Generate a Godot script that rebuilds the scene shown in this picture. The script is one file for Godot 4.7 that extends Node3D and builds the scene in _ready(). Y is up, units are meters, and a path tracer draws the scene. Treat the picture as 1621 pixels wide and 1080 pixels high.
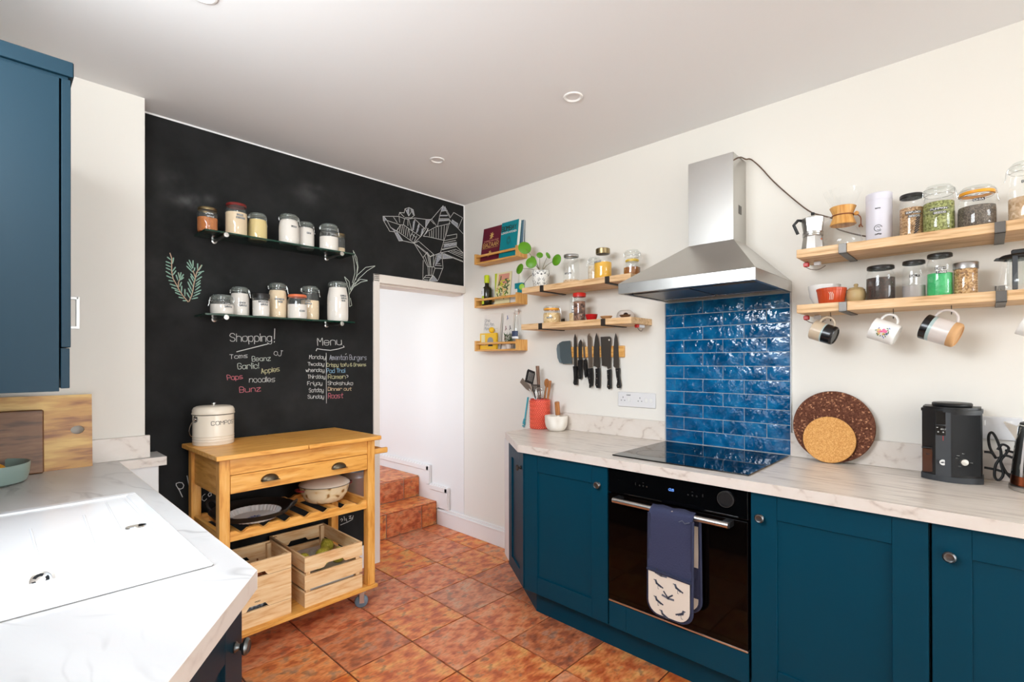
extends Node3D

const EYE := Vector3(-2.5653, 1.3528, 2.9661)
const WALL := -PI / 2.0   # turn of things that face away from the hood wall (local x runs along world +z, local z points into the room)
var M := {}
var rng := RandomNumberGenerator.new()
var used := {}


func _ready() -> void:
	rng.seed = 20240
	# camera: level, photographed with a small rise of the lens
	var cam := Camera3D.new()
	cam.name = "camera"
	var f := 787.5138
	cam.projection = Camera3D.PROJECTION_FRUSTUM
	cam.near = 0.05
	cam.far = 60.0
	cam.size = 0.05 * 1080.0 / f
	cam.frustum_offset = Vector2(0.0, 0.05 * (569.18 - 540.0) / f)
	cam.position = EYE
	cam.rotation = Vector3(0.0026, -0.8075, -0.0021)
	add_child(cam)
	cam.current = true
	# daylight
	var env := Environment.new()
	var sky := Sky.new()
	var sm := ProceduralSkyMaterial.new()
	sm.sky_top_color = Color(0.72, 0.82, 0.95)
	sm.sky_horizon_color = Color(0.92, 0.94, 0.96)
	sm.ground_bottom_color = Color(0.42, 0.42, 0.38)
	sm.ground_horizon_color = Color(0.75, 0.75, 0.72)
	sky.sky_material = sm
	env.background_mode = Environment.BG_SKY
	env.sky = sky
	env.background_energy_multiplier = 4.0
	env.tonemap_mode = Environment.TONE_MAPPER_LINEAR
	env.tonemap_exposure = 0.96
	env.sdfgi_enabled = true
	env.ssao_enabled = true
	env.ssil_enabled = true
	var we := WorldEnvironment.new()
	we.name = "environment"
	we.environment = env
	add_child(we)
	# daylight that comes in at the window over the sink, the glazed doors behind the camera and the passage window
	var day := Color(0.965, 0.99, 1.01)
	daylight("window_light", Vector3(-2.84, 2.125, 1.815), Vector3(1, 0.0, -0.25), Vector2(1.24, 0.58), 4.2, day)
	daylight("roof_window_light", Vector3(-1.5, 2.70, 6.6), Vector3(0, -1, -0.25), Vector2(1.4, 1.9), 8.5, day)
	daylight("garden_door_light", Vector3(-1.45, 1.12, 8.58), Vector3(0, 0.06, -1), Vector2(1.9, 1.95), 12.0, day)
	daylight("passage_window_light", Vector3(-2.18, 1.6, -1.1), Vector3(1, -0.1, 0.1), Vector2(1.2, 1.2), 1.9, day)
	materials()
	room()
	chalk()
	lights_in_ceiling()
	right_run()
	splashback()
	hood()
	oven_glove()
	left_run()
	trolley()
	on_trolley()
	shelves()
	glass_shelf("upper green-edged glass shelf on the blackboard", 1.998)
	glass_shelf("lower green-edged glass shelf on the blackboard", 1.583)
	jars_on_glass()
	on_left_shelves()
	on_right_shelves()
	racks()
	knives()
	sockets()
	worktop_things()


func daylight(called: String, at: Vector3, towards: Vector3, size: Vector2, energy: float, tint: Color) -> void:
	var l := AreaLight3D.new()
	l.name = called
	l.area_size = size
	l.light_energy = energy
	l.light_color = tint
	l.shadow_enabled = true
	l.light_size = 0.5
	l.set("area_range", 12.0)
	add_child(l)
	l.position = at
	l.look_at_from_position(at, at + towards, Vector3.UP)


class Mb:
	var v := PackedVector3Array()
	var n := PackedVector3Array()
	var t := PackedVector2Array()
	var xf := Transform3D.IDENTITY

	func at(x := 0.0, y := 0.0, z := 0.0, b := Basis.IDENTITY) -> Mb:
		xf = Transform3D(b, Vector3(x, y, z))
		return self

	func xf_turn(b: Basis) -> Mb:
		xf.basis = xf.basis * b
		return self

	func at_more(up: float) -> Mb:
		xf.origin += xf.basis.y * up
		return self

	func tri(a: Vector3, b: Vector3, c: Vector3, na: Vector3, nb: Vector3, nc: Vector3, ta := Vector2.ZERO, tb := Vector2.ZERO, tc := Vector2.ZERO) -> void:
		a = xf * a
		b = xf * b
		c = xf * c
		na = (xf.basis * na).normalized()
		nb = (xf.basis * nb).normalized()
		nc = (xf.basis * nc).normalized()
		var g := (c - a).cross(b - a)
		if g.length_squared() < 1e-18:
			return
		v.append(a)
		n.append(na)
		t.append(ta)
		if g.dot(na + nb + nc) < 0.0:
			v.append(c)
			n.append(nc)
			t.append(tc)
			v.append(b)
			n.append(nb)
			t.append(tb)
		else:
			v.append(b)
			n.append(nb)
			t.append(tb)
			v.append(c)
			n.append(nc)
			t.append(tc)

	func quad(a: Vector3, b: Vector3, c: Vector3, d: Vector3, na: Vector3, nb: Vector3, nc: Vector3, nd: Vector3, ta := Vector2(0, 0), tb := Vector2(1, 0), tc := Vector2(1, 1), td := Vector2(0, 1)) -> void:
		tri(a, b, c, na, nb, nc, ta, tb, tc)
		tri(a, c, d, na, nc, nd, ta, tc, td)

	func flat(a: Vector3, b: Vector3, c: Vector3, d: Vector3, m: Vector3) -> void:
		quad(a, b, c, d, m, m, m, m)

	func box(c: Vector3, s: Vector3, bev := 0.0) -> Mb:
		var h := s * 0.5
		bev = minf(bev, minf(h.x, minf(h.y, h.z)) * 0.95)
		var e := [Vector3(1, 0, 0), Vector3(0, 1, 0), Vector3(0, 0, 1)]
		var hh := [h.x, h.y, h.z]
		var hi := [h.x - bev, h.y - bev, h.z - bev]
		for a in 3:
			var p := (a + 1) % 3
			var q := (a + 2) % 3
			for s1 in [-1.0, 1.0]:
				var m: Vector3 = e[a] * s1
				var o: Vector3 = c + m * hh[a]
				var u: Vector3 = e[p] * hi[p]
				var w: Vector3 = e[q] * hi[q]
				flat(o - u - w, o + u - w, o + u + w, o - u + w, m)
		if bev > 0.0:
			for a in 3:
				var p := (a + 1) % 3
				var q := (a + 2) % 3
				for s1 in [-1.0, 1.0]:
					for s2 in [-1.0, 1.0]:
						var np: Vector3 = e[p] * s1
						var nq: Vector3 = e[q] * s2
						var l: Vector3 = e[a] * hi[a]
						var A: Vector3 = c + np * hh[p] + nq * hi[q]
						var B: Vector3 = c + np * hi[p] + nq * hh[q]
						quad(A - l, A + l, B + l, B - l, np, np, nq, nq)
			for s0 in [-1.0, 1.0]:
				for s1 in [-1.0, 1.0]:
					for s2 in [-1.0, 1.0]:
						var nx := Vector3(s0, 0, 0)
						var ny := Vector3(0, s1, 0)
						var nz := Vector3(0, 0, s2)
						var i := Vector3(s0 * hi[0], s1 * hi[1], s2 * hi[2]) + c
						tri(i + nx * bev, i + ny * bev, i + nz * bev, nx, ny, nz)
		return self

	func span(x0: float, x1: float, y0: float, y1: float, z0: float, z1: float, bev := 0.0) -> Mb:
		return box(Vector3(x0 + x1, y0 + y1, z0 + z1) * 0.5, Vector3(absf(x1 - x0), absf(y1 - y0), absf(z1 - z0)), bev)

	# outline (radius, height) turned round y; outer side listed upwards
	func lathe(prof: Array, seg := 24, crease := 0.7, flute := 0.0, count := 0, flatside := false, a0 := 0.0, a1 := TAU) -> Mb:
		var k := prof.size()
		var sn := []
		for i in k - 1:
			var d: Vector2 = prof[i + 1] - prof[i]
			sn.append(Vector2(d.y, -d.x).normalized())
		for i in k - 1:
			var p: Vector2 = prof[i]
			var q: Vector2 = prof[i + 1]
			if p.distance_to(q) < 1e-7:
				continue
			var np: Vector2 = sn[i]
			var nq: Vector2 = sn[i]
			if i > 0 and absf((sn[i] as Vector2).angle_to(sn[i - 1])) < crease:
				np = ((sn[i] as Vector2) + sn[i - 1]).normalized()
			if i < k - 2 and absf((sn[i] as Vector2).angle_to(sn[i + 1])) < crease:
				nq = ((sn[i] as Vector2) + sn[i + 1]).normalized()
			for j in seg:
				var b0 := lerpf(a0, a1, float(j) / seg)
				var b1 := lerpf(a0, a1, float(j + 1) / seg)
				var f0 := 1.0 + flute * cos(b0 * count)
				var f1 := 1.0 + flute * cos(b1 * count)
				var c0 := Vector3(sin(b0), 0, cos(b0))
				var c1 := Vector3(sin(b1), 0, cos(b1))
				var m0 := c0
				var m1 := c1
				if flatside:
					m0 = (c0 + c1).normalized()
					m1 = m0
				if flute != 0.0:
					m0 = (c0 + Vector3(cos(b0), 0, -sin(b0)) * flute * count * sin(b0 * count)).normalized()
					m1 = (c1 + Vector3(cos(b1), 0, -sin(b1)) * flute * count * sin(b1 * count)).normalized()
				var up := Vector3.UP
				quad(c0 * p.x * f0 + up * p.y, c1 * p.x * f1 + up * p.y, c1 * q.x * f1 + up * q.y, c0 * q.x * f0 + up * q.y, m0 * np.x + up * np.y, m1 * np.x + up * np.y, m1 * nq.x + up * nq.y, m0 * nq.x + up * nq.y, Vector2(float(j) / seg, p.y), Vector2(float(j + 1) / seg, p.y), Vector2(float(j + 1) / seg, q.y), Vector2(float(j) / seg, q.y))
		return self

	func ball(c: Vector3, r: Vector3, seg := 16, rings := 8) -> Mb:
		for i in rings:
			for j in seg:
				var q := []
				for o in [[i, j], [i, j + 1], [i + 1, j + 1], [i + 1, j]]:
					var la: float = PI * o[0] / rings - PI / 2
					var lo: float = TAU * o[1] / seg
					q.append(Vector3(cos(la) * sin(lo), sin(la), cos(la) * cos(lo)))
				var m := []
				for w in q:
					m.append(((w as Vector3) / r).normalized())
				quad(c + q[0] * r, c + q[1] * r, c + q[2] * r, c + q[3] * r, m[0], m[1], m[2], m[3])
		return self

	func tube(path: Array, r: float, seg := 8, r2 := -1.0, closed := false) -> Mb:
		var k := path.size()
		if r2 < 0.0:
			r2 = r
		var rings := []
		var dirs := []
		var side := Vector3.ZERO
		for i in k:
			var d: Vector3
			if closed:
				d = (path[(i + 1) % k] - path[(i + k - 1) % k]).normalized()
			else:
				d = (path[mini(i + 1, k - 1)] - path[maxi(i - 1, 0)]).normalized()
			if side == Vector3.ZERO:
				side = d.cross(Vector3.UP if absf(d.y) < 0.9 else Vector3.RIGHT).normalized()
			else:
				side = (side - d * side.dot(d)).normalized()
			var up := d.cross(side)
			var rr := lerpf(r, r2, float(i) / maxi(k - 1, 1))
			var ring := []
			for j in seg:
				var a := TAU * j / seg
				ring.append([path[i] + (side * cos(a) + up * sin(a)) * rr, side * cos(a) + up * sin(a)])
			rings.append(ring)
			dirs.append(d)
		for i in (k if closed else k - 1):
			var A: Array = rings[i]
			var B: Array = rings[(i + 1) % k]
			for j in seg:
				var l := (j + 1) % seg
				quad(A[j][0], A[l][0], B[l][0], B[j][0], A[j][1], A[l][1], B[l][1], B[j][1])
		if not closed:
			for e in [0, k - 1]:
				var m: Vector3 = dirs[e] * (-1.0 if e == 0 else 1.0)
				for j in seg:
					tri(path[e], rings[e][j][0], rings[e][(j + 1) % seg][0], m, m, m)
		return self

	# polygon in the local xy plane, pushed from z0 to z1
	func prism(poly: PackedVector2Array, z0: float, z1: float, smooth := false) -> Mb:
		var idx := Geometry2D.triangulate_polygon(poly)
		for i in range(0, idx.size(), 3):
			for z in [z0, z1]:
				var m := Vector3(0, 0, 1 if z == maxf(z0, z1) else -1)
				var a := poly[idx[i]]
				var b := poly[idx[i + 1]]
				var c := poly[idx[i + 2]]
				tri(Vector3(a.x, a.y, z), Vector3(b.x, b.y, z), Vector3(c.x, c.y, z), m, m, m, a, b, c)
		var k := poly.size()
		var cw := -1.0 if Geometry2D.is_polygon_clockwise(poly) else 1.0
		var ns := []
		for i in k:
			var d := poly[(i + 1) % k] - poly[i]
			ns.append(Vector3(d.y, -d.x, 0).normalized() * cw)
		for i in k:
			var a := poly[i]
			var b := poly[(i + 1) % k]
			var m: Vector3 = ns[i]
			var ma := m
			var mb := m
			if smooth:
				if m.dot(ns[(i + k - 1) % k]) > 0.7:
					ma = (m + ns[(i + k - 1) % k]).normalized()
				if m.dot(ns[(i + 1) % k]) > 0.7:
					mb = (m + ns[(i + 1) % k]).normalized()
			quad(Vector3(a.x, a.y, z0), Vector3(b.x, b.y, z0), Vector3(b.x, b.y, z1), Vector3(a.x, a.y, z1), ma, mb, mb, ma)
		return self

	# flat strokes in the local xy plane at height z
	func stroke(pts: Array, w: float, z := 0.0, round_r := 0.0) -> Mb:
		for i in pts.size() - 1:
			var a: Vector2 = pts[i]
			var b: Vector2 = pts[i + 1]
			var d := (b - a).normalized()
			var o := Vector2(-d.y, d.x) * w * 0.5
			a -= d * w * 0.4
			b += d * w * 0.4
			var c := [a - o, b - o, b + o, a + o]
			var p := []
			var m := []
			for q in c:
				if round_r > 0.0:
					var g: float = q.x / round_r
					p.append(Vector3(sin(g) * (round_r + z), q.y, cos(g) * (round_r + z)))
					m.append(Vector3(sin(g), 0, cos(g)))
				else:
					p.append(Vector3(q.x, q.y, z))
					m.append(Vector3(0, 0, 1))
			quad(p[0], p[1], p[2], p[3], m[0], m[1], m[2], m[3])
		return self

	func mesh(mat: Material) -> ArrayMesh:
		var arr := []
		arr.resize(Mesh.ARRAY_MAX)
		arr[Mesh.ARRAY_VERTEX] = v
		arr[Mesh.ARRAY_NORMAL] = n
		arr[Mesh.ARRAY_TEX_UV] = t
		var m := ArrayMesh.new()
		m.add_surface_from_arrays(Mesh.PRIMITIVE_TRIANGLES, arr)
		m.surface_set_material(0, mat)
		return m


func V(x: float, y: float, z := 0.0) -> Vector3:
	return Vector3(x, y, z)


func P2(a: Array, s := 0.001, ox := 0.0, oy := 0.0) -> PackedVector2Array:
	var r := PackedVector2Array()
	for i in range(0, a.size(), 2):
		r.append(Vector2(a[i] * s - ox, a[i + 1] * s - oy))
	return r


func numbered(called: String) -> String:
	used[called] = used.get(called, -1) + 1
	return called if used[called] == 0 else "%s_%03d" % [called, used[called]]


func put(called: String, b: Mb, mat: Material, parent: Node3D = null, label := "") -> MeshInstance3D:
	var o := MeshInstance3D.new()
	o.mesh = b.mesh(mat)
	if parent:
		o.name = called
		parent.add_child(o, true)
	else:
		o.name = numbered(called)
		add_child(o, true)
	if label:
		o.set_meta("label", label)
	return o


func tag(o: Node3D, label: String, category: String, group := "") -> Node3D:
	o.set_meta("label", label)
	o.set_meta("category", category)
	if group:
		o.set_meta("group", group)
	return o


func thing(called: String, label: String, category: String, at := Vector3.ZERO, turn := 0.0, group := "") -> Node3D:
	var o := Node3D.new()
	o.name = numbered(called)
	add_child(o, true)
	o.position = at
	o.rotation.y = turn
	return tag(o, label, category, group)


func struct(called: String, b: Mb, mat: Material, label := "", category := "") -> MeshInstance3D:
	var o := put(called, b, mat)
	o.set_meta("kind", "structure")
	if label:
		o.set_meta("label", label)
	if category:
		o.set_meta("category", category)
	return o


func face(p: Vector3, extra := 0.0) -> float:
	return atan2(EYE.x - p.x, EYE.z - p.z) + extra


func curve(pts: Array, per := 6) -> Array:
	var r := []
	for i in pts.size() - 1:
		var p0: Vector3 = pts[maxi(i - 1, 0)]
		var p3: Vector3 = pts[mini(i + 2, pts.size() - 1)]
		for k in per:
			r.append((pts[i] as Vector3).cubic_interpolate(pts[i + 1], p0, p3, float(k) / per))
	r.append(pts[-1])
	return r


# ------------------------------------------------------------------ materials
func mt(key: String, c: Color, rough := 0.5, metal := 0.0) -> StandardMaterial3D:
	var m := StandardMaterial3D.new()
	m.resource_name = key
	m.albedo_color = c
	m.roughness = rough
	m.metallic = metal
	M[key] = m
	return m


func C8(r: int, g: int, b: int) -> Color:
	return Color8(r, g, b)


func noise(seed_: int, freq: float, octaves := 4, kind := FastNoiseLite.TYPE_SIMPLEX_SMOOTH) -> FastNoiseLite:
	var f := FastNoiseLite.new()
	f.seed = seed_
	f.frequency = freq
	f.noise_type = kind
	f.fractal_octaves = octaves
	return f


func ntex(f: FastNoiseLite, stops: Array, size := 256) -> NoiseTexture2D:
	var x := NoiseTexture2D.new()
	x.width = size
	x.height = size
	x.seamless = true
	x.seamless_blend_skirt = 0.2
	x.noise = f
	var g := Gradient.new()
	var off := PackedFloat32Array()
	var col := PackedColorArray()
	for s in stops:
		off.append(s[0])
		col.append(s[1])
	g.offsets = off
	g.colors = col
	x.color_ramp = g
	return x


func grain(key: String, a: Color, b: Color, c: Color, axis: int, rough := 0.5, across := 5.0, along := 0.6, sd := 1) -> StandardMaterial3D:
	var m := mt(key, Color.WHITE, rough)
	var f := noise(sd, 0.018, 5)
	f.fractal_gain = 0.6
	m.albedo_texture = ntex(f, [[0.2, a], [0.45, b], [0.55, b], [0.8, c]], 512)
	m.uv1_triplanar = true
	m.uv1_triplanar_sharpness = 8.0
	var s := Vector3(across, across, across)
	s[axis] = along
	m.uv1_scale = s
	return m


func speckle(key: String, stops: Array, freq := 0.07, scale := 12.0, rough := 0.7, cells := true, sd := 3) -> StandardMaterial3D:
	var m := mt(key, Color.WHITE, rough)
	var f := noise(sd, freq, 2, FastNoiseLite.TYPE_CELLULAR if cells else FastNoiseLite.TYPE_SIMPLEX_SMOOTH)
	if cells:
		f.cellular_return_type = FastNoiseLite.RETURN_CELL_VALUE
		f.fractal_type = FastNoiseLite.FRACTAL_NONE
	m.albedo_texture = ntex(f, stops, 256)
	m.uv1_triplanar = true
	m.uv1_scale = Vector3.ONE * scale
	m.metallic_specular = 0.25
	return m


func relief(m: StandardMaterial3D, f: FastNoiseLite, depth_cm: float, size := 256) -> void:
	m.heightmap_enabled = true
	m.heightmap_texture = ntex(f, [[0.0, Color.BLACK], [1.0, Color.WHITE]], size)
	m.heightmap_scale = depth_cm


func floor_image(sd: int, tones: Array) -> ImageTexture:
	var im := Image.create_empty(256, 256, false, Image.FORMAT_RGB8)
	var big := noise(sd, 0.009, 3)
	var mid := noise(sd + 1, 0.03, 4)
	var fine := noise(sd + 2, 0.09, 2)
	var dark := noise(sd + 3, 0.014, 4)
	for y in 256:
		for x in 256:
			var g := clampf(big.get_noise_2d(x, y * 1.6) * 0.9 + mid.get_noise_2d(x * 0.6, y) * 0.34 + 0.5, 0.0, 0.999) * (tones.size() - 1)
			var i := int(g)
			var c: Color = (tones[i] as Color).lerp(tones[i + 1], g - i)
			var d := clampf((dark.get_noise_2d(x * 0.8, y) - 0.3) * 2.2, 0.0, 0.4)
			c = c.lerp(Color8(112, 96, 84), d)
			var k := fine.get_noise_2d(x * 0.35, y)
			c = c.lightened(clampf(k * 0.12, 0.0, 1.0)) if k > 0.0 else c.darkened(clampf(-k * 0.16, 0.0, 1.0))
			im.set_pixel(x, y, c)
	return ImageTexture.create_from_image(im)


func marble_image() -> ImageTexture:
	var im := Image.create_empty(1024, 1024, false, Image.FORMAT_RGB8)
	var warp := noise(5, 0.004, 3)
	var vein := noise(11, 0.0042, 4)
	var thin := noise(17, 0.011, 3)
	var cloud := noise(23, 0.005, 3)
	for y in 1024:
		for x in 1024:
			# veins run with the length of the worktop, slightly aslant
			var u := x * 0.88 - y * 0.34
			var w := x * 0.30 + y * 0.36
			var q := warp.get_noise_2d(x, y) * 60.0
			var a := absf(vein.get_noise_2d(u * 1.25 + q, w * 0.55))
			var b := absf(thin.get_noise_2d(u * 1.2 + q, w * 0.38 + 90.0))
			var g := clampf(1.0 - a * 14.0, 0.0, 1.0) * clampf(cloud.get_noise_2d(x, y) * 1.6 + 0.42, 0.0, 1.0) * 0.5
			g += clampf(1.0 - b * 11.0, 0.0, 1.0) * clampf(cloud.get_noise_2d(x + 500.0, y) * 1.8 + 0.2, 0.0, 1.0) * 0.25
			g += clampf(cloud.get_noise_2d(u, w * 0.5) * 0.25, 0.0, 0.12)
			im.set_pixel(x, y, Color8(241, 238, 234).lerp(Color8(166, 160, 156), clampf(g, 0.0, 0.8)))
	return ImageTexture.create_from_image(im)


func slate_image() -> ImageTexture:
	# black wall paint with rubbed-out chalk clouds where the photograph shows them; x is -2.3 .. 0, y is 0 .. 2.574
	var im := Image.create_empty(768, 860, false, Image.FORMAT_RGB8)
	var f := noise(41, 0.010, 5)
	var g := noise(43, 0.05, 3)
	var blobs := [[-1.86, 2.18, 0.075, 0.03, 0.26], [-1.80, 2.14, 0.06, 0.05, 0.24], [-1.78, 2.21, 0.03, 0.02, 0.2], [-1.92, 2.27, 0.10, 0.05, 0.06], [-1.25, 2.36, 0.07, 0.05, 0.08], [-1.21, 2.42, 0.05, 0.02, 0.08], [-0.32, 2.46, 0.03, 0.03, 0.07], [-0.13, 2.0, 0.06, 0.03, 0.05], [-2.0, 1.75, 0.25, 0.3, 0.03], [-1.5, 1.0, 0.4, 0.2, 0.02]]
	for y in 860:
		for x in 768:
			var px := -2.3 + 2.3 * x / 768.0
			var py := 2.574 * (1.0 - y / 860.0)
			var n := f.get_noise_2d(x, y)
			var k := 0.155 + n * 0.03 + g.get_noise_2d(x, y) * 0.008
			for b in blobs:
				var dx: float = (px - b[0]) / b[2]
				var dy: float = (py - b[1]) / b[3]
				var d := dx * dx + dy * dy
				if d < 6.0:
					k += b[4] * exp(-d) * clampf(0.75 + n * 1.2, 0.2, 1.2)
			im.set_pixel(x, y, Color(k, k * 0.995, k * 0.985))
	return ImageTexture.create_from_image(im)


func materials() -> void:
	mt("wall_paint", C8(237, 232, 223), 0.85)
	mt("white_wall", C8(240, 238, 236), 0.8)
	mt("ceiling_paint", C8(234, 233, 232), 0.95)
	mt("trim_paint", C8(242, 240, 238), 0.45)
	mt("trim_warm", C8(230, 221, 211), 0.45)
	mt("slate", Color.WHITE, 0.9)
	M.slate.albedo_texture = slate_image()
	M.slate.metallic_specular = 0.25
	mt("slate_plain", C8(42, 42, 41), 0.9)
	mt("chalk_white", C8(214, 212, 206), 0.95)
	var chalks := [C8(208, 207, 202), C8(200, 208, 196), C8(208, 204, 160), C8(214, 122, 132), C8(176, 178, 186), C8(140, 186, 214), C8(222, 196, 158), C8(150, 186, 168), C8(196, 166, 140)]
	for i in chalks.size():
		mt("chalk%d" % i, chalks[i], 0.95)
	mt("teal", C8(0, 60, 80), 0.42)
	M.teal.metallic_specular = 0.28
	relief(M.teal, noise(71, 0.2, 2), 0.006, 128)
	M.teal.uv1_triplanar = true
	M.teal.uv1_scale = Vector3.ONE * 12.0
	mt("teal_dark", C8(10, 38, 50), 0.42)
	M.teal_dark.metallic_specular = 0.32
	mt("black_gap", C8(12, 14, 16), 0.8)
	mt("grout_floor", C8(92, 66, 52), 0.9)
	mt("grout_step", C8(206, 190, 176), 0.9)
	mt("grout_wall", C8(196, 200, 204), 0.8)
	# floor tiles: six looks, each turned four ways
	var o := C8(206, 116, 62)
	var looks := [[C8(194, 92, 48), C8(222, 122, 66), C8(234, 144, 82), C8(238, 164, 94)], [C8(190, 94, 58), C8(220, 124, 78), C8(232, 142, 92), C8(228, 154, 112)], [C8(206, 94, 38), C8(230, 122, 52), C8(240, 148, 66), C8(232, 162, 86)], [C8(176, 106, 78), C8(206, 126, 90), C8(220, 142, 104), C8(210, 156, 122)], [C8(198, 104, 58), C8(226, 132, 74), C8(238, 152, 90), C8(212, 146, 104)], [C8(160, 88, 60), C8(196, 108, 68), C8(216, 128, 82), C8(198, 134, 104)]]
	var fr := noise(61, 0.03, 4)
	for i in looks.size():
		var m := mt("floor_tile%d" % i, Color.WHITE, 0.38)
		m.albedo_texture = floor_image(100 + i * 10, looks[i])
		m.uv1_triplanar = true
		m.uv1_triplanar_sharpness = 6.0
		m.uv1_scale = Vector3.ONE * 2.9
		m.uv1_offset = Vector3.ONE * 0.5
		relief(m, fr, 0.06)
	# worktops
	var mi := marble_image()
	var mw := mt("marble_left", C8(234, 233, 233), 0.32)
	mw.albedo_texture = mi
	mw.uv1_triplanar = true
	mw.uv1_world_triplanar = true
	mw.uv1_triplanar_sharpness = 8.0
	mw.uv1_scale = Vector3.ONE * 0.62
	mw.uv1_offset = Vector3(0.35, 0.2, 0.42)
	var mr := mt("marble_right", C8(244, 236, 228), 0.3)
	var fs := noise(29, 0.012, 4)
	fs.fractal_gain = 0.55
	mr.albedo_texture = ntex(fs, [[0.16, C8(204, 196, 190)], [0.34, C8(230, 225, 219)], [0.5, C8(240, 236, 230)], [0.72, C8(244, 240, 236)], [0.84, C8(222, 215, 208)]], 512)
	mr.uv1_triplanar = true
	mr.uv1_world_triplanar = true
	mr.uv1_triplanar_sharpness = 8.0
	mr.uv1_scale = Vector3(4.2, 4.2, 0.55)
	var me := mt("marble_edge", C8(240, 234, 228), 0.3)
	var fv := noise(37, 0.008, 4)
	fv.fractal_type = FastNoiseLite.FRACTAL_RIDGED
	me.albedo_texture = ntex(fv, [[0.0, C8(246, 242, 238)], [0.72, C8(240, 234, 228)], [0.9, C8(222, 212, 204)], [1.0, C8(200, 190, 184)]], 512)
	me.uv1_triplanar = true
	me.uv1_world_triplanar = true
	me.uv1_scale = Vector3(1.4, 1.8, 1.4)
	# woods
	for ax in 3:
		grain("oak%d" % ax, C8(196, 150, 100), C8(226, 186, 138), C8(238, 202, 158), ax, 0.55, 4.0, 0.35, 7)
		grain("honey%d" % ax, C8(214, 142, 58), C8(236, 170, 82), C8(244, 186, 104), ax, 0.38, 3.5, 0.4, 8)
		grain("pine%d" % ax, C8(224, 170, 114), C8(240, 200, 148), C8(248, 216, 170), ax, 0.6, 3.5, 0.4, 9)
		grain("bamboo%d" % ax, C8(200, 134, 62), C8(222, 164, 88), C8(234, 186, 114), ax, 0.45, 5.0, 0.4, 10)
	grain("acacia", C8(150, 88, 34), C8(206, 150, 72), C8(232, 188, 104), 0, 0.4, 1.6, 0.25, 12)
	grain("walnut", C8(92, 60, 38), C8(134, 92, 60), C8(160, 114, 78), 0, 0.45, 3.0, 0.4, 13)
	grain("spoon_wood", C8(140, 84, 40), C8(178, 112, 58), C8(198, 134, 76), 1, 0.55, 8.0, 0.8, 14)
	grain("dark_wood", C8(84, 56, 38), C8(116, 80, 56), C8(138, 100, 74), 1, 0.5, 8.0, 0.8, 15)
	# metals
	var st := mt("steel", C8(196, 194, 190), 0.36, 1.0)
	var sf := noise(81, 0.05, 3)
	st.roughness_texture = ntex(sf, [[0.0, Color(0.75, 0.75, 0.75)], [1.0, Color(1, 1, 1)]], 256)
	st.uv1_triplanar = true
	st.uv1_scale = Vector3(0.6, 30.0, 0.6)
	mt("steel_side", C8(198, 188, 178), 0.45, 1.0)
	mt("steel_satin", C8(206, 204, 200), 0.28, 1.0)
	mt("chrome", C8(216, 216, 214), 0.08, 1.0)
	mt("iron", C8(104, 100, 96), 0.42, 0.9)
	mt("iron_dark", C8(66, 58, 52), 0.5, 0.7)
	mt("pewter", C8(110, 112, 112), 0.36, 1.0)
	mt("bronze", C8(98, 88, 72), 0.4, 1.0)
	mt("copper", C8(196, 112, 76), 0.22, 1.0)
	mt("blade", C8(122, 118, 114), 0.32, 1.0)
	mt("blade_light", C8(188, 176, 164), 0.3, 1.0)
	mt("cast_iron", C8(48, 42, 38), 0.55, 0.3)
	mt("zinc", C8(170, 178, 188), 0.4, 0.9)
	mt("filter_mesh", C8(120, 118, 116), 0.42, 1.0)
	mt("gold_lid", C8(158, 140, 104), 0.32, 1.0)
	mt("silver_lid", C8(184, 184, 184), 0.3, 1.0)
	# glass, plastics, ceramics
	var gl := mt("glass", Color(0.88, 0.93, 0.91, 0.035), 0.03)
	gl.transparency = BaseMaterial3D.TRANSPARENCY_ALPHA
	var gt := mt("glass_thick", Color(0.80, 0.87, 0.83, 0.14), 0.03)
	gt.transparency = BaseMaterial3D.TRANSPARENCY_ALPHA
	var gs := mt("shelf_glass", Color(0.01, 0.20, 0.15, 0.42), 0.04)
	gs.transparency = BaseMaterial3D.TRANSPARENCY_ALPHA
	var ge := mt("shelf_glass_edge", Color(0.02, 0.24, 0.18, 0.85), 0.06)
	ge.transparency = BaseMaterial3D.TRANSPARENCY_ALPHA
	var gw := mt("window_glass", Color(0.9, 0.95, 0.95, 0.06), 0.02)
	gw.transparency = BaseMaterial3D.TRANSPARENCY_ALPHA
	var gb := mt("amber_glass", Color(0.32, 0.16, 0.07, 0.82), 0.1)
	gb.transparency = BaseMaterial3D.TRANSPARENCY_ALPHA
	mt("black_glass", C8(6, 6, 7), 0.03)
	mt("oven_glass", C8(8, 5, 4), 0.06)
	M.oven_glass.metallic_specular = 0.3
	mt("black_plastic", C8(18, 18, 19), 0.42)
	mt("black_matte", C8(20, 20, 20), 0.6)
	mt("grey_plastic", C8(56, 59, 63), 0.5)
	mt("black_lid", C8(34, 32, 30), 0.35)
	mt("black_rubber", C8(20, 20, 21), 0.55)
	mt("white_ceramic", C8(250, 250, 250), 0.12)
	mt("white_gloss", C8(240, 238, 234), 0.25)
	mt("white_plastic", C8(228, 226, 226), 0.4)
	mt("lilac_tin", C8(226, 224, 234), 0.4)
	mt("cream_enamel", C8(236, 222, 202), 0.25)
	mt("rim_dark", C8(90, 80, 70), 0.4)
	mt("coral", C8(246, 110, 84), 0.4)
	mt("coral_deep", C8(204, 64, 48), 0.5)
	mt("turquoise", C8(64, 186, 204), 0.4)
	mt("orange_clay", C8(196, 74, 34), 0.3)
	mt("orange_plastic", C8(226, 116, 72), 0.45)
	mt("orange_seal", C8(240, 164, 34), 0.4)
	mt("red_plastic", C8(206, 42, 34), 0.35)
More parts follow.
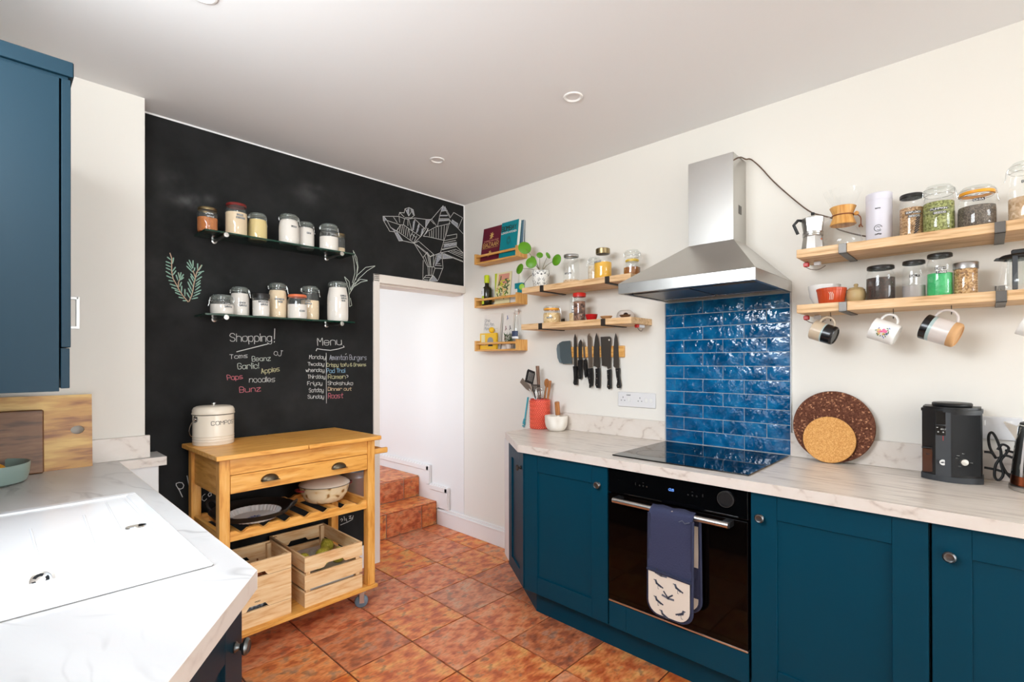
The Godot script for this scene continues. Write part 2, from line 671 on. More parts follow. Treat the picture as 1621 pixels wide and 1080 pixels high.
	mt("red_glaze", C8(184, 22, 28), 0.15)
	mt("red_lid", C8(120, 30, 26), 0.4)
	mt("stoneware", C8(190, 164, 116), 0.5)
	mt("sage_glaze", C8(150, 172, 164), 0.3)
	mt("beige_glaze", C8(206, 186, 160), 0.35)
	mt("black_glaze", C8(26, 26, 28), 0.22)
	mt("pale_glaze", C8(220, 210, 204), 0.3)
	mt("aqua_glaze", C8(172, 192, 190), 0.3)
	mt("raw_clay", C8(206, 158, 108), 0.7)
	mt("tape", C8(22, 22, 22), 0.4)
	mt("tape_print", C8(226, 224, 220), 0.5)
	mt("ink", C8(50, 50, 54), 0.6)
	mt("caster_tyre", C8(104, 122, 134), 0.45)
	mt("cord_brown", C8(98, 76, 60), 0.6)
	mt("leather", C8(132, 74, 40), 0.6)
	mt("slate_silicone", C8(74, 86, 90), 0.55)
	mt("slate_silicone_pale", C8(104, 118, 124), 0.5)
	mt("stone_beige", C8(206, 194, 184), 0.6)
	mt("brown_shell", C8(112, 78, 52), 0.45)
	# foods
	mt("flour", C8(236, 228, 218), 0.95)
	mt("cream_flour", C8(232, 208, 172), 0.95)
	mt("yellow_flour", C8(226, 202, 138), 0.95)
	mt("polenta", C8(240, 184, 52), 0.95)
	speckle("spice", [[0.1, C8(150, 78, 30)], [0.5, C8(196, 112, 50)], [0.9, C8(220, 142, 74)]], 0.12, 14.0)
	speckle("grains", [[0.1, C8(120, 84, 50)], [0.5, C8(190, 146, 98)], [0.9, C8(222, 186, 142)]], 0.09, 12.0)
	speckle("green_seeds", [[0.1, C8(90, 92, 40)], [0.5, C8(140, 146, 74)], [0.9, C8(190, 192, 126)]], 0.07, 12.0)
	speckle("pepper_seeds", [[0.1, C8(56, 48, 42)], [0.5, C8(104, 90, 78)], [0.9, C8(150, 134, 118)]], 0.13, 14.0)
	speckle("coffee_beans", [[0.1, C8(24, 13, 9)], [0.5, C8(48, 28, 20)], [0.9, C8(80, 52, 40)]], 0.07, 12.0)
	speckle("oat_flakes", [[0.1, C8(196, 158, 116)], [0.5, C8(224, 192, 154)], [0.9, C8(240, 216, 186)]], 0.05, 9.0)
	speckle("mixed_seeds", [[0.1, C8(120, 78, 42)], [0.5, C8(196, 146, 88)], [0.9, C8(228, 190, 136)]], 0.08, 12.0)
	speckle("pasta", [[0.1, C8(214, 176, 116)], [0.5, C8(236, 204, 146)], [0.9, C8(246, 222, 178)]], 0.05, 9.0)
	speckle("pale_nuts", [[0.1, C8(214, 192, 162)], [0.5, C8(232, 216, 192)], [0.9, C8(242, 232, 214)]], 0.05, 10.0)
	speckle("dried_fruit", [[0.1, C8(66, 40, 30)], [0.5, C8(112, 74, 58)], [0.9, C8(168, 124, 98)]], 0.04, 8.0)
	mt("honey", C8(150, 88, 16), 0.12)
	mt("lemon_slice", C8(226, 186, 40), 0.35)
	mt("green_bag", C8(38, 186, 104), 0.4)
	relief(M.green_bag, noise(91, 0.05, 3), 0.3, 128)
	M.green_bag.uv1_triplanar = true
	M.green_bag.uv1_scale = Vector3.ONE * 8.0
	mt("grey_powder", C8(176, 168, 164), 0.9)
	mt("clear_bag", C8(206, 202, 200), 0.3)
	speckle("silver_bag", [[0.2, C8(90, 92, 100)], [0.5, C8(150, 152, 160)], [0.8, C8(206, 208, 214)]], 0.03, 8.0, 0.4, false)
	speckle("pear_skin", [[0.2, C8(150, 140, 40)], [0.5, C8(184, 172, 62)], [0.85, C8(204, 186, 86)]], 0.03, 8.0, 0.45, false)
	speckle("onion_skin", [[0.2, C8(120, 60, 34)], [0.5, C8(160, 90, 54)], [0.8, C8(190, 122, 80)]], 0.03, 8.0, 0.4, false)
	mt("fruit_orange", C8(238, 168, 30), 0.45)
	# cork, patterned things
	speckle("cork_dark", [[0.0, C8(88, 52, 38)], [0.6, C8(108, 68, 52)], [0.86, C8(126, 82, 62)], [0.95, C8(180, 126, 94)], [1.0, C8(200, 148, 112)]], 0.10, 7.0, 0.85)
	speckle("cork_light", [[0.0, C8(206, 142, 78)], [0.5, C8(224, 164, 96)], [1.0, C8(238, 186, 120)]], 0.16, 8.0, 0.85)
	var et := speckle("old_enamel", [[0.08, C8(150, 104, 56)], [0.2, C8(230, 204, 156)], [0.45, C8(240, 222, 186)], [0.8, C8(240, 218, 176)], [0.98, C8(214, 170, 108)]], 0.02, 3.0, 0.25, false, 19)
	et.uv1_triplanar_sharpness = 4.0
	var dp := speckle("speckled_pot", [[0.0, C8(238, 236, 230)], [0.80, C8(238, 236, 230)], [0.84, C8(48, 52, 52)], [1.0, C8(60, 62, 62)]], 0.07, 12.0, 0.4)
	dp.uv1_scale = Vector3(13, 6, 13)
	var mm := speckle("white_marble", [[0.3, C8(226, 216, 202)], [0.6, C8(240, 232, 220)], [0.9, C8(246, 240, 232)]], 0.01, 4.0, 0.4, false, 27)
	mm.uv1_scale = Vector3(5, 2, 5)
	mt("leaf", C8(92, 150, 22), 0.4)
	M.leaf.backlight_enabled = true
	M.leaf.backlight = Color(0.25, 0.4, 0.05)
	mt("leaf_pale", C8(150, 190, 60), 0.45)
	mt("stem", C8(112, 104, 58), 0.6)
	mt("herb", C8(54, 84, 40), 0.6)
	mt("navy_cloth", C8(52, 56, 84), 0.95)
	relief(M.navy_cloth, noise(93, 0.08, 3), 0.12, 128)
	M.navy_cloth.uv1_triplanar = true
	M.navy_cloth.uv1_scale = Vector3.ONE * 10.0
	mt("navy_binding", C8(38, 42, 66), 0.9)
	mt("linen", C8(226, 214, 198), 0.95)
	mt("gull_grey", C8(92, 96, 108), 0.9)
	mt("gull_dark", C8(54, 58, 72), 0.9)
	# glazed blue tiles
	for i in 4:
		var b := mt("blue_tile%d" % i, Color.WHITE, 0.05)
		var bf := noise(200 + i, 0.02, 3)
		b.albedo_texture = ntex(bf, [[0.2, C8(0, 72, 118)], [0.5, C8(4, 90, 142)], [0.85, C8(22, 112, 164)]], 128)
		b.uv1_triplanar = true
		b.uv1_world_triplanar = true
		b.uv1_scale = Vector3(3, 3, 3)
		b.uv1_offset = Vector3(0.13, 0.29, 0.41) * i
		relief(b, noise(210 + i, 0.022, 3), 0.30)
		b.metallic_specular = 0.55
	mt("book_maroon", C8(104, 22, 44), 0.45)
	mt("book_teal", C8(0, 134, 144), 0.45)
	mt("book_white", C8(232, 226, 218), 0.5)
	mt("book_cream", C8(232, 222, 176), 0.5)
	mt("book_blue", C8(96, 122, 138), 0.5)
	mt("paper", C8(238, 232, 222), 0.8)
	mt("gilt", C8(226, 188, 110), 0.4)
	mt("pink_print", C8(216, 150, 130), 0.6)
	mt("rose_print", C8(226, 110, 150), 0.6)
	mt("blue_print", C8(70, 96, 160), 0.6)
	mt("yellow_card", C8(240, 190, 30), 0.5)
	mt("lime", C8(196, 212, 30), 0.4)
	mt("dark_oil", C8(36, 32, 18), 0.12)
	mt("label_white", C8(232, 232, 234), 0.5)
	mt("label_navy", C8(46, 60, 92), 0.5)
	mt("grey_print", C8(150, 150, 152), 0.6)
	mt("fig_green", C8(86, 112, 54), 0.6)
	var em := mt("display_glow", C8(20, 30, 60), 0.4)
	em.emission_enabled = true
	em.emission = Color(0.45, 0.65, 1.0)
	em.emission_energy_multiplier = 1.6


# ------------------------------------------------------------------ hand lettering: strokes on a 5 x 9 grid, baseline at 2
const GLYPH := {
	"A": "022842;1434", "B": "02083847463505;3544433202", "C": "4738180703123243", "D": "02082847433202", "E": "48080242;0535", "F": "480802;0535", "G": "47381807031232434525", "H": "0802;4842;0545", "I": "2822", "J": "2848;3833221203", "K": "0802;4805;1642", "L": "080242", "M": "0208254842", "N": "02084248", "O": "180703123243473818", "P": "02083847463505", "Q": "180703123243473818;2442", "R": "02083847463505;2542", "S": "473818070625354443321203", "T": "0848;2822", "U": "080312324348", "V": "082248", "W": "0812263248", "X": "0842;4802", "Y": "082548;2522", "Z": "08480242",
	"a": "4536160503123244;4642", "b": "0802;0516364543321203", "c": "4536160503123243", "d": "4842;4536160503123244", "e": "04444536160503123243", "f": "473827120616;0636", "g": "4536160503123244;4641301001", "h": "0802;0516364542", "i": "2622;2827", "j": "36311000;3837", "k": "0802;4604;1542", "l": "2822", "m": "0602;05162522;25364542", "n": "0602;0516364542", "o": "160503123243453616", "p": "0600;0516364543321203", "r": "0602;05163645", "s": "4616051434433202", "t": "28233242;0646", "u": "0603123243;4642", "v": "062246", "w": "0612253246", "x": "0642;4602", "y": "0603123243;4641301001", "z": "06460242",
	"!": "2824;2322", "&": "421728370603123244", "0": "180703123243473818", "2": "0718384746020242", "5": "48080536454332120", "8": "2817263544433212030415264738 28", ":": "2625;2423", ",": "2311", "-": "0545",
}


# strokes of a word in units of the capital height; the word is as wide as the second value says
func lettering(s: String) -> Array:
	var out := []
	var x := 0.0
	for ch in s:
		if ch == " ":
			x += 0.5
			continue
		if not GLYPH.has(ch):
			continue
		var lo := 9
		var hi := 0
		var raw: String = GLYPH[ch].replace(" ", "")
		for part in raw.split(";"):
			for i in range(0, part.length() - 1, 2):
				lo = mini(lo, int(part[i]))
				hi = maxi(hi, int(part[i]))
		for part in raw.split(";"):
			var line := []
			for i in range(0, part.length() - 1, 2):
				line.append(Vector2(x + (int(part[i]) - lo) / 6.0, (int(part[i + 1]) - 2) / 6.0))
			out.append(line)
		x += (hi - lo) / 6.0 + 0.22
	return [out, x - 0.22]


# a word from baseline point a to b, capitals h high
func word(b: Mb, s: String, a: Vector2, e: Vector2, h: float, w: float, z := 0.0, r := 0.0, wobble := 0.0) -> void:
	var l := lettering(s)
	var d := e - a
	var sx: float = d.length() / maxf(l[1], 0.1)
	var ax := d.normalized()
	var ay := Vector2(0, 1) if r > 0.0 or absf(ax.y) > 0.3 else Vector2(-ax.y, ax.x)
	for line in l[0]:
		var pts := []
		for p in line:
			pts.append(a + ax * p.x * sx + ay * p.y * h + Vector2(rng.randf_range(-1, 1), rng.randf_range(-1, 1)) * wobble)
		if pts.size() > 3:
			var fine := []
			for i in pts.size() - 1:
				for k in 3:
					fine.append((pts[i] as Vector2).cubic_interpolate(pts[i + 1], pts[maxi(i - 1, 0)], pts[mini(i + 2, pts.size() - 1)], k / 3.0))
			fine.append(pts[-1])
			pts = fine
		b.stroke(pts, w, z, r)


func centred(b: Mb, s: String, c: Vector2, width: float, h: float, w: float, z := 0.0, r := 0.0) -> void:
	word(b, s, c - Vector2(width * 0.5, h * 0.5), c + Vector2(width * 0.5, -h * 0.5), h, w, z, r)


# ------------------------------------------------------------------ chalk on the black wall (millimetres from the room's corner)
const WORDS := [
	["Shopping", -1673, 1461, -1458, 1467, 42, 0],
	["Toms", -1675, 1366, -1587, 1374, 22, 0],
	["Beanz", -1563, 1353, -1464, 1357, 26, 1],
	["oJ", -1446, 1389, -1402, 1382, 31, 0],
	["Garlic!", -1636, 1310, -1528, 1314, 30, 1],
	["Apples", -1514, 1284, -1414, 1296, 26, 2],
	["Paps", -1687, 1251, -1612, 1257, 26, 3],
	["noodles", -1577, 1236, -1441, 1235, 29, 0],
	["Bunz", -1627, 1182, -1518, 1185, 28, 3],
	["Menu", -1186, 1449, -1032, 1457, 44, 0],
	["Monday", -1239, 1367, -1138, 1367, 22, 0],
	["Twoday", -1248, 1326, -1147, 1325, 20, 0],
	["whenday", -1260, 1289, -1146, 1287, 21, 0],
	["Thirdday", -1249, 1249, -1141, 1246, 21, 0],
	["Friyay", -1251, 1208, -1160, 1207, 21, 0],
	["Satday", -1242, 1165, -1151, 1164, 23, 0],
	["Sunday", -1249, 1128, -1148, 1124, 22, 0],
	["Amenton Burgers", -1111, 1361, -857, 1361, 30, 4],
	["Crispy tofu & Greens", -1129, 1319, -861, 1319, 21, 2],
	["Pad Thai", -1129, 1280, -1009, 1280, 25, 5],
	["Ramen", -1120, 1244, -1006, 1242, 24, 2],
	["Shakshuka", -1122, 1205, -955, 1199, 22, 0],
	["Dinner out", -1121, 1169, -965, 1164, 20, 6],
	["Roast", -1119, 1121, -1022, 1119, 30, 3],
]
const BEAR := [
	[-731,2336,-605,2361,-557,2355,-530,2358,-471,2378,-366,2388,-333,2395,-322,2400,-215,2523,-148,2445], [-731,2336,-728,2309,-687,2256,-680,2244,-641,2247,-604,2190,-571,2197,-478,2195], [-725,2337,-704,2319,-670,2270,-625,2256,-571,2197],
	[-704,2314,-593,2304,-564,2310,-530,2294,-421,2253,-378,2314,-374,2387], [-648,2347,-617,2314], [-603,2356,-598,2321],
	[-593,2304,-621,2257,-478,2198,-421,2253], [-564,2310,-523,2292,-511,2236,-489,2273], [-511,2236,-510,2213],
	[-557,2355,-568,2313], [-530,2358,-530,2311], [-523,2356,-496,2280],
	[-471,2370,-378,2314], [-474,2366,-492,2281], [-435,2345,-460,2272],
	[-388,2324,-421,2253], [-605,2368,-598,2390,-561,2395,-554,2425,-520,2441,-485,2434,-474,2396,-502,2372,-554,2364], [-598,2390,-561,2366],
	[-554,2425,-523,2380], [-520,2441,-523,2380,-502,2413,-506,2442], [-495,2438,-485,2396],
	[-333,2395,-374,2333,-352,2307,-281,2351,-148,2402], [-322,2400,-277,2358], [-333,2392,-299,2368],
	[-378,2278,-352,2325,-396,2260], [-215,2523,-246,2444,-269,2353], [-199,2522,-148,2458],
	[-230,2478,-175,2496], [-242,2444,-168,2460], [-250,2418,-156,2437],
	[-257,2398,-148,2427], [-396,2260,-359,2264,-207,2263], [-148,2427,-180,2327,-207,2263,-239,2168],
	[-344,2302,-341,2270], [-322,2316,-322,2267], [-303,2328,-307,2267],
	[-281,2342,-281,2269], [-258,2352,-258,2269], [-231,2364,-235,2269],
	[-203,2375,-211,2268], [-176,2387,-192,2306], [-148,2445,-111,2494,-22,2472,-68,2380,-136,2416,-148,2427],
	[-128,2434,-71,2417], [-68,2380,-17,2347], [-180,2302,-81,2334,-83,2303,-204,2261],
	[-211,2228,-192,2238,-83,2269,-87,2236,-227,2192], [-223,2189,-83,2237,-17,2197], [-231,2166,-92,2213,-17,2197],
	[-207,2244,-91,2283], [-200,2224,-168,2239,-152,2229,-120,2250,-96,2248], [-478,2195,-439,2217,-304,2143,-337,2120,-468,2191],
	[-421,2208,-326,2155], [-453,2188,-352,2139], [-478,2195,-400,2104,-360,2044,-308,2048,-304,2143],
	[-400,2104,-363,2149,-334,2120,-239,2165,-223,2165], [-382,2116,-352,2048], [-363,2143,-341,2050],
	[-352,2133,-330,2051], [-337,2120,-329,2050], [-398,2084,-402,1940],
	[-356,2039,-352,1982], [-341,2041,-341,1984], [-319,2047,-323,1986],
	[-277,2144,-308,2054,-293,2044], [-227,2164,-223,2121,-262,2134], [-223,2121,-217,2054,-262,1957],
	[-293,2041,-224,2047], [-292,2063,-231,2068], [-281,2076,-243,2082],
	[-293,2038,-311,1987,-345,1947], [-219,2165,-216,2123,-120,2143,-17,2127], [-208,2164,-21,2132],
	[-200,2156,-128,2145], [-308,1985,-266,1950,-345,1938,-312,1981], [-396,1953,-375,1977,-315,1986],
	[-396,1953,-389,1945,-353,1946], [-389,1960,-338,1966], [-611,2278,-621,2259],
	[-591,2297,-601,2255], [-574,2303,-585,2249], [-561,2300,-568,2244],
	[-544,2291,-551,2238], [-527,2286,-534,2232], [-168,2186,-21,2157],
	[-136,2191,-20,2174], [-112,2199,-20,2187], [-496,2257,-460,2240],
	[-475,2261,-496,2216], [-453,2253,-478,2207],
]
const BEAR_FILL := [[-731,2336,-704,2319,-715,2306,-728,2309], [-670,2273,-621,2257,-641,2247], [-635,2246,-615,2244,-571,2197,-604,2190], [-374,2384,-337,2394,-378,2320], [-352,2307,-381,2275,-363,2305], [-547,2415,-523,2435,-520,2383,-540,2405], [-502,2439,-481,2429,-476,2395,-495,2409], [-128,2437,-68,2414,-72,2382,-136,2410], [-204,2236,-83,2269,-87,2243,-211,2207], [-308,1982,-266,1950,-345,1938], [-219,2162,-128,2145,-216,2124], [-270,2148,-231,2160,-231,2126,-293,2057], [-226,2515,-191,2517,-187,2493,-234,2480], [-242,2447,-172,2462,-176,2453,-244,2438], [-254,2411,-152,2435,-152,2427,-255,2402], [-485,2352,-467,2362,-480,2289,-492,2287], [-443,2337,-428,2337,-446,2278,-459,2275], [-410,2314,-392,2317,-410,2260,-421,2264]]
const SPRIG_STEMS := [[-1870, 1659, -1892, 1687, -1907, 1712, -1920, 1740, -1935, 1771, -1941, 1806, -1941, 1844, -1941, 1873, -1948, 1896], [-1865, 1662, -1853, 1696, -1848, 1724, -1844, 1755, -1837, 1786, -1843, 1806, -1848, 1821], [-1913, 1729, -1912, 1753, -1906, 1772, -1912, 1803], [-1837, 1786, -1832, 1814, -1811, 1853]]
const SPRIG_LEAVES := [-1944, 1863, -1959, 1875, -1944, 1845, -1965, 1852, -1943, 1827, -1965, 1836, -1943, 1811, -1964, 1820, -1941, 1788, -1965, 1803, -1938, 1771, -1962, 1781, -1933, 1757, -1953, 1759, -1917, 1732, -1948, 1742, -1915, 1717, -1941, 1725, -1901, 1704, -1927, 1713, -1899, 1689, -1925, 1701, -1889, 1675, -1910, 1679, -1876, 1664, -1892, 1663, -1937, 1847, -1933, 1875, -1938, 1806, -1925, 1829, -1937, 1786, -1923, 1811, -1915, 1765, -1922, 1790, -1906, 1769, -1913, 1803, -1906, 1772, -1901, 1805, -1903, 1772, -1890, 1797, -1904, 1766, -1890, 1781, -1907, 1733, -1899, 1756, -1899, 1704, -1898, 1737, -1884, 1687, -1884, 1722, -1861, 1677, -1875, 1705, -1856, 1699, -1869, 1728, -1850, 1709, -1871, 1761, -1848, 1739, -1866, 1776, -1845, 1764, -1858, 1792, -1840, 1776, -1858, 1804, -1850, 1814, -1876, 1841, -1853, 1829, -1874, 1861, -1850, 1835, -1865, 1874, -1848, 1836, -1848, 1874, -1843, 1821, -1840, 1837, -1828, 1829, -1827, 1861, -1821, 1827, -1808, 1856, -1832, 1811, -1799, 1825, -1832, 1792, -1809, 1820, -1835, 1771, -1809, 1795, -1835, 1753, -1815, 1775, -1837, 1740, -1815, 1761, -1837, 1722, -1816, 1744, -1843, 1706, -1812, 1725, -1848, 1688, -1817, 1709, -1853, 1675, -1827, 1684]
const SAGE := [[-951, 2068, -936, 2016, -921, 1972, -926, 1908, -951, 1850], [-956, 2049, -946, 1996, -939, 1924, -956, 1859], [-951, 2068, -926, 2027, -916, 1964, -933, 1880], [-793, 1990, -861, 1971, -921, 1913, -971, 1812], [-793, 1988, -850, 1950, -911, 1891, -966, 1803], [-850, 1887, -901, 1888, -946, 1851, -976, 1784], [-850, 1884, -896, 1870, -941, 1838], [-1011, 1890, -995, 1854, -981, 1811, -976, 1703, -961, 1713, -971, 1758], [-1009, 1890, -980, 1865, -971, 1812]]
const KNIVES := {
	"scraper1": [934, 1429, 941, 1456, 958, 1465, 968, 1463, 965, 1402, 978, 1336, 958, 1339, 941, 1371],
	"scraper2": [958, 1466, 985, 1477, 1047, 1480, 1062, 1333, 988, 1331, 968, 1371, 965, 1429],
	"b1": [1083, 1522, 1093, 1499, 1096, 1437, 1096, 1316, 1074, 1316, 1072, 1427, 1074, 1494],
	"h1": [1071, 1317, 1099, 1317, 1100, 1267, 1101, 1200, 1082, 1199, 1074, 1210, 1078, 1236, 1076, 1277],
	"b2": [1127, 1485, 1137, 1467, 1136, 1354, 1111, 1355, 1108, 1452, 1114, 1470],
	"h2": [1111, 1356, 1138, 1358, 1136, 1309, 1135, 1247, 1126, 1236, 1110, 1241, 1115, 1267, 1109, 1313],
	"b3": [1148, 1489, 1155, 1461, 1164, 1365, 1150, 1364, 1145, 1426],
	"h3": [1154, 1357, 1167, 1363, 1173, 1334, 1179, 1253, 1164, 1247, 1158, 1268, 1152, 1314],
	"b4": [1177, 1503, 1187, 1518, 1196, 1520, 1191, 1510, 1207, 1495, 1210, 1399, 1213, 1314, 1188, 1304, 1181, 1400],
	"h4": [1184, 1303, 1213, 1307, 1217, 1249, 1215, 1199, 1195, 1184, 1195, 1203, 1185, 1249],
	"b5": [1244, 1521, 1257, 1488, 1265, 1433, 1268, 1310, 1253, 1304, 1242, 1314, 1222, 1319, 1224, 1434, 1234, 1494],
	"h5": [1240, 1303, 1267, 1307, 1269, 1250, 1268, 1186, 1249, 1186, 1239, 1205, 1242, 1250],
	"b6": [1273, 1496, 1338, 1496, 1348, 1488, 1345, 1310, 1323, 1300, 1318, 1317, 1282, 1321],
	"h6": [1323, 1296, 1347, 1301, 1346, 1233, 1348, 1187, 1335, 1181, 1323, 1193, 1326, 1232],
	"b7": [1379, 1514, 1390, 1489, 1397, 1431, 1402, 1316, 1403, 1308, 1380, 1307, 1362, 1318, 1364, 1431, 1370, 1484],
	"h7": [1381, 1306, 1406, 1308, 1405, 1263, 1414, 1206, 1410, 1191, 1393, 1191, 1388, 1205, 1394, 1229, 1386, 1263],
	"rivets": [1087, 1258, 1087, 1214, 1114, 1343, 1115, 1296, 1115, 1251, 1157, 1329, 1162, 1293, 1163, 1262, 1193, 1276, 1197, 1244, 1198, 1209, 1249, 1276, 1250, 1244, 1251, 1208, 1330, 1271, 1330, 1238, 1333, 1203, 1394, 1294, 1395, 1248, 1401, 1203],
}


func chalk() -> void:
	var wall: Node3D = get_node("wall_back")
	var z := 0.0016
	for w in WORDS:
		var b := Mb.new()
		word(b, w[0], Vector2(w[1], w[2]) * 0.001, Vector2(w[3], w[4]) * 0.001, w[5] * 0.001, 0.0036 if w[5] > 38 else 0.0029, z, 0.0, 0.0012)
		put("chalk_word", b, M["chalk%d" % w[6]], wall)
	var b := Mb.new()
	for l in [[-1444, 1462, -1443, 1467], [-1441, 1539, -1443, 1481], [-1641, 1405, -1473, 1453], [-1197, 1416, -1191, 1429, -1157, 1424, -1106, 1420, -1055, 1429, -1014, 1442, -1019, 1450]]:
		b.stroke(Array(P2(l)), 0.0042, z)
	b.stroke(Array(P2([-1133, 1403, -1132, 1092])), 0.003, z)
	for l in [[-999, 1263, -989, 1261, -987, 1254, -994, 1248], [-1005, 1395, -999, 1400]]:
		b.stroke(Array(P2(l)), 0.003, z)
	put("chalk_line", b, M.chalk0, wall)
	b = Mb.new()
	for l in [[-1922, 727, -1922, 736, -1910, 739, -1896, 735, -1889, 721, -1893, 708, -1904, 704, -1914, 711], [-1922, 727, -1908, 698, -1895, 663], [-1875, 767, -1870, 737, -1865, 708], [-1804, 711, -1802, 689, -1791, 687, -1789, 716], [-1794, 658, -1806, 649, -1808, 631, -1797, 622, -1786, 631], [-1773, 661, -1780, 651, -1775, 641, -1765, 645, -1766, 658, -1773, 661], [-1040, 347, -1033, 354, -1024, 345, -1033, 336], [-1016, 363, -1010, 337], [-1002, 347, -997, 328], [-982, 356, -968, 357, -980, 341, -960, 341], [-953, 354, -958, 332, -992, 322, -1040, 315]]:
		b.stroke(Array(P2(l)), 0.0034, z)
	put("chalk_word", b, M.chalk0, wall)
	b = Mb.new()
	for l in BEAR:
		b.stroke(Array(P2(l)), 0.0030, z)
	put("chalk_bear_outline", b, M.chalk0, wall, "white chalk drawing of a bear made of hatched facets")
	b = Mb.new()
	for l in BEAR_FILL:
		# rubbed chalk: close hatching inside the facet
		var poly := P2(l)
		var lo := poly[0]
		var hi := poly[0]
		for q in poly:
			lo = lo.min(q)
			hi = hi.max(q)
		var s := lo.x - (hi.y - lo.y) * 0.5
		while s < hi.x:
			var seg := PackedVector2Array([Vector2(s, lo.y - 0.002), Vector2(s + (hi.y - lo.y) * 0.5, hi.y + 0.002)])
			for c in Geometry2D.intersect_polyline_with_polygon(seg, poly):
				b.stroke(Array(c), 0.0024, z)
			s += 0.0042
	put("chalk_bear_shading", b, M.chalk4, wall)
	b = Mb.new()
	for l in SPRIG_STEMS:
		b.stroke(Array(P2(l)), 0.0045, z)
	put("chalk_stem", b, M.chalk8, wall)
	b = Mb.new()
	for i in range(0, SPRIG_LEAVES.size(), 4):
		var a := Vector2(SPRIG_LEAVES[i], SPRIG_LEAVES[i + 1]) * 0.001
		var c := Vector2(SPRIG_LEAVES[i + 2], SPRIG_LEAVES[i + 3]) * 0.001
		b.stroke([a, a.lerp(c, 0.4)], 0.0036, z)
		b.stroke([a.lerp(c, 0.35), a.lerp(c, 0.9)], 0.0056, z)
		b.stroke([a.lerp(c, 0.85), c], 0.0036, z)
	put("chalk_leaves", b, M.chalk7, wall)
	b = Mb.new()
	for l in SAGE:
		b.stroke(Array(P2(l)), 0.0032, z)
	put("chalk_sage", b, M.chalk1, wall)


# ------------------------------------------------------------------ setting
func tile_grid(parent: Node3D, x0: float, x1: float, z0: float, z1: float) -> void:
	# 33 cm floor tiles on the photograph's grid, cut at the walls
	var shared := {}
	var gx := 0.3315
	var gz := 0.3345
	for i in range(-9, 3):
		for j in range(-5, 11):
			var a := maxf(-0.5 + i * gx + 0.0028, x0)
			var b := minf(-0.5 + (i + 1) * gx - 0.0028, x1)
			var c := maxf(0.955 + j * gz + 0.0028, z0)
			var d := minf(0.955 + (j + 1) * gz - 0.0028, z1)
			if b - a < 0.02 or d - c < 0.02:
				continue
			if a > -0.5 and c > 1.3:
				continue
			var key := "%.3f %.3f" % [b - a, d - c]
			var k := rng.randi() % 6
			var o := MeshInstance3D.new()
			o.name = "tile"
			parent.add_child(o, true)
			var turned := rng.randi() % 4
			var full := b - a > 0.32 and d - c > 0.32
			if not shared.has(key):
				shared[key] = Mb.new().box(Vector3(0, -0.01, 0), Vector3(b - a, 0.02, d - c), 0.0022).mesh(null)
			o.mesh = shared[key]
			o.material_override = M["floor_tile%d" % k]
			o.position = Vector3((a + b) * 0.5, rng.randf_range(-0.0006, 0.0006), (c + d) * 0.5)
			if full:
				o.rotation.y = PI * (turned % 2)


func step_tile(parent: Node3D, x0: float, x1: float, y0: float, y1: float, z0: float, z1: float, k: int) -> void:
	var c := Vector3(x0 + x1, y0 + y1, z0 + z1) * 0.5
	var o := put("tile", Mb.new().box(Vector3.ZERO, Vector3(x1 - x0, y1 - y0, z1 - z0), 0.003), M["floor_tile%d" % k], parent)
	o.position = c


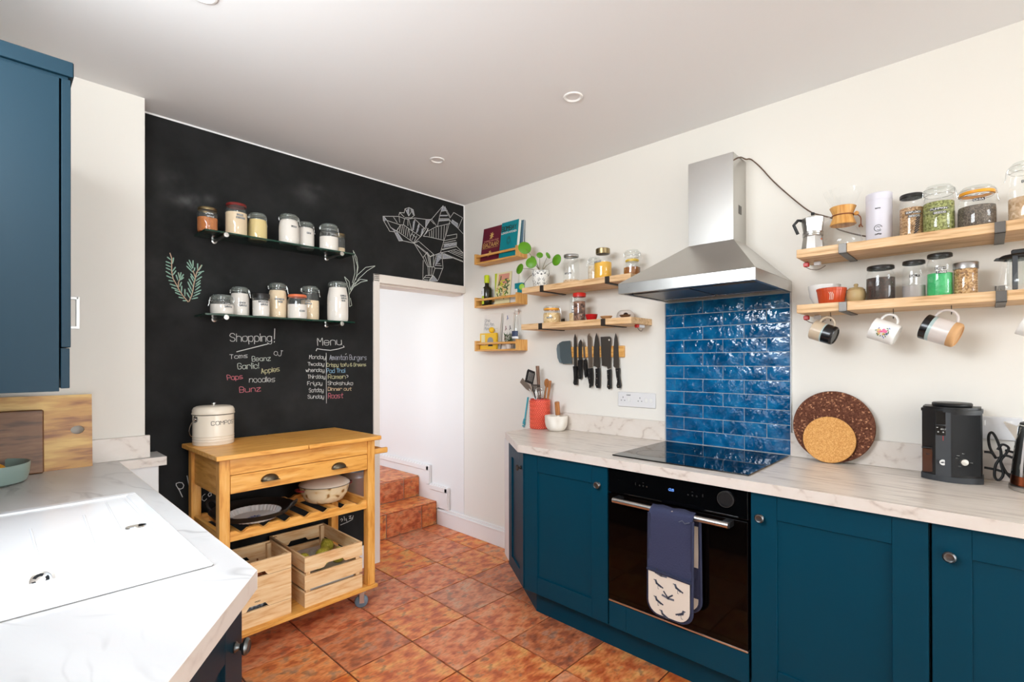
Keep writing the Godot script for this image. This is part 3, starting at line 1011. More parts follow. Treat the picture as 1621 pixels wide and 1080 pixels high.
func room() -> void:
	var f := struct("floor", Mb.new().span(-2.94, 0.15, -0.15, -0.006, -0.36, 3.3), M.grout_floor)
	struct("floor_dining", Mb.new().span(-2.94, 0.15, -0.15, 0.0, 3.3, 8.75), M.stone_beige)
	tile_grid(f, -2.79, -0.002, -0.347, 3.3)
	# passage: two tiled steps up to a higher floor
	var s := struct("floor_passage", Mb.new().span(-2.2, 0.0, -0.15, 0.182, -0.59, -0.352).span(-2.2, 0.0, -0.15, 0.357, -1.95, -0.592), M.grout_step, "terracotta tiled steps rising through the white doorway")
	var kk := 0
	for seg in [[-0.9, -0.494], [-0.488, -0.166], [-0.160, -0.016]]:
		step_tile(s, seg[0], seg[1], 0.002, 0.180, -0.352, -0.343, [0, 1, 0][kk])
		kk += 1
	for seg in [[-0.9, -0.503], [-0.497, -0.016]]:
		step_tile(s, seg[0], seg[1], 0.181, 0.190, -0.587, -0.345, 1 if kk % 2 else 0)
		kk += 1
	for seg in [[-0.9, -0.506], [-0.500, -0.173], [-0.167, -0.016]]:
		step_tile(s, seg[0], seg[1], 0.193, 0.355, -0.594, -0.585, [1, 0, 1][kk % 3])
		kk += 1
	for i in 4:
		for j in 4:
			step_tile(s, -0.016 - 0.33 * (i + 1) + 0.003, -0.016 - 0.33 * i - 0.003, 0.356, 0.365, -0.587 - 0.33 * (j + 1) + 0.003, -0.587 - 0.33 * j - 0.003, (i + j) % 2)
	struct("ceiling", Mb.new().span(-2.94, 0.15, 2.574, 2.72, -0.17, 5.60).span(-2.94, 0.15, 2.574, 2.72, 7.60, 8.75).span(-2.94, -2.22, 2.574, 2.72, 5.60, 7.60).span(-0.78, 0.15, 2.574, 2.72, 5.60, 7.60), M.ceiling_paint)
	var w3 := struct("window_3", Mb.new().span(-2.22, -0.78, 2.70, 2.76, 5.60, 5.66, 0.004).span(-2.22, -0.78, 2.70, 2.76, 7.54, 7.60, 0.004).span(-2.22, -2.16, 2.70, 2.76, 5.66, 7.54, 0.004).span(-0.84, -0.78, 2.70, 2.76, 5.66, 7.54, 0.004), M.trim_paint)
	put("pane", Mb.new().span(-2.17, -0.83, 2.735, 2.741, 5.65, 7.55), M.window_glass, w3)
	struct("wall_right", Mb.new().span(0.0, 0.15, -0.15, 2.72, -0.013, 8.75), M.wall_paint)
	struct("wall_passage_right", Mb.new().span(0.001, 0.15, -0.15, 2.95, -2.0, -0.0165).span(0.02, 0.16, -0.1, 2.9, -0.1, 0.1), M.white_wall)
	struct("wall_passage_far", Mb.new().span(-2.3, 0.15, -0.15, 2.95, -2.05, -1.95), M.white_wall)
	struct("wall_passage_left", Mb.new().span(-2.3, -2.2, -0.15, 2.95, -2.0, -1.75).span(-2.3, -2.2, -0.15, 2.95, -0.45, -0.1).span(-2.3, -2.2, -0.15, 0.9, -1.75, -0.45).span(-2.3, -2.2, 2.3, 2.95, -1.75, -0.45), M.white_wall)
	struct("ceiling_passage", Mb.new().span(-2.3, 0.15, 2.8, 2.95, -2.05, -0.1), M.white_wall)
	var wb := struct("wall_back", Mb.new().span(-2.94, -0.80, -0.15, 2.72, -0.154, 0.0).span(-0.80, 0.0, 1.90, 2.72, -0.154, 0.0), M.white_wall, "blackboard-painted end wall with chalk lists, drawings and a doorway")
	# the black paint is a skin on that wall, with its own picture of wiped chalk
	var p := Mb.new()
	for r in [[-2.3, -0.805, 0.0, 2.565], [-0.805, -0.012, 1.934, 2.565]]:
		var z := 0.0012
		var q := []
		for c in [[r[0], r[2]], [r[1], r[2]], [r[1], r[3]], [r[0], r[3]]]:
			q.append(Vector2((c[0] + 2.3) / 2.3, 1.0 - c[1] / 2.574))
		var m := Vector3(0, 0, 1)
		p.quad(V(r[0], r[2], z), V(r[1], r[2], z), V(r[1], r[3], z), V(r[0], r[3], z), m, m, m, m, q[0], q[1], q[2], q[3])
		p.span(r[0], r[1], r[2], r[3], 0.0, z - 0.0001)
	put("blackboard_paint", p, M.slate, wb)
	struct("wall_pier", Mb.new().span(-2.94, -2.075, -0.15, 2.6, 0.0, 0.143, 0.002), M.wall_paint, "cream wall projection between the blackboard and the teal wall cabinet")
	# window over the sink and glazed doors behind the camera
	struct("wall_left", Mb.new().span(-2.94, -2.79, -0.15, 2.72, 0.0, 1.13).span(-2.94, -2.79, -0.15, 2.72, 2.5, 8.75).span(-2.94, -2.79, -0.15, 1.15, 1.13, 2.5).span(-2.94, -2.79, 2.48, 2.72, 1.13, 2.5), M.wall_paint)
	struct("wall_front", Mb.new().span(-2.94, -2.5, -0.15, 2.72, 8.6, 8.75).span(-0.4, 0.15, -0.15, 2.72, 8.6, 8.75).span(-2.5, -0.4, 2.15, 2.72, 8.6, 8.75).span(-2.5, -0.4, -0.15, 0.0, 8.6, 8.75), M.wall_paint)
	var w := struct("window_1", Mb.new().span(-2.93, -2.86, 1.15, 1.20, 1.13, 2.5, 0.004).span(-2.93, -2.86, 2.43, 2.48, 1.13, 2.5, 0.004).span(-2.93, -2.86, 1.20, 2.43, 1.13, 1.18, 0.004).span(-2.93, -2.86, 1.20, 2.43, 2.45, 2.5, 0.004).span(-2.92, -2.87, 1.78, 1.82, 1.18, 2.45, 0.004), M.trim_paint)
	put("pane", Mb.new().span(-2.90, -2.895, 1.19, 2.44, 1.17, 2.46), M.window_glass, w)
	var d := struct("door_1", Mb.new().span(-2.5, -2.42, 0.0, 2.15, 8.64, 8.71, 0.004).span(-0.48, -0.4, 0.0, 2.15, 8.64, 8.71, 0.004).span(-1.5, -1.4, 0.0, 2.15, 8.64, 8.71, 0.004).span(-2.42, -0.48, 2.07, 2.15, 8.64, 8.71, 0.004).span(-2.42, -0.48, 0.0, 0.1, 8.64, 8.71, 0.004), M.trim_paint)
	put("pane", Mb.new().span(-2.43, -1.49, 0.09, 2.08, 8.67, 8.676), M.window_glass, d)
	put("pane", Mb.new().span(-1.41, -0.47, 0.09, 2.08, 8.67, 8.676), M.window_glass, d)
	var w2 := struct("window_2", Mb.new().span(-2.28, -2.22, 0.9, 0.95, -1.75, -0.45, 0.004).span(-2.28, -2.22, 2.25, 2.3, -1.75, -0.45, 0.004).span(-2.28, -2.22, 0.95, 2.25, -1.75, -1.70, 0.004).span(-2.28, -2.22, 0.95, 2.25, -0.50, -0.45, 0.004), M.trim_paint)
	put("pane", Mb.new().span(-2.25, -2.245, 0.94, 2.26, -1.71, -0.49), M.window_glass, w2)
	# door lining
	struct("trim_1", Mb.new().span(-0.809, -0.762, 0.0, 1.937, -0.162, 0.012, 0.003).span(-0.809, 0.0, 1.880, 1.937, -0.162, 0.012, 0.003).span(-0.764, -0.745, 0.0, 1.882, -0.158, -0.03, 0.003).span(-0.764, 0.0, 1.868, 1.882, -0.158, -0.03, 0.003), M.trim_warm, "white painted door frame cut into the blackboard wall")
	# skirtings
	var sk := Mb.new()
	for zz in [[-0.335, 0.905]]:
		sk.span(-0.018, 0.0, 0.0, 0.118, zz[0], zz[1], 0.003)
		sk.span(-0.023, 0.0, 0.110, 0.126, zz[0], zz[1], 0.005)
		sk.span(-0.014, 0.0, 0.124, 0.145, zz[0], zz[1], 0.005)
	struct("baseboard_right", sk, M.trim_paint, "white moulded skirting board running to the cabinets")
	sk = Mb.new()
	var turn := Basis(Vector3(0, 0, 1), Vector3(0, 1, 0), Vector3(-1, 0, 0))
	sk.at(0, 0, 0, turn)
	sk.prism(P2([-1950, 356, -1950, 468, -434, 468, -434, 318, -188, 318, -188, 140, -350, 130, -350, 186, -592, 186, -592, 356]), 0.0, 0.014)
	sk.at()
	sk.span(-0.026, 0.0, 0.424, 0.468, -1.95, -0.440, 0.006).span(-0.020, 0.0, 0.466, 0.476, -1.95, -0.432, 0.003)
	sk.span(-0.026, 0.0, 0.31, 0.470, -0.478, -0.436, 0.006).span(-0.020, 0.0, 0.31, 0.474, -0.438, -0.430, 0.003)
	sk.span(-0.026, 0.0, 0.276, 0.318, -0.440, -0.192, 0.006).span(-0.020, 0.0, 0.316, 0.325, -0.436, -0.186, 0.003)
	sk.span(-0.026, 0.0, 0.14, 0.320, -0.232, -0.190, 0.006).span(-0.020, 0.0, 0.14, 0.322, -0.192, -0.184, 0.003)
	struct("baseboard_passage", sk, M.trim_paint, "white moulded skirting board stepping up beside the tiled steps")
	struct("baseboard_back", Mb.new().span(-2.03, -0.81, 0.0, 0.122, 0.0, 0.018, 0.003).span(-2.03, -0.81, 0.12, 0.145, 0.0, 0.013, 0.004), M.trim_paint)


func downlight(x: float, z: float, label: String) -> void:
	var o := thing("downlight", label, "ceiling light", Vector3(x, 2.574, z), 0.0, "recessed downlights in the ceiling")
	put("ring", Mb.new().lathe([Vector2(0.028, 0.004), Vector2(0.032, -0.002), Vector2(0.037, -0.006), Vector2(0.043, -0.005), Vector2(0.046, -0.0005)], 28), M.white_gloss, o)
	put("lamp", Mb.new().lathe([Vector2(0.0, 0.002), Vector2(0.024, 0.001), Vector2(0.029, 0.003)], 24), M.white_plastic, o)


func lights_in_ceiling() -> void:
	downlight(-0.708, 1.583, "white recessed downlight in the ceiling nearest the cooker hood")
	downlight(-0.698, 0.554, "small white recessed downlight in the ceiling near the doorway corner")
	downlight(-2.083, 1.085, "white recessed downlight cut by the top edge above the blackboard end")


# ------------------------------------------------------------------ fitted kitchen
func knob_mesh() -> Mb:
	return Mb.new().at(0, 0, 0, Basis(Vector3(1, 0, 0), PI / 2)).lathe([Vector2(0.0, 0.0), Vector2(0.010, 0.0), Vector2(0.0105, 0.003), Vector2(0.007, 0.006), Vector2(0.0055, 0.011), Vector2(0.008, 0.015), Vector2(0.0155, 0.018), Vector2(0.0165, 0.022), Vector2(0.0150, 0.025), Vector2(0.012, 0.0275), Vector2(0.0105, 0.0265), Vector2(0.0, 0.0275)], 20)


# framed door in its own plane: width w, height h, front at z = 0.02, hinge frame 9 cm
func door_mesh(w: float, h: float, rail := 0.088) -> Mb:
	var b := Mb.new()
	var e := 0.0012
	b.span(-w / 2, -w / 2 + rail, -h / 2, h / 2, 0.0, 0.02, e)
	b.span(w / 2 - rail, w / 2, -h / 2, h / 2, 0.0, 0.02, e)
	b.span(-w / 2 + rail + 0.0003, w / 2 - rail - 0.0003, h / 2 - rail, h / 2, 0.0, 0.02, e)
	b.span(-w / 2 + rail + 0.0003, w / 2 - rail - 0.0003, -h / 2, -h / 2 + rail, 0.0, 0.02, e)
	b.span(-w / 2 + 0.03, w / 2 - 0.03, -h / 2 + 0.03, h / 2 - 0.03, 0.001, 0.0115)
	return b


func base_unit(z0: float, z1: float, knob_z: float, label: String) -> void:
	var o := thing("base_cabinet", label, "cabinet", Vector3(-0.60, 0.145, (z0 + z1) / 2), WALL)
	var w := z1 - z0
	put("body", Mb.new().span(-w / 2, w / 2, 0.0, 0.722, -0.58, -0.001), M.teal, o)
	var d := put("door", door_mesh(w - 0.004, 0.718), M.teal, o)
	d.position = Vector3(0, 0.361, 0)
	var k := put("knob", knob_mesh(), M.pewter, d, "pewter knob")
	k.position = Vector3(knob_z - (z0 + z1) / 2, 0.778 - 0.145 - 0.361, 0.02)


func right_run() -> void:
	base_unit(1.192, 1.709, 1.661, "teal base cabinet with framed door left of the oven")
	base_unit(2.327, 2.837, 2.364, "wide teal base cabinet with framed door right of the oven")
	base_unit(2.841, 3.36, 2.883, "teal base cabinet cut by the right edge, farthest right of the oven")
	# angled end unit
	var d := Vector2(0.54, -0.842).normalized()
	var c := Vector2(-0.604, 1.196)
	var e := c + d * 0.335
	var n := Vector2(d.y, -d.x)
	if n.x > 0.0:
		n = -n
	var o := thing("corner_cabinet", "narrow angled teal end cabinet facing the doorway", "cabinet")
	var flat := Basis(Vector3(1, 0, 0), Vector3(0, 0, 1), Vector3(0, -1, 0))
	put("body", Mb.new().at(0, 0, 0, flat).prism(PackedVector2Array([c, e, Vector2(-0.03, e.y), Vector2(-0.03, 1.188), Vector2(c.x, 1.19)]), -0.866, -0.145), M.teal, o)
	var m := (c + e) * 0.5
	var door := put("door", door_mesh(0.33, 0.718, 0.07), M.teal, o)
	door.position = Vector3(m.x, 0.145 + 0.361, m.y)
	door.rotation.y = atan2(n.x, n.y)
	var k := put("knob", knob_mesh(), M.iron_dark, door, "dark metal knob")
	k.position = Vector3(0.125, 0.272, 0.02)
	# white end panel between the angled unit and the wall
	var g := e + d * 0.145
	put("end_panel", Mb.new().at(0, 0, 0, flat).prism(PackedVector2Array([e + n * 0.012, g + n * 0.012, Vector2(g.x + 0.02, g.y), Vector2(-0.012, g.y), Vector2(-0.012, e.y), e]), -0.868, -0.150), M.trim_paint, o, "white painted end panel")
	# plinth
	put("plinth", Mb.new().span(-0.531, -0.514, 0.0, 0.144, 1.2, 3.36), M.teal, thing("plinth", "teal plinth board under the row of base cabinets", "plinth"))
	var pl: Node3D = get_node("plinth")
	var pe := Vector2(-0.531, 1.2) + d * 0.34
	put("plinth_return", Mb.new().at(0, 0, 0, flat).prism(PackedVector2Array([Vector2(-0.531, 1.2), pe, pe + Vector2(0.02, 0.0), Vector2(-0.514, 1.204)]), -0.144, 0.0), M.teal, pl)
	# worktop with its angled end
	var wt := thing("worktop", "pale marble-patterned worktop holding the hob", "worktop")
	put("slab", Mb.new().at(0, 0, 0, flat).prism(PackedVector2Array([Vector2(-0.002, 0.795), Vector2(-0.354, 0.796), Vector2(-0.640, 1.169), Vector2(-0.642, 3.5), Vector2(-0.002, 3.5)]), -0.9095, -0.87), M.marble_right, wt)
	put("edging", Mb.new().span(-0.6445, -0.6418, 0.8700, 0.9095, 1.168, 3.5).at(0, 0, 0, flat).prism(PackedVector2Array([Vector2(-0.6445, 1.168), Vector2(-0.356, 0.792), Vector2(-0.354, 0.796), Vector2(-0.640, 1.1695)]), -0.9095, -0.87), M.marble_edge, wt)
	for r in [[0.93, 1.686, "low marble-patterned upstand between the knives and the worktop"], [2.306, 3.5, "low marble-patterned upstand behind the cork mats and the grinder"]]:
		tag(put("upstand", Mb.new().span(-0.02, -0.001, 0.91, 1.017, r[0], r[1], 0.0015), M.marble_edge), r[2], "upstand")
	# hob
	var h := thing("hob", "black glass induction hob set on the worktop below the blue tiles", "hob", Vector3(-0.307, 0.91, 2.003), WALL)
	put("glass", Mb.new().box(Vector3(0, 0.003, 0), Vector3(0.606, 0.006, 0.526), 0.002), M.black_glass, h)
	var zb := Mb.new()
	for q in [[-0.16, 0.11, 0.09], [0.16, 0.11, 0.075], [-0.16, -0.12, 0.075], [0.16, -0.12, 0.09]]:
		zb.at(q[0], 0.0, q[1])
		zb.lathe([Vector2(q[2], 0.0058), Vector2(q[2], 0.00615), Vector2(q[2] - 0.0012, 0.00615), Vector2(q[2] - 0.0012, 0.0058)], 40)
	put("zone_marking", zb, M.grey_plastic, h)
	oven()


func oven() -> void:
	var o := thing("oven", "black built-in electric oven with a steel bar handle", "oven", Vector3(-0.60, 0.262, 2.017), WALL)
	put("body", Mb.new().span(-0.30, 0.30, 0.0, 0.60, -0.55, -0.002), M.black_matte, o)
	var door := put("door", Mb.new().span(-0.302, 0.302, 0.008, 0.488, 0.0, 0.024, 0.002), M.oven_glass, o, "dark glass oven door")
	put("door_frame", Mb.new().span(-0.302, 0.302, 0.0, 0.0075, 0.0, 0.0245, 0.001), M.steel_satin, o, "thin steel strip along the bottom of the door")
	put("control_panel", Mb.new().span(-0.302, 0.302, 0.494, 0.604, 0.0, 0.022, 0.002), M.black_glass, o)
	var hb := Mb.new().tube([V(-0.249, 0.475, 0.07), V(0.249, 0.475, 0.07)], 0.0115, 16)
	var hd := put("handle", hb, M.steel_satin, o, "brushed steel bar handle")
	put("handle_bracket", Mb.new().span(-0.252, -0.222, 0.462, 0.486, 0.02, 0.066, 0.002), M.black_plastic, hd)
	put("handle_bracket", Mb.new().span(0.222, 0.252, 0.462, 0.486, 0.02, 0.066, 0.002), M.black_plastic, hd)
	var di := put("dial", Mb.new().at(0.222, 0.559, 0.022, Basis(Vector3(1, 0, 0), PI / 2)).lathe([Vector2(0.031, 0.0), Vector2(0.031, 0.006), Vector2(0.029, 0.008), Vector2(0.026, 0.008), Vector2(0.025, 0.005), Vector2(0.0, 0.005)], 32), M.black_plastic, o)
	put("ring", Mb.new().at(0.222, 0.559, 0.0305, Basis(Vector3(1, 0, 0), PI / 2)).lathe([Vector2(0.0305, -0.001), Vector2(0.0305, 0.0005), Vector2(0.0290, 0.0005)], 32), M.iron, di)
	var ds := Mb.new()
	centred(ds, "6:28", Vector2(0.0, 0.555), 0.022, 0.009, 0.0016, 0.0226)
	put("clock_display", ds, M.display_glow, o, "small blue-white lit clock digits")
	var ic := Mb.new()
	for x in [-0.145, -0.128, -0.111, 0.072, 0.090, 0.108]:
		ic.box(Vector3(x, 0.548, 0.0222), Vector3(0.006, 0.006, 0.0006))
	for x in [-0.128, 0.09]:
		ic.box(Vector3(x, 0.562, 0.0222), Vector3(0.006, 0.003, 0.0006))
	ic.box(Vector3(-0.165, 0.552, 0.0222), Vector3(0.004, 0.012, 0.0006)).box(Vector3(0.132, 0.555, 0.0222), Vector3(0.004, 0.012, 0.0006))
	centred(ic, "m", Vector2(-0.245, 0.556), 0.014, 0.006, 0.0014, 0.0224)
	put("touch_keys", ic, M.black_matte, o)
	# fixed board below the oven
	var b := thing("filler_panel", "shallow teal panel under the oven door", "panel", Vector3(-0.60, 0.145, 2.017), WALL)
	put("board", Mb.new().span(-0.303, -0.2155, 0.0, 0.112, 0.0, 0.02, 0.001).span(-0.2150, 0.303, 0.0, 0.112, 0.0, 0.0196, 0.001).span(-0.30, 0.30, 0.005, 0.10, -0.5, 0.001), M.teal, b)


func oven_glove() -> void:
	# draped over the bar: front flap, roll, shorter back flap
	var o := thing("oven_glove", "navy quilted double oven glove with gull pockets hanging on the oven handle", "oven glove", Vector3(-0.67, 0.737, 2.0465), WALL)
	var hw := 0.092
	var rows := 30
	var b := Mb.new()
	var bind := Mb.new()
	var sect := []
	for i in rows + 1:
		var s := -0.43 + 0.87 * i / rows      # along the cloth: negative in front, 0 over the bar
		var y: float
		var z: float
		var roll := 0.026
		if s < -0.03:
			y = s + 0.018
			z = 0.020 + 0.010 * clampf((-s) / 0.4, 0, 1) + 0.003 * sin(s * 22.0)
		elif s > 0.03:
			y = -(s - 0.018)
			z = -0.022 - 0.004 * sin(s * 17.0)
		else:
			var a := (s + 0.03) / 0.06 * PI
			y = -0.012 + roll * sin(a)
			z = 0.022 * cos(a)
		sect.append([s, y, z])
	for i in rows:
		for layer in [0.006, -0.006]:
			for j in 8:
				var q := []
				for c in [[i, j], [i + 1, j], [i + 1, j + 1], [i, j + 1]]:
					var e: Array = sect[c[0]]
					var u: float = -1.0 + 2.0 * c[1] / 8
					var w := hw
					var endd: float = minf(e[0] + 0.43, 0.40 - e[0])
					if endd < 0.05:
						w = hw - 0.05 + sqrt(maxf(0.0, 0.0025 - pow(0.05 - maxf(endd, 0.0), 2)))
					var nrm := Vector3(0, 0, 1)
					if e[0] > 0.03:
						nrm = Vector3(0, 0, -1)
					elif e[0] > -0.03:
						var a: float = (e[0] + 0.03) / 0.06 * PI
						nrm = Vector3(0, sin(a), cos(a))
					var puff := 0.0055 * sin(u * 9.0 + e[0] * 40.0) * sin(u * 9.0 - e[0] * 40.0)
					var shift := 0.0 if e[0] < 0.0 else 0.012 * clampf(e[0] / 0.2, 0, 1)
					q.append([Vector3(u * w + shift, e[1], e[2]) + nrm * (layer + (puff if layer > 0.0 else 0.0)), nrm * signf(layer)])
				if sect[i + 1][0] > 0.405:
					continue
				b.quad(q[0][0], q[1][0], q[2][0], q[3][0], q[0][1], q[1][1], q[2][1], q[3][1])
	put("quilted_cloth", b, M.navy_cloth, o)
	# bindings round both flaps
	for f in [[-0.43, 0.030, -0.0, 1.0], [0.40, -0.024, 0.012, -1.0]]:
		var yb: float = -0.412 if f[0] < 0.0 else -0.382
		var x0: float = f[2]
		var pts := [V(x0 - hw, -0.01, f[1] - 0.008 * f[3]), V(x0 - hw, yb * 0.5, f[1] - 0.003 * f[3]), V(x0 - hw, yb + 0.05, f[1])]
		for k in 7:
			var a := PI + PI / 2 * k / 6
			pts.append(V(x0 - hw + 0.05 + 0.05 * cos(a), yb + 0.05 + 0.05 * sin(a), f[1]))
		for k in 7:
			var a := PI * 1.5 + PI / 2 * k / 6
			pts.append(V(x0 + hw - 0.05 + 0.05 * cos(a), yb + 0.05 + 0.05 * sin(a), f[1]))
		pts.append(V(x0 + hw, yb * 0.5, f[1] - 0.003 * f[3]))
		pts.append(V(x0 + hw, -0.01, f[1] - 0.008 * f[3]))
		bind.tube(pts, 0.0068, 8)
	put("binding", bind, M.navy_binding, o)
	for f in [[0.0, 0.041, -0.412, -0.235], [0.012, -0.014, -0.382, -0.03]]:
		var out := PackedVector2Array([Vector2(f[0] - hw + 0.006, f[3]), Vector2(f[0] + hw - 0.006, f[3] - 0.008)])
		for k in 7:
			var a := -PI / 2 * k / 6
			out.append(Vector2(f[0] + hw - 0.053 + 0.047 * cos(a), f[2] + 0.053 + 0.047 * sin(a)))
		for k in 7:
			var a := -PI / 2 - PI / 2 * k / 6
			out.append(Vector2(f[0] - hw + 0.053 + 0.047 * cos(a), f[2] + 0.053 + 0.047 * sin(a)))
		var pk := put("pocket", Mb.new().prism(out, f[1] - 0.006, f[1]), M.linen, o, "off-white pocket")
		if f[1] > 0.0:
			put("pocket_edge", Mb.new().tube([V(-hw, f[3] + 0.001, f[1] - 0.001), V(hw, f[3] - 0.008, f[1] - 0.001)], 0.006, 8), M.navy_binding, pk)
			var body := Mb.new()
			var dark := Mb.new()
			for g in [[-0.045, -0.285, 1, 0], [0.038, -0.278, 1, 0], [0.0, -0.325, 1, 1], [-0.045, -0.352, 1, 0], [0.055, -0.372, -1, 0], [-0.03, -0.243, 1, 1], [-0.02, -0.400, 1, 0]]:
				var gx: float = g[0]
				var gy: float = g[1]
				var s: float = g[2]
				if g[3] == 1:
					body.stroke([Vector2(gx - 0.024 * s, gy + 0.002), Vector2(gx, gy - 0.004), Vector2(gx + 0.022 * s, gy - 0.003)], 0.008, f[1] + 0.0006)
					dark.stroke([Vector2(gx - 0.018 * s, gy + 0.018), Vector2(gx - 0.004, gy + 0.002)], 0.006, f[1] + 0.0009)
					dark.stroke([Vector2(gx + 0.018 * s, gy + 0.014), Vector2(gx, gy)], 0.006, f[1] + 0.0009)
				else:
					body.stroke([Vector2(gx - 0.008 * s, gy + 0.012), Vector2(gx - 0.004 * s, gy + 0.002), Vector2(gx + 0.012 * s, gy - 0.006)], 0.009, f[1] + 0.0006)
					dark.stroke([Vector2(gx - 0.002 * s, gy + 0.002), Vector2(gx + 0.022 * s, gy - 0.009)], 0.006, f[1] + 0.0009)
					dark.stroke([Vector2(gx - 0.016 * s, gy + 0.014), Vector2(gx - 0.008 * s, gy + 0.014)], 0.003, f[1] + 0.0009)
					dark.stroke([Vector2(gx + 0.002 * s, gy - 0.006), Vector2(gx + 0.001 * s, gy - 0.018), Vector2(gx + 0.006, gy - 0.018)], 0.0016, f[1] + 0.0009)
			put("gull_print", body, M.gull_grey, pk)
			put("gull_print", dark, M.gull_dark, pk)
	var tag_ := Mb.new()
	tag_.stroke([Vector2(0.042, -0.018), Vector2(0.055, -0.010), Vector2(0.066, -0.020), Vector2(0.084, -0.012)], 0.003, 0.0335)
	put("hanging_loop", tag_, M.gull_grey, o)


func hood() -> void:
	var o := thing("cooker_hood", "brushed steel chimney cooker hood above the blue tiles", "cooker hood", Vector3(0.0, 1.669, 2.0), WALL)
	# local x = z - 2.0, local z = -x
	put("chimney", Mb.new().span(-0.110, 0.108, 0.25, 0.661, 0.0, 0.168, 0.0015), M.steel, o)
	put("vent", Mb.new().span(0.1082, 0.1095, 0.385, 0.425, 0.065, 0.10), M.iron, o, "small dark vent grille in the chimney side")
	var b := Mb.new()
	var A := [V(-0.110, 0.251, 0.168), V(0.108, 0.251, 0.168), V(0.108, 0.251, 0.0), V(-0.110, 0.251, 0.0)]
	var B := [V(-0.308, 0.049, 0.5), V(0.310, 0.049, 0.5), V(0.310, 0.049, 0.0), V(-0.308, 0.049, 0.0)]
	for i in 3:
		var j := (i + 1) % 4
		if i == 2:
			continue
		var m: Vector3 = (B[j] - B[i]).cross(A[i] - B[i]).normalized()
		b.flat(B[i], B[j], A[j], A[i], m)
	var m2: Vector3 = (B[0] - B[3]).cross(A[3] - B[3]).normalized()
	b.flat(B[3], B[0], A[0], A[3], m2)
	put("canopy", b, M.steel, o)
	var r := Mb.new()
	r.span(-0.308, 0.310, 0.0, 0.049, 0.484, 0.5, 0.0012)
	r.span(-0.308, -0.292, 0.0, 0.049, 0.0, 0.484, 0.0012).span(0.294, 0.310, 0.0, 0.049, 0.0, 0.484, 0.0012)
	r.span(-0.292, 0.294, 0.0, 0.049, 0.0, 0.014)
	put("rim", r, M.steel, o)
	var base := Mb.new().span(-0.292, 0.294, 0.02, 0.028, 0.014, 0.484)
	put("underside", base, M.steel_side, o)
	for x in [-0.147, 0.149]:
		put("grease_filter", Mb.new().span(x - 0.142, x + 0.142, 0.004, 0.02, 0.10, 0.40, 0.003), M.filter_mesh, o)
		put("filter_edge", Mb.new().span(x - 0.142, x + 0.142, 0.003, 0.02, 0.082, 0.094, 0.002), M.chrome, o)
	put("control_strip", Mb.new().span(-0.13, 0.12, 0.002, 0.02, 0.43, 0.472, 0.002), M.black_plastic, o, "black control strip under the front edge")


func splashback() -> void:
	var o := thing("tiled_splashback", "panel of glossy handmade blue tiles between hob and hood", "splashback", Vector3(0.0, 0.911, 1.996), WALL)
	put("backing", Mb.new().span(-0.3095, 0.3095, 0.0, 0.757, 0.0, 0.006).span(-0.3125, -0.3085, 0.0, 0.757, 0.0, 0.014, 0.001).span(0.3085, 0.3125, 0.0, 0.757, 0.0, 0.014, 0.001), M.grout_wall, o, "pale grout and edge trim")
	var tw := 0.2058
	var th := 0.0684
	for row in 11:
		var y0 := 0.002 + row * th
		var xs := [-0.308, -0.308 + tw, -0.308 + 2 * tw, 0.3085] if row % 2 == 0 else [-0.308, -0.308 + tw * 0.5, -0.308 + tw * 1.5, -0.308 + tw * 2.5, 0.3085]
		for i in xs.size() - 1:
			var c := Vector3((xs[i] + xs[i + 1]) * 0.5, y0 + th * 0.5, 0.0)
			var w: float = xs[i + 1] - xs[i] - 0.0035
			var h := th - 0.0035
			var b := Mb.new()
			# gently uneven glazed face: a 6 x 3 net with soft edges
			var nx := 6
			var ny := 3
			var hs := []
			for a in nx + 1:
				var colv := []
				for q in ny + 1:
					var edge: bool = a == 0 or a == nx or q == 0 or q == ny
					colv.append(0.0095 + (0.0 if edge else 0.0018) + rng.randf_range(-0.0004, 0.0004))
				hs.append(colv)
			var pos := func(a: int, q: int) -> Vector3: return Vector3(-w / 2 + w * a / nx, -h / 2 + h * q / ny, hs[a][q])
			var nor := func(a: int, q: int) -> Vector3:
				var l: Vector3 = pos.call(maxi(a - 1, 0), q)
				var r: Vector3 = pos.call(mini(a + 1, nx), q)
				var d: Vector3 = pos.call(a, maxi(q - 1, 0))
				var u: Vector3 = pos.call(a, mini(q + 1, ny))
				return (r - l).cross(u - d).normalized()
			for a in nx:
				for q in ny:
					b.quad(pos.call(a, q), pos.call(a + 1, q), pos.call(a + 1, q + 1), pos.call(a, q + 1), nor.call(a, q), nor.call(a + 1, q), nor.call(a + 1, q + 1), nor.call(a, q + 1))
			for s in [-1.0, 1.0]:
				b.flat(V(s * w / 2, -h / 2, 0.004), V(s * w / 2, h / 2, 0.004), V(s * w / 2, h / 2, 0.0093), V(s * w / 2, -h / 2, 0.0093), V(s, 0, 0))
				b.flat(V(-w / 2, s * h / 2, 0.004), V(w / 2, s * h / 2, 0.004), V(w / 2, s * h / 2, 0.0093), V(-w / 2, s * h / 2, 0.0093), V(0, s, 0))
			var t := put("tile", b, M["blue_tile%d" % (rng.randi() % 4)], o)
			t.position = c


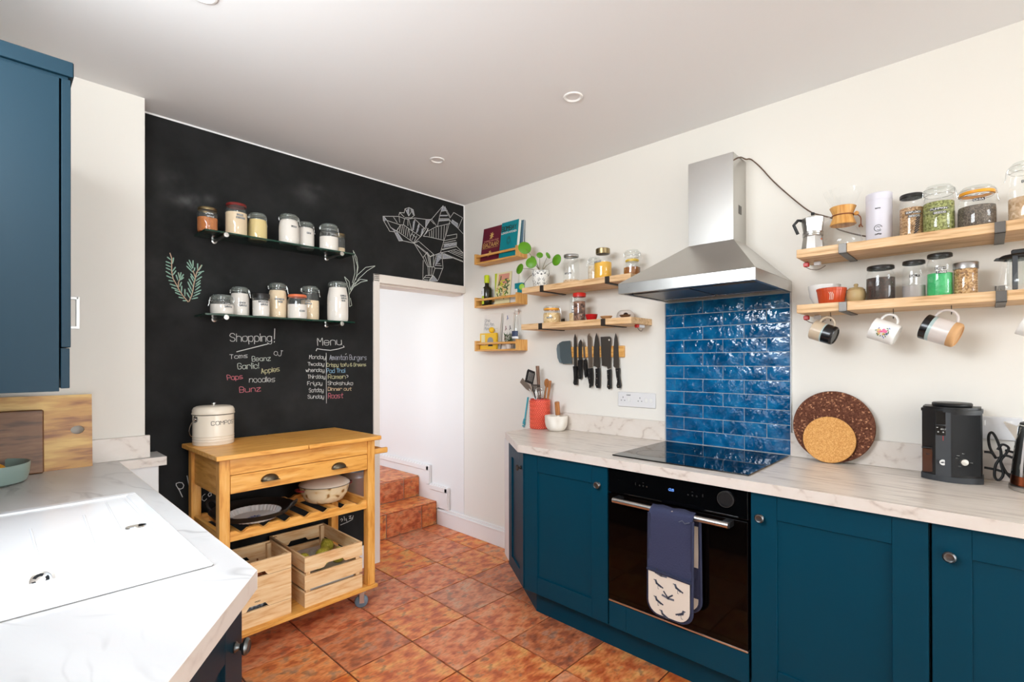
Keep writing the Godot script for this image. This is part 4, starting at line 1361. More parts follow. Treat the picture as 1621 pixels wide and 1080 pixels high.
func left_run() -> void:
	var flat := Basis(Vector3(1, 0, 0), Vector3(0, 0, 1), Vector3(0, -1, 0))
	# worktop by the sink
	var wt := thing("worktop", "white marble-patterned worktop around the inset sink", "worktop")
	put("slab", Mb.new().at(0, 0, 0, flat).prism(PackedVector2Array([Vector2(-2.788, 0.145), Vector2(-2.0735, 0.145), Vector2(-2.0735, 0.003), Vector2(-2.003, 0.003), Vector2(-2.003, 0.193), Vector2(-2.1785, 0.193), Vector2(-2.1785, 1.847), Vector2(-2.600, 2.421), Vector2(-2.788, 2.421)]), -0.91, -0.871), M.marble_left, wt)
	put("edging", Mb.new().span(-2.1785, -2.1765, 0.8705, 0.9099, 0.194, 1.8465).span(-2.1785, -2.0012, 0.8705, 0.9099, 0.193, 0.195).at(0, 0, 0, flat).prism(PackedVector2Array([Vector2(-2.1768, 1.846), Vector2(-2.5983, 2.422), Vector2(-2.600, 2.4205), Vector2(-2.1785, 1.8465)]), -0.9099, -0.8705), M.marble_edge, wt)
	tag(put("upstand", Mb.new().span(-2.788, -2.059, 0.91, 1.012, 0.1435, 0.163, 0.0015), M.marble_edge), "low marble-patterned upstand beside the chopping boards", "upstand")
	tag(put("boxing", Mb.new().span(-2.70, -2.03, 0.0, 0.8695, 0.1445, 0.183, 0.002).span(-2.0735, -2.03, 0.0, 0.8695, 0.0195, 0.1443), M.trim_paint), "white boxed-in panel under the short end of the worktop", "panel")
	# base unit with the angled door
	var a := Vector2(-2.205, 1.844)
	var d := Vector2(-0.203, 0.277).normalized()
	var n := Vector2(0.807, 0.591)
	var e := a + d * 0.56
	var o := thing("base_cabinet", "dark teal base cabinet under the sink worktop with an angled door", "cabinet")
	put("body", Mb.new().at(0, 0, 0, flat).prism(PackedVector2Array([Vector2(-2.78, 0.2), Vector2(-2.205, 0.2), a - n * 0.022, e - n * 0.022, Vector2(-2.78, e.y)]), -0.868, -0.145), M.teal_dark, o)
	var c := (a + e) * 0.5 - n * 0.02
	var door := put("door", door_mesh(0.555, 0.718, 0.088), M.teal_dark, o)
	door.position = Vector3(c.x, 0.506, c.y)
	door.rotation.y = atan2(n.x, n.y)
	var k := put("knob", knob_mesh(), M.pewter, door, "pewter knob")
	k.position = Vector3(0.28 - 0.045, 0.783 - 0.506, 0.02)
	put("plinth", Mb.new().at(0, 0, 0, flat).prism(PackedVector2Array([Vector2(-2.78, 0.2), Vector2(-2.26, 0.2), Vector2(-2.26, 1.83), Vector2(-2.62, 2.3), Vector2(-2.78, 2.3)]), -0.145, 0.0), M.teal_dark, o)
	# sink
	var s := thing("sink", "white ceramic inset sink with a ridged drainer", "sink", Vector3(-2.4895, 0.91, 1.336))
	var x0 := -0.256
	var x1 := 0.256
	var z0 := -0.43
	var z1 := 0.42
	var rim := Mb.new()
	rim.span(x0, x1, 0.0, 0.008, z1 - 0.030, z1, 0.004).span(x0, x1, 0.0, 0.008, z0, z0 + 0.030, 0.004)
	rim.span(x0, x0 + 0.03, 0.0, 0.008, z0 + 0.028, z1 - 0.028, 0.004).span(x1 - 0.03, x1, 0.0, 0.008, z0 + 0.028, z1 - 0.028, 0.004)
	put("rim", rim, M.white_ceramic, s)
	var pan := Mb.new().span(x0 + 0.02, x1 - 0.02, 0.0, 0.0035, z0 + 0.02, z1 - 0.02)
	put("drainer", pan, M.white_ceramic, s)
	# faint drainer ridges
	var rg := Mb.new()
	for q in [[-0.006, -0.185, -0.004, 0.074], [0.106, -0.238, 0.094, 0.077], [0.170, -0.353, 0.156, 0.0], [0.215, -0.36, 0.212, 0.32]]:
		rg.tube([V(q[0], 0.0025, q[1]), V(q[2], 0.0025, q[3])], 0.0035, 6)
	put("drainer_ridges", rg, M.white_ceramic, s)
	# the strainer sits on a small tilted boss
	var tilt := Basis(Vector3(1, 0, 0), 0.86)
	put("strainer_boss", Mb.new().at(-0.0085, 0.0, 0.252).xf_turn(tilt).lathe([Vector2(0.034, -0.028), Vector2(0.030, 0.004), Vector2(0.024, 0.008), Vector2(0.0, 0.008)], 32), M.white_ceramic, s)
	var st := put("strainer", Mb.new().at(-0.0085, 0.0, 0.252).xf_turn(tilt).at_more(0.0082).lathe([Vector2(0.0225, 0.0), Vector2(0.022, 0.002), Vector2(0.017, 0.0025), Vector2(0.0150, 0.001), Vector2(0.0, 0.001)], 28), M.steel_satin, s, "round steel strainer")
	var slots := Mb.new()
	for i in 3:
		var aa := TAU * i / 3 + 0.4
		for q in 4:
			var b0 := aa + 0.22 + q * 0.38
			slots.at(-0.0085, 0.0, 0.252).xf_turn(tilt).at_more(0.0098)
			slots.flat(V(sin(b0) * 0.0075, 0, cos(b0) * 0.0075), V(sin(b0 + 0.38) * 0.0075, 0, cos(b0 + 0.38) * 0.0075), V(sin(b0 + 0.38) * 0.0135, 0, cos(b0 + 0.38) * 0.0135), V(sin(b0) * 0.0135, 0, cos(b0) * 0.0135), Vector3.UP)
	put("slots", slots, M.black_gap, st)
	put("plug_cover", Mb.new().at(0.1885, 0.0035, -0.005, Basis().scaled(Vector3(1.0, 1.0, 0.62))).lathe([Vector2(0.024, 0.0), Vector2(0.0225, 0.0035), Vector2(0.012, 0.005), Vector2(0.0, 0.0052)], 28), M.chrome, s, "oval chrome cover")
	# wall cabinet at the left edge
	var w := thing("wall_cabinet", "dark teal wall cabinet at the left edge, seen end on", "cabinet", Vector3(-2.79, 1.27, 0.63))
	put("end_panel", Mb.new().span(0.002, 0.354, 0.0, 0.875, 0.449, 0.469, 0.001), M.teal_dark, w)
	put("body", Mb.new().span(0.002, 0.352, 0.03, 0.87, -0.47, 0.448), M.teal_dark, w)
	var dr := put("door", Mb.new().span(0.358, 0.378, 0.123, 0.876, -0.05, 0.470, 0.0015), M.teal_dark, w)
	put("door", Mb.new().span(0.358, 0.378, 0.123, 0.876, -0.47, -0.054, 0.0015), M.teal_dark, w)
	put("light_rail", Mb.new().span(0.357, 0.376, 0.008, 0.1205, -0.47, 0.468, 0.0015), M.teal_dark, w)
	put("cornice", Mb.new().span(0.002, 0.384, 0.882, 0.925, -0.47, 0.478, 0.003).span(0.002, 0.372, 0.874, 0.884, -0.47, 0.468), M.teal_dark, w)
	put("handle", Mb.new().span(0.378, 0.401, 0.264, 0.273, 0.40, 0.412, 0.002).span(0.378, 0.401, 0.178, 0.187, 0.40, 0.412, 0.002).span(0.394, 0.403, 0.178, 0.273, 0.40, 0.412, 0.002), M.white_gloss, dr, "pale D-shaped handle")
	# boards against the wall
	var cb := CSGBox3D.new()
	cb.name = "chopping_board"
	cb.size = Vector3(0.47, 0.305, 0.02)
	cb.material = M.acacia
	add_child(cb, true)
	cb.position = Vector3(-2.505, 1.061, 0.195)
	cb.rotation.x = -0.09
	var hole := CSGCylinder3D.new()
	hole.name = "hole"
	hole.operation = CSGShape3D.OPERATION_SUBTRACTION
	hole.radius = 0.021
	hole.height = 0.1
	hole.sides = 28
	hole.material = M.acacia
	hole.rotation.x = PI / 2
	hole.scale = Vector3(1.05, 1.0, 0.82)
	cb.add_child(hole)
	hole.position = Vector3(0.188, 0.005, 0)
	tag(cb, "large honey-coloured wooden chopping board with a round finger hole", "chopping board")
	var sb := put("chopping_board", Mb.new().box(Vector3.ZERO, Vector3(0.34, 0.252, 0.024), 0.006), M.walnut)
	sb.position = Vector3(-2.592, 1.0355, 0.237)
	sb.rotation.x = -0.11
	tag(sb, "smaller dark brown chopping board leaning in front of the large one", "chopping board")
	# bowl with fruit
	var p := Vector3(-2.60, 0.91, 0.365)
	var bo := thing("bowl", "wide grey-green glazed bowl at the left edge of the worktop", "bowl", p)
	put("shell", Mb.new().lathe([Vector2(0.0, 0.0), Vector2(0.105, 0.0), Vector2(0.126, 0.008), Vector2(0.133, 0.03), Vector2(0.136, 0.07), Vector2(0.134, 0.073), Vector2(0.130, 0.069), Vector2(0.126, 0.03), Vector2(0.115, 0.012), Vector2(0.0, 0.010)], 40), M.sage_glaze, bo)
	var fr := put("orange", Mb.new().ball(Vector3(0, 0.034, 0), Vector3(0.036, 0.034, 0.036), 20, 12), M.fruit_orange)
	fr.position = p + Vector3(0.038, 0.0105, 0.03)
	tag(fr, "orange fruit lying in the grey-green bowl", "fruit")


# ------------------------------------------------------------------ kitchen trolley and what is on it
func trolley() -> void:
	var o := thing("kitchen_trolley", "honey-coloured wooden kitchen trolley on castors in front of the blackboard", "trolley", Vector3(-1.491, 0.0, 0.291), 0.0227)
	var top := 0.94
	put("top_board", Mb.new().span(-0.411, -0.0015, top - 0.022, top, -0.2585, 0.2585, 0.003), M.honey0, o)
	put("top_board", Mb.new().span(0.0015, 0.411, top - 0.022, top, -0.2585, 0.2585, 0.003), M.honey0, o)
	for x in [-0.3675, 0.3675]:
		for z in [-0.2025, 0.2025]:
			put("leg", Mb.new().span(x - 0.0225, x + 0.0225, 0.12, 0.918, z - 0.0225, z + 0.0225, 0.003), M.honey1, o)
	put("fascia", Mb.new().span(-0.345, 0.345, 0.8425, 0.917, 0.198, 0.2195, 0.0015), M.honey0, o)
	put("back_panel", Mb.new().span(-0.345, 0.345, 0.757, 0.917, -0.222, -0.205, 0.0015), M.honey0, o)
	for s in [-1.0, 1.0]:
		put("side_panel", Mb.new().span(s * 0.3675 - 0.009, s * 0.3675 + 0.009, 0.745, 0.917, -0.18, 0.18, 0.0015), M.honey2, o)
	var d := put("drawer", Mb.new().span(-0.3435, 0.3435, 0.7585, 0.8405, 0.19, 0.2225, 0.002).span(-0.33, 0.33, 0.77, 0.835, -0.18, 0.19), M.honey0, o)
	for x in [-0.174, 0.175]:
		var h := Mb.new().at(x, 0.795, 0.2225)
		# cup pull: quarter ball with a flange
		var n := 12
		for i in n:
			for j in 6:
				var q := []
				for c in [[i, j], [i + 1, j], [i + 1, j + 1], [i, j + 1]]:
					var a: float = PI * c[0] / n
					var e: float = PI / 2 * c[1] / 6
					q.append(Vector3(cos(a) * 0.041 * cos(e), sin(a) * 0.028 * cos(e), 0.022 * sin(e)))
				var m := []
				for w in q:
					m.append(Vector3(w.x / 0.0017, w.y / 0.0008, w.z / 0.0005 + 0.001).normalized())
				h.quad(q[0], q[1], q[2], q[3], m[0], m[1], m[2], m[3])
		h.span(-0.041, 0.041, -0.002, 0.0, 0.0, 0.021, 0.0005)
		put("cup_handle", h, M.bronze, d, "dark bronze cup pull")
	# bottle shelf: scalloped rails with slats from front to back
	for z in [0.198, -0.198]:
		var pl := PackedVector2Array([Vector2(-0.345, 0.541), Vector2(0.345, 0.541)])
		var steps := 112
		for i in steps + 1:
			var x := 0.345 - 0.69 * i / steps
			var ph := fposmod(x + 0.345, 0.0986) / 0.0986
			var dip := 0.0
			if ph > 0.28 and ph < 0.80:
				dip = 0.014 * sin((ph - 0.28) / 0.52 * PI)
			pl.append(Vector2(x, 0.586 - dip))
		put("shelf_rail", Mb.new().at(0, 0, z).prism(pl, -0.010, 0.010), M.honey0, o)
	for s in [-1.0, 1.0]:
		put("shelf_rail", Mb.new().span(s * 0.3675 - 0.010, s * 0.3675 + 0.010, 0.541, 0.586, -0.18, 0.18, 0.002), M.honey2, o)
	for i in 7:
		var x := -0.296 + 0.0986 * i
		put("slat", Mb.new().span(x - 0.014, x + 0.014, 0.552, 0.568, -0.188, 0.188, 0.002), M.honey2, o)
	put("bottom_board", Mb.new().span(-0.405, 0.405, 0.0985, 0.12, -0.235, 0.235, 0.006), M.honey0, o)
	# rail at the right-hand end
	var r := Mb.new()
	for z in [0.2025, -0.2025]:
		r.span(0.39, 0.482, 0.832, 0.862, z - 0.010, z + 0.010, 0.004)
	put("rail_bracket", r, M.honey0, o)
	put("towel_rail", Mb.new().tube([V(0.470, 0.847, -0.2), V(0.470, 0.847, 0.2)], 0.009, 12), M.honey2, o)
	for x in [-0.335, 0.325]:
		for z in [-0.19, 0.19]:
			var c := Node3D.new()
			c.name = "caster"
			o.add_child(c, true)
			c.position = V(x, 0.0, z)
			c.rotation.y = 1.1 if x > 0.0 else 0.3
			var yaw := Basis(Vector3(0, 0, 1), PI / 2)
			put("wheel", Mb.new().at(-0.011, 0.0365, 0, yaw).lathe([Vector2(0.0, -0.022), Vector2(0.014, -0.022), Vector2(0.020, -0.017), Vector2(0.030, -0.016), Vector2(0.0355, -0.012), Vector2(0.0365, -0.008), Vector2(0.0355, -0.003), Vector2(0.030, 0.002), Vector2(0.020, 0.003), Vector2(0.014, 0.007), Vector2(0.0, 0.007)], 28), M.caster_tyre, c)
			put("fork", Mb.new().span(-0.022, -0.018, 0.03, 0.088, -0.012, 0.014, 0.001).span(0.014, 0.018, 0.03, 0.088, -0.012, 0.014, 0.001).span(-0.022, 0.018, 0.084, 0.090, -0.014, 0.022, 0.001).at(0, 0.088, 0.006).lathe([Vector2(0.017, 0.0), Vector2(0.017, 0.0105)], 16), M.steel_satin, c)


# crate made of slats nailed to corner posts; front faces +z
func crate(label: String, at: Vector3, w: float, d: float, rows: Array, hnotch: Array, turn := 0.0) -> Node3D:
	var o := thing("crate", label, "crate", at, turn, "")
	var t := 0.011
	var top: float = rows[-1][1]
	for i in rows.size():
		var y0: float = rows[i][0]
		var y1: float = rows[i][1]
		for s in [1.0, -1.0]:
			var poly := PackedVector2Array([Vector2(-w / 2, y0), Vector2(w / 2, y0), Vector2(w / 2, y1), Vector2(-w / 2, y1)])
			if i == hnotch[0]:
				# hand hole cut from the lower edge
				var q: float = hnotch[1]
				var g: float = hnotch[2]
				poly = PackedVector2Array([Vector2(-w / 2, y0), Vector2(-q, y0), Vector2(-q + 0.014, y0 + g), Vector2(q - 0.014, y0 + g), Vector2(q, y0), Vector2(w / 2, y0), Vector2(w / 2, y1), Vector2(-w / 2, y1)])
			put("slat", Mb.new().at(0, 0, s * (d / 2 - t / 2)).prism(poly, -t / 2, t / 2), M.pine0, o)
			put("slat", Mb.new().span(s * (w / 2 - t), s * w / 2, y0, y1, -d / 2 + t + 0.0004, d / 2 - t - 0.0004, 0.0008), M.pine2, o)
	for x in [-1.0, 1.0]:
		for z in [-1.0, 1.0]:
			put("post", Mb.new().box(V(x * (w / 2 - t - 0.011), top * 0.5 - 0.002, z * (d / 2 - t - 0.011)), V(0.022, top - 0.006, 0.022), 0.001), M.pine1, o)
	put("base", Mb.new().span(-w / 2 + t, w / 2 - t, 0.004, 0.012, -d / 2 + t, d / 2 - t), M.pine2, o)
	return o


func on_trolley() -> void:
	var tri := [[0.0, 0.072], [0.087, 0.159], [0.175, 0.248]]
	crate("tall pine slat crate holding pears on the right of the trolley", Vector3(-1.328, 0.12, 0.270), 0.316, 0.458, tri, [2, 0.058, 0.018], 0.0)
	var two := [[0.0, 0.0735], [0.0750, 0.148]]
	var lo := crate("small pine slat crate, lower of the two stacked left on the trolley", Vector3(-1.708, 0.12, 0.372), 0.312, 0.252, two, [1, 0.050, 0.020], 0.0)
	crate("small pine slat crate, upper of the two stacked left on the trolley", Vector3(-1.708, 0.268, 0.372), 0.312, 0.252, two, [1, 0.047, 0.020], 0.0)
	var st := Mb.new()
	centred(st, "moo", Vector2(-0.0, 0.112), 0.022, 0.006, 0.0015, 0.1265)
	put("stamp", st, M.ink, lo)
	# what shows in the crates
	var sb := put("bag", Mb.new().ball(V(0, 0.05, 0), V(0.11, 0.05, 0.085), 20, 12), M.silver_bag)
	sb.position = Vector3(-1.70, 0.1325, 0.375)
	tag(sb, "crinkled silver-grey bag showing through the hand hole of the lower crate", "bag")
	var k := 0
	for q in [[-1.775, 0.445, 0.045], [-1.70, 0.44, 0.042], [-1.64, 0.425, 0.048], [-1.735, 0.36, 0.046], [-1.655, 0.345, 0.044]]:
		var on := put("onion", Mb.new().lathe([Vector2(0.0, 0.0), Vector2(0.5, 0.04), Vector2(0.9, 0.35), Vector2(1.0, 0.8), Vector2(0.85, 1.3), Vector2(0.4, 1.65), Vector2(0.12, 1.8), Vector2(0.08, 2.1), Vector2(0.0, 2.12)].map(func(v): return v * q[2]), 20), M.onion_skin)
		on.position = Vector3(q[0], 0.2805, q[1])
		tag(on, ["brown onion at the front left of the upper small crate", "brown onion at the front middle of the upper small crate", "brown onion at the front right of the upper small crate", "brown onion at the back left of the upper small crate", "brown onion at the back right of the upper small crate"][k], "onion", "onions in the upper small crate")
		k += 1
	# pears on a false floor of paper in the tall crate
	var pad := put("paper_lining", Mb.new().span(-0.135, 0.135, 0.0, 0.125, -0.205, 0.205, 0.02), M.stone_beige)
	pad.position = Vector3(-1.328, 0.1325, 0.270)
	tag(pad, "beige packing paper lining the tall crate under the pears", "paper")
	var prof := [Vector2(0.0, 0.0), Vector2(0.018, 0.002), Vector2(0.034, 0.018), Vector2(0.037, 0.034), Vector2(0.031, 0.054), Vector2(0.020, 0.074), Vector2(0.013, 0.09), Vector2(0.0, 0.095)]
	var pears := [[-1.375, 0.415, 1.35, 1.2], [-1.315, 0.33, 1.3, 2.2], [-1.262, 0.405, 1.2, 2.6], [-1.42, 0.33, 1.4, 4.0], [-1.235, 0.22, 1.3, 3.0]]
	for i in pears.size():
		var q: Array = pears[i]
		var o := thing("pear", ["yellow pear lying nearest the front left of the tall crate", "yellow pear half hidden in the middle of the tall crate", "large yellow-green pear standing at the front right of the tall crate", "small yellow pear at the left side of the tall crate", "yellow pear at the back right of the tall crate"][i], "pear", Vector3(q[0], 0.2935, q[1]), q[3])
		var b := Mb.new().at(0, -0.034, 0)
		b.lathe(prof, 18)
		b.tube([V(0, 0.092, 0), V(0.003, 0.112, 0.002)], 0.0016, 6)
		var m := put("flesh", b, M.pear_skin, o)
		m.rotation.x = q[2]
	for i in 3:
		var jr := thing("small_jar", ["clear glass pot left of the pears in the tall crate", "clear glass pot in the middle behind the pears", "clear glass pot right of the large pear in the tall crate"][i], "jar", Vector3([-1.42, -1.325, -1.225][i], 0.258, [0.25, 0.235, 0.345][i]), i * 1.1, "glass pots among the pears")
		put("pot", Mb.new().lathe([Vector2(0.0, 0.0), Vector2(0.020, 0.0), Vector2(0.023, 0.006), Vector2(0.023, 0.03), Vector2(0.021, 0.036), Vector2(0.021, 0.040)], 20), M.glass_thick, jr)
	# compost bin
	var p := Vector3(-1.796, 0.94, 0.155)
	var c := thing("compost_bin", "cream enamel compost bin with lid and wire handle on the trolley", "bin", p, face(p, 0.62))
	put("body", Mb.new().lathe([Vector2(0.0, 0.0), Vector2(0.087, 0.0), Vector2(0.0905, 0.004), Vector2(0.0905, 0.018), Vector2(0.092, 0.021), Vector2(0.0905, 0.024), Vector2(0.0905, 0.030), Vector2(0.092, 0.033), Vector2(0.0905, 0.036), Vector2(0.0905, 0.042), Vector2(0.092, 0.045), Vector2(0.0905, 0.048), Vector2(0.0905, 0.150), Vector2(0.0, 0.150)], 48), M.cream_enamel, c)
	put("rim", Mb.new().lathe([Vector2(0.0905, 0.148), Vector2(0.0925, 0.1495), Vector2(0.0925, 0.1515), Vector2(0.09, 0.152)], 48), M.rim_dark, c)
	var lid := put("lid", Mb.new().lathe([Vector2(0.092, 0.152), Vector2(0.0945, 0.153), Vector2(0.0945, 0.156), Vector2(0.0925, 0.158), Vector2(0.0920, 0.172), Vector2(0.086, 0.184), Vector2(0.074, 0.190), Vector2(0.0, 0.193)], 48), M.cream_enamel, c)
	put("knob", Mb.new().at(0, 0.192, 0).lathe([Vector2(0.005, 0.0), Vector2(0.005, 0.004), Vector2(0.010, 0.008), Vector2(0.010, 0.013), Vector2(0.005, 0.017), Vector2(0.0, 0.0175)], 16), M.chrome, lid, "steel knob")
	var tx := Mb.new()
	var lt := lettering("COMPOST")
	word(tx, "COMPOST", Vector2(-0.066, 0.102), Vector2(0.066, 0.102), 0.0175, 0.0023, 0.0004, 0.0906)
	put("lettering", tx, M.ink, c, "COMPOST in thin dark capitals")
	for s in [-1.0, 1.0]:
		put("ear", Mb.new().at(s * 0.090, 0.131, 0, Basis(Vector3(0, 0, 1), -s * PI / 2)).lathe([Vector2(0.016, 0.0), Vector2(0.016, 0.003), Vector2(0.011, 0.006), Vector2(0.006, 0.0045), Vector2(0.005, 0.008), Vector2(0.0, 0.009)], 20), M.chrome, c)
	var hp := []
	for i in 17:
		var a := PI * i / 16
		hp.append(V(-cos(a) * (0.101 + 0.016 * sin(a)), 0.131 - sin(a) * 0.110, -sin(a) * 0.088))
	put("wire_handle", Mb.new().tube(curve(hp, 2), 0.0018, 6), M.chrome, c)
	# wok with a flan dish in it
	var w := thing("wok", "black cast iron wok with loop handles on the trolley shelf", "wok", Vector3(-1.660, 0.5705, 0.292), 0.0)
	put("pan", Mb.new().lathe([Vector2(0.0, 0.0), Vector2(0.085, 0.0), Vector2(0.13, 0.006), Vector2(0.168, 0.022), Vector2(0.190, 0.046), Vector2(0.192, 0.049), Vector2(0.188, 0.049), Vector2(0.165, 0.0265), Vector2(0.127, 0.011), Vector2(0.08, 0.006), Vector2(0.0, 0.006)], 56), M.cast_iron, w)
	for a in [0.78, 0.78 + PI]:
		var hb := Mb.new()
		var pts := []
		for i in 13:
			var t := -1.0 + 2.0 * i / 12
			var rr := 0.186 + 0.030 * sqrt(maxf(0.0, 1.0 - pow(absf(t), 2.6)))
			var g: float = a + t * 0.21
			pts.append(V(sin(g) * rr, 0.043 + 0.038 * (1.0 - t * t * t * t), cos(g) * rr))
		hb.tube(pts, 0.0058, 8)
		put("loop_handle", hb, M.cast_iron, w)
	var dp := Vector3(-1.668, 0.5795, 0.345)
	var d := thing("flan_dish", "white fluted flan dish with a blue print lying in the wok", "dish", dp, 0.4)
	put("dish", Mb.new().lathe([Vector2(0.0, 0.0), Vector2(0.100, 0.0), Vector2(0.106, 0.004), Vector2(0.119, 0.030), Vector2(0.120, 0.032), Vector2(0.116, 0.031), Vector2(0.103, 0.006), Vector2(0.0, 0.004)], 216, 0.7, 0.014, 36), M.white_gloss, d)
	var bp := Mb.new().at(0, 0.0046, 0, Basis(Vector3(1, 0, 0), -PI / 2))
	for i in 9:
		var a := TAU * i / 9
		bp.stroke([Vector2(0.012 * cos(a), 0.012 * sin(a)), Vector2(0.030 * cos(a + 0.3), 0.022 * sin(a + 0.3))], 0.007)
	bp.stroke([Vector2(-0.02, 0.0), Vector2(0.025, 0.004), Vector2(0.05, -0.006)], 0.008)
	put("blue_print", bp, M.blue_print, d)
	# enamel pot
	var e := thing("casserole", "stained cream enamel casserole pot with lid on the trolley shelf", "pot", Vector3(-1.272, 0.5705, 0.268), 0.0)
	put("pot", Mb.new().lathe([Vector2(0.0, 0.0), Vector2(0.080, 0.0), Vector2(0.100, 0.010), Vector2(0.122, 0.045), Vector2(0.132, 0.085), Vector2(0.134, 0.092), Vector2(0.136, 0.094), Vector2(0.130, 0.094)], 48), M.old_enamel, e)
	put("rim", Mb.new().lathe([Vector2(0.1335, 0.0925), Vector2(0.1375, 0.094), Vector2(0.1375, 0.0965), Vector2(0.133, 0.097)], 48), M.rim_dark, e)
	put("lid", Mb.new().lathe([Vector2(0.135, 0.0970), Vector2(0.134, 0.1010), Vector2(0.120, 0.112), Vector2(0.095, 0.124), Vector2(0.06, 0.133), Vector2(0.0, 0.137), Vector2(0.0, 0.0972)], 48), M.cream_enamel, e)
	for s in [-1.0, 1.0]:
		var pts := []
		for i in 9:
			var a := PI * i / 8
			pts.append(V(s * (0.130 + 0.030 * sin(a)), 0.078 + 0.004 * sin(a), -0.034 * cos(a)))
		put("handle", Mb.new().tube(pts, 0.0055, 8), M.red_lid, e, "dark red loop handle")
	# small zinc bucket against the blackboard, right of the trolley
	var zb := thing("bucket", "small grey metal bucket hung on the blackboard behind the trolley", "bucket", Vector3(-0.985, 0.462, 0.095), 0.0)
	put("shell", Mb.new().lathe([Vector2(0.0, 0.0), Vector2(0.058, 0.0), Vector2(0.0605, 0.004), Vector2(0.082, 0.165), Vector2(0.084, 0.168), Vector2(0.084, 0.172), Vector2(0.0885, 0.205), Vector2(0.091, 0.208), Vector2(0.087, 0.208), Vector2(0.058, 0.006), Vector2(0.0, 0.006)], 40), M.zinc, zb)
	put("hook", Mb.new().tube([V(0, 0.20, -0.092), V(0, 0.215, -0.090), V(0, 0.215, -0.082)], 0.003, 6), M.iron, zb)


# ------------------------------------------------------------------ shelves on the hood wall
func plank(label: String, z0: float, z1: float, y: float, brackets: Array) -> void:
	var o := thing("wall_shelf", label, "shelf", Vector3(0.0, y - 0.035, (z0 + z1) / 2), WALL)
	var w := z1 - z0
	put("board", Mb.new().span(-w / 2, w / 2, 0.0, 0.035, 0.0005, 0.225, 0.0015), M.oak0, o)
	for bz in brackets:
		var x: float = bz - (z0 + z1) / 2
		put("bracket", Mb.new().span(x - 0.0135, x + 0.0135, -0.005, -0.0003, 0.0, 0.232, 0.001).span(x - 0.0135, x + 0.0135, -0.005, 0.034, 0.2255, 0.232, 0.001).span(x - 0.0135, x + 0.0135, -0.005, 0.075, 0.0002, 0.0004 + 0.004, 0.0005).at(x, 0.060, 0.0045, Basis(Vector3(1, 0, 0), PI / 2)).lathe([Vector2(0.0, 0.0015), Vector2(0.004, 0.001), Vector2(0.005, 0.0)], 10), M.iron_dark if bz < 2.0 else M.iron, o, "black iron shelf bracket")


func shelves() -> void:
	plank("upper oak shelf left of the cooker hood", 0.815, 1.600, 1.817, [0.984, 1.455])
	plank("lower oak shelf left of the cooker hood", 0.808, 1.602, 1.585, [0.972, 1.428])
	plank("upper oak shelf right of the cooker hood", 2.385, 3.45, 1.817, [2.550, 2.997])
	plank("lower oak shelf right of the cooker hood", 2.385, 3.45, 1.585, [2.550, 2.999])
	# clip-on wire plugs of the shelf lights
	for q in [[2.405, 1.770, 0.0, "red and white light connector under the upper right shelf"], [2.405, 1.538, 0.0, "red and white light connector under the lower right shelf"], [1.585, 1.541, 1.0, "red and white light connector under the end of the lower left shelf"]]:
		var o := thing("light_connector", q[3], "connector", Vector3(-0.10 if q[2] == 0.0 else -0.125, q[1], q[0]), WALL if q[2] == 0.0 else 0.0)
		put("red_clip", Mb.new().box(V(-0.012, 0.0, 0), V(0.022, 0.020, 0.020), 0.004), M.red_plastic, o)
		put("white_body", Mb.new().box(V(0.030, 0.0, 0), V(0.060 if q[2] > 0.0 else 0.026, 0.017, 0.018), 0.003), M.white_plastic, o)
		put("lead", Mb.new().tube(curve([V(-0.016, -0.008, 0.004), V(0.005, -0.022, 0.004), V(0.035, -0.026, 0.0), V(0.06, -0.012, -0.004)], 4), 0.0016, 6), M.cord_brown, o)


# glass shelf on two pins
func glass_shelf(label: String, y: float) -> void:
	var o := thing("glass_shelf", label, "shelf", Vector3(-1.441, y, 0.0))
	put("pane", Mb.new().span(-0.40, 0.398, 0.0, 0.008, 0.002, 0.190, 0.001), M.shelf_glass, o)
	put("edge", Mb.new().span(-0.4003, 0.3983, 0.0, 0.008, 0.1902, 0.1912).span(-0.4012, -0.4002, 0.0, 0.008, 0.002, 0.19).span(0.3982, 0.3992, 0.0, 0.008, 0.002, 0.19), M.shelf_glass_edge, o)
	var turn := Basis(Vector3(1, 0, 0), PI / 2)
	for x in [-0.310, 0.310]:
		put("pin", Mb.new().at(x, -0.0085, 0.0, turn).lathe([Vector2(0.013, 0.0), Vector2(0.013, 0.006), Vector2(0.0072, 0.008), Vector2(0.0072, 0.192), Vector2(0.0125, 0.193), Vector2(0.0135, 0.198), Vector2(0.0115, 0.203), Vector2(0.0, 0.2035)], 20), M.steel_satin, o, "round steel shelf pin")


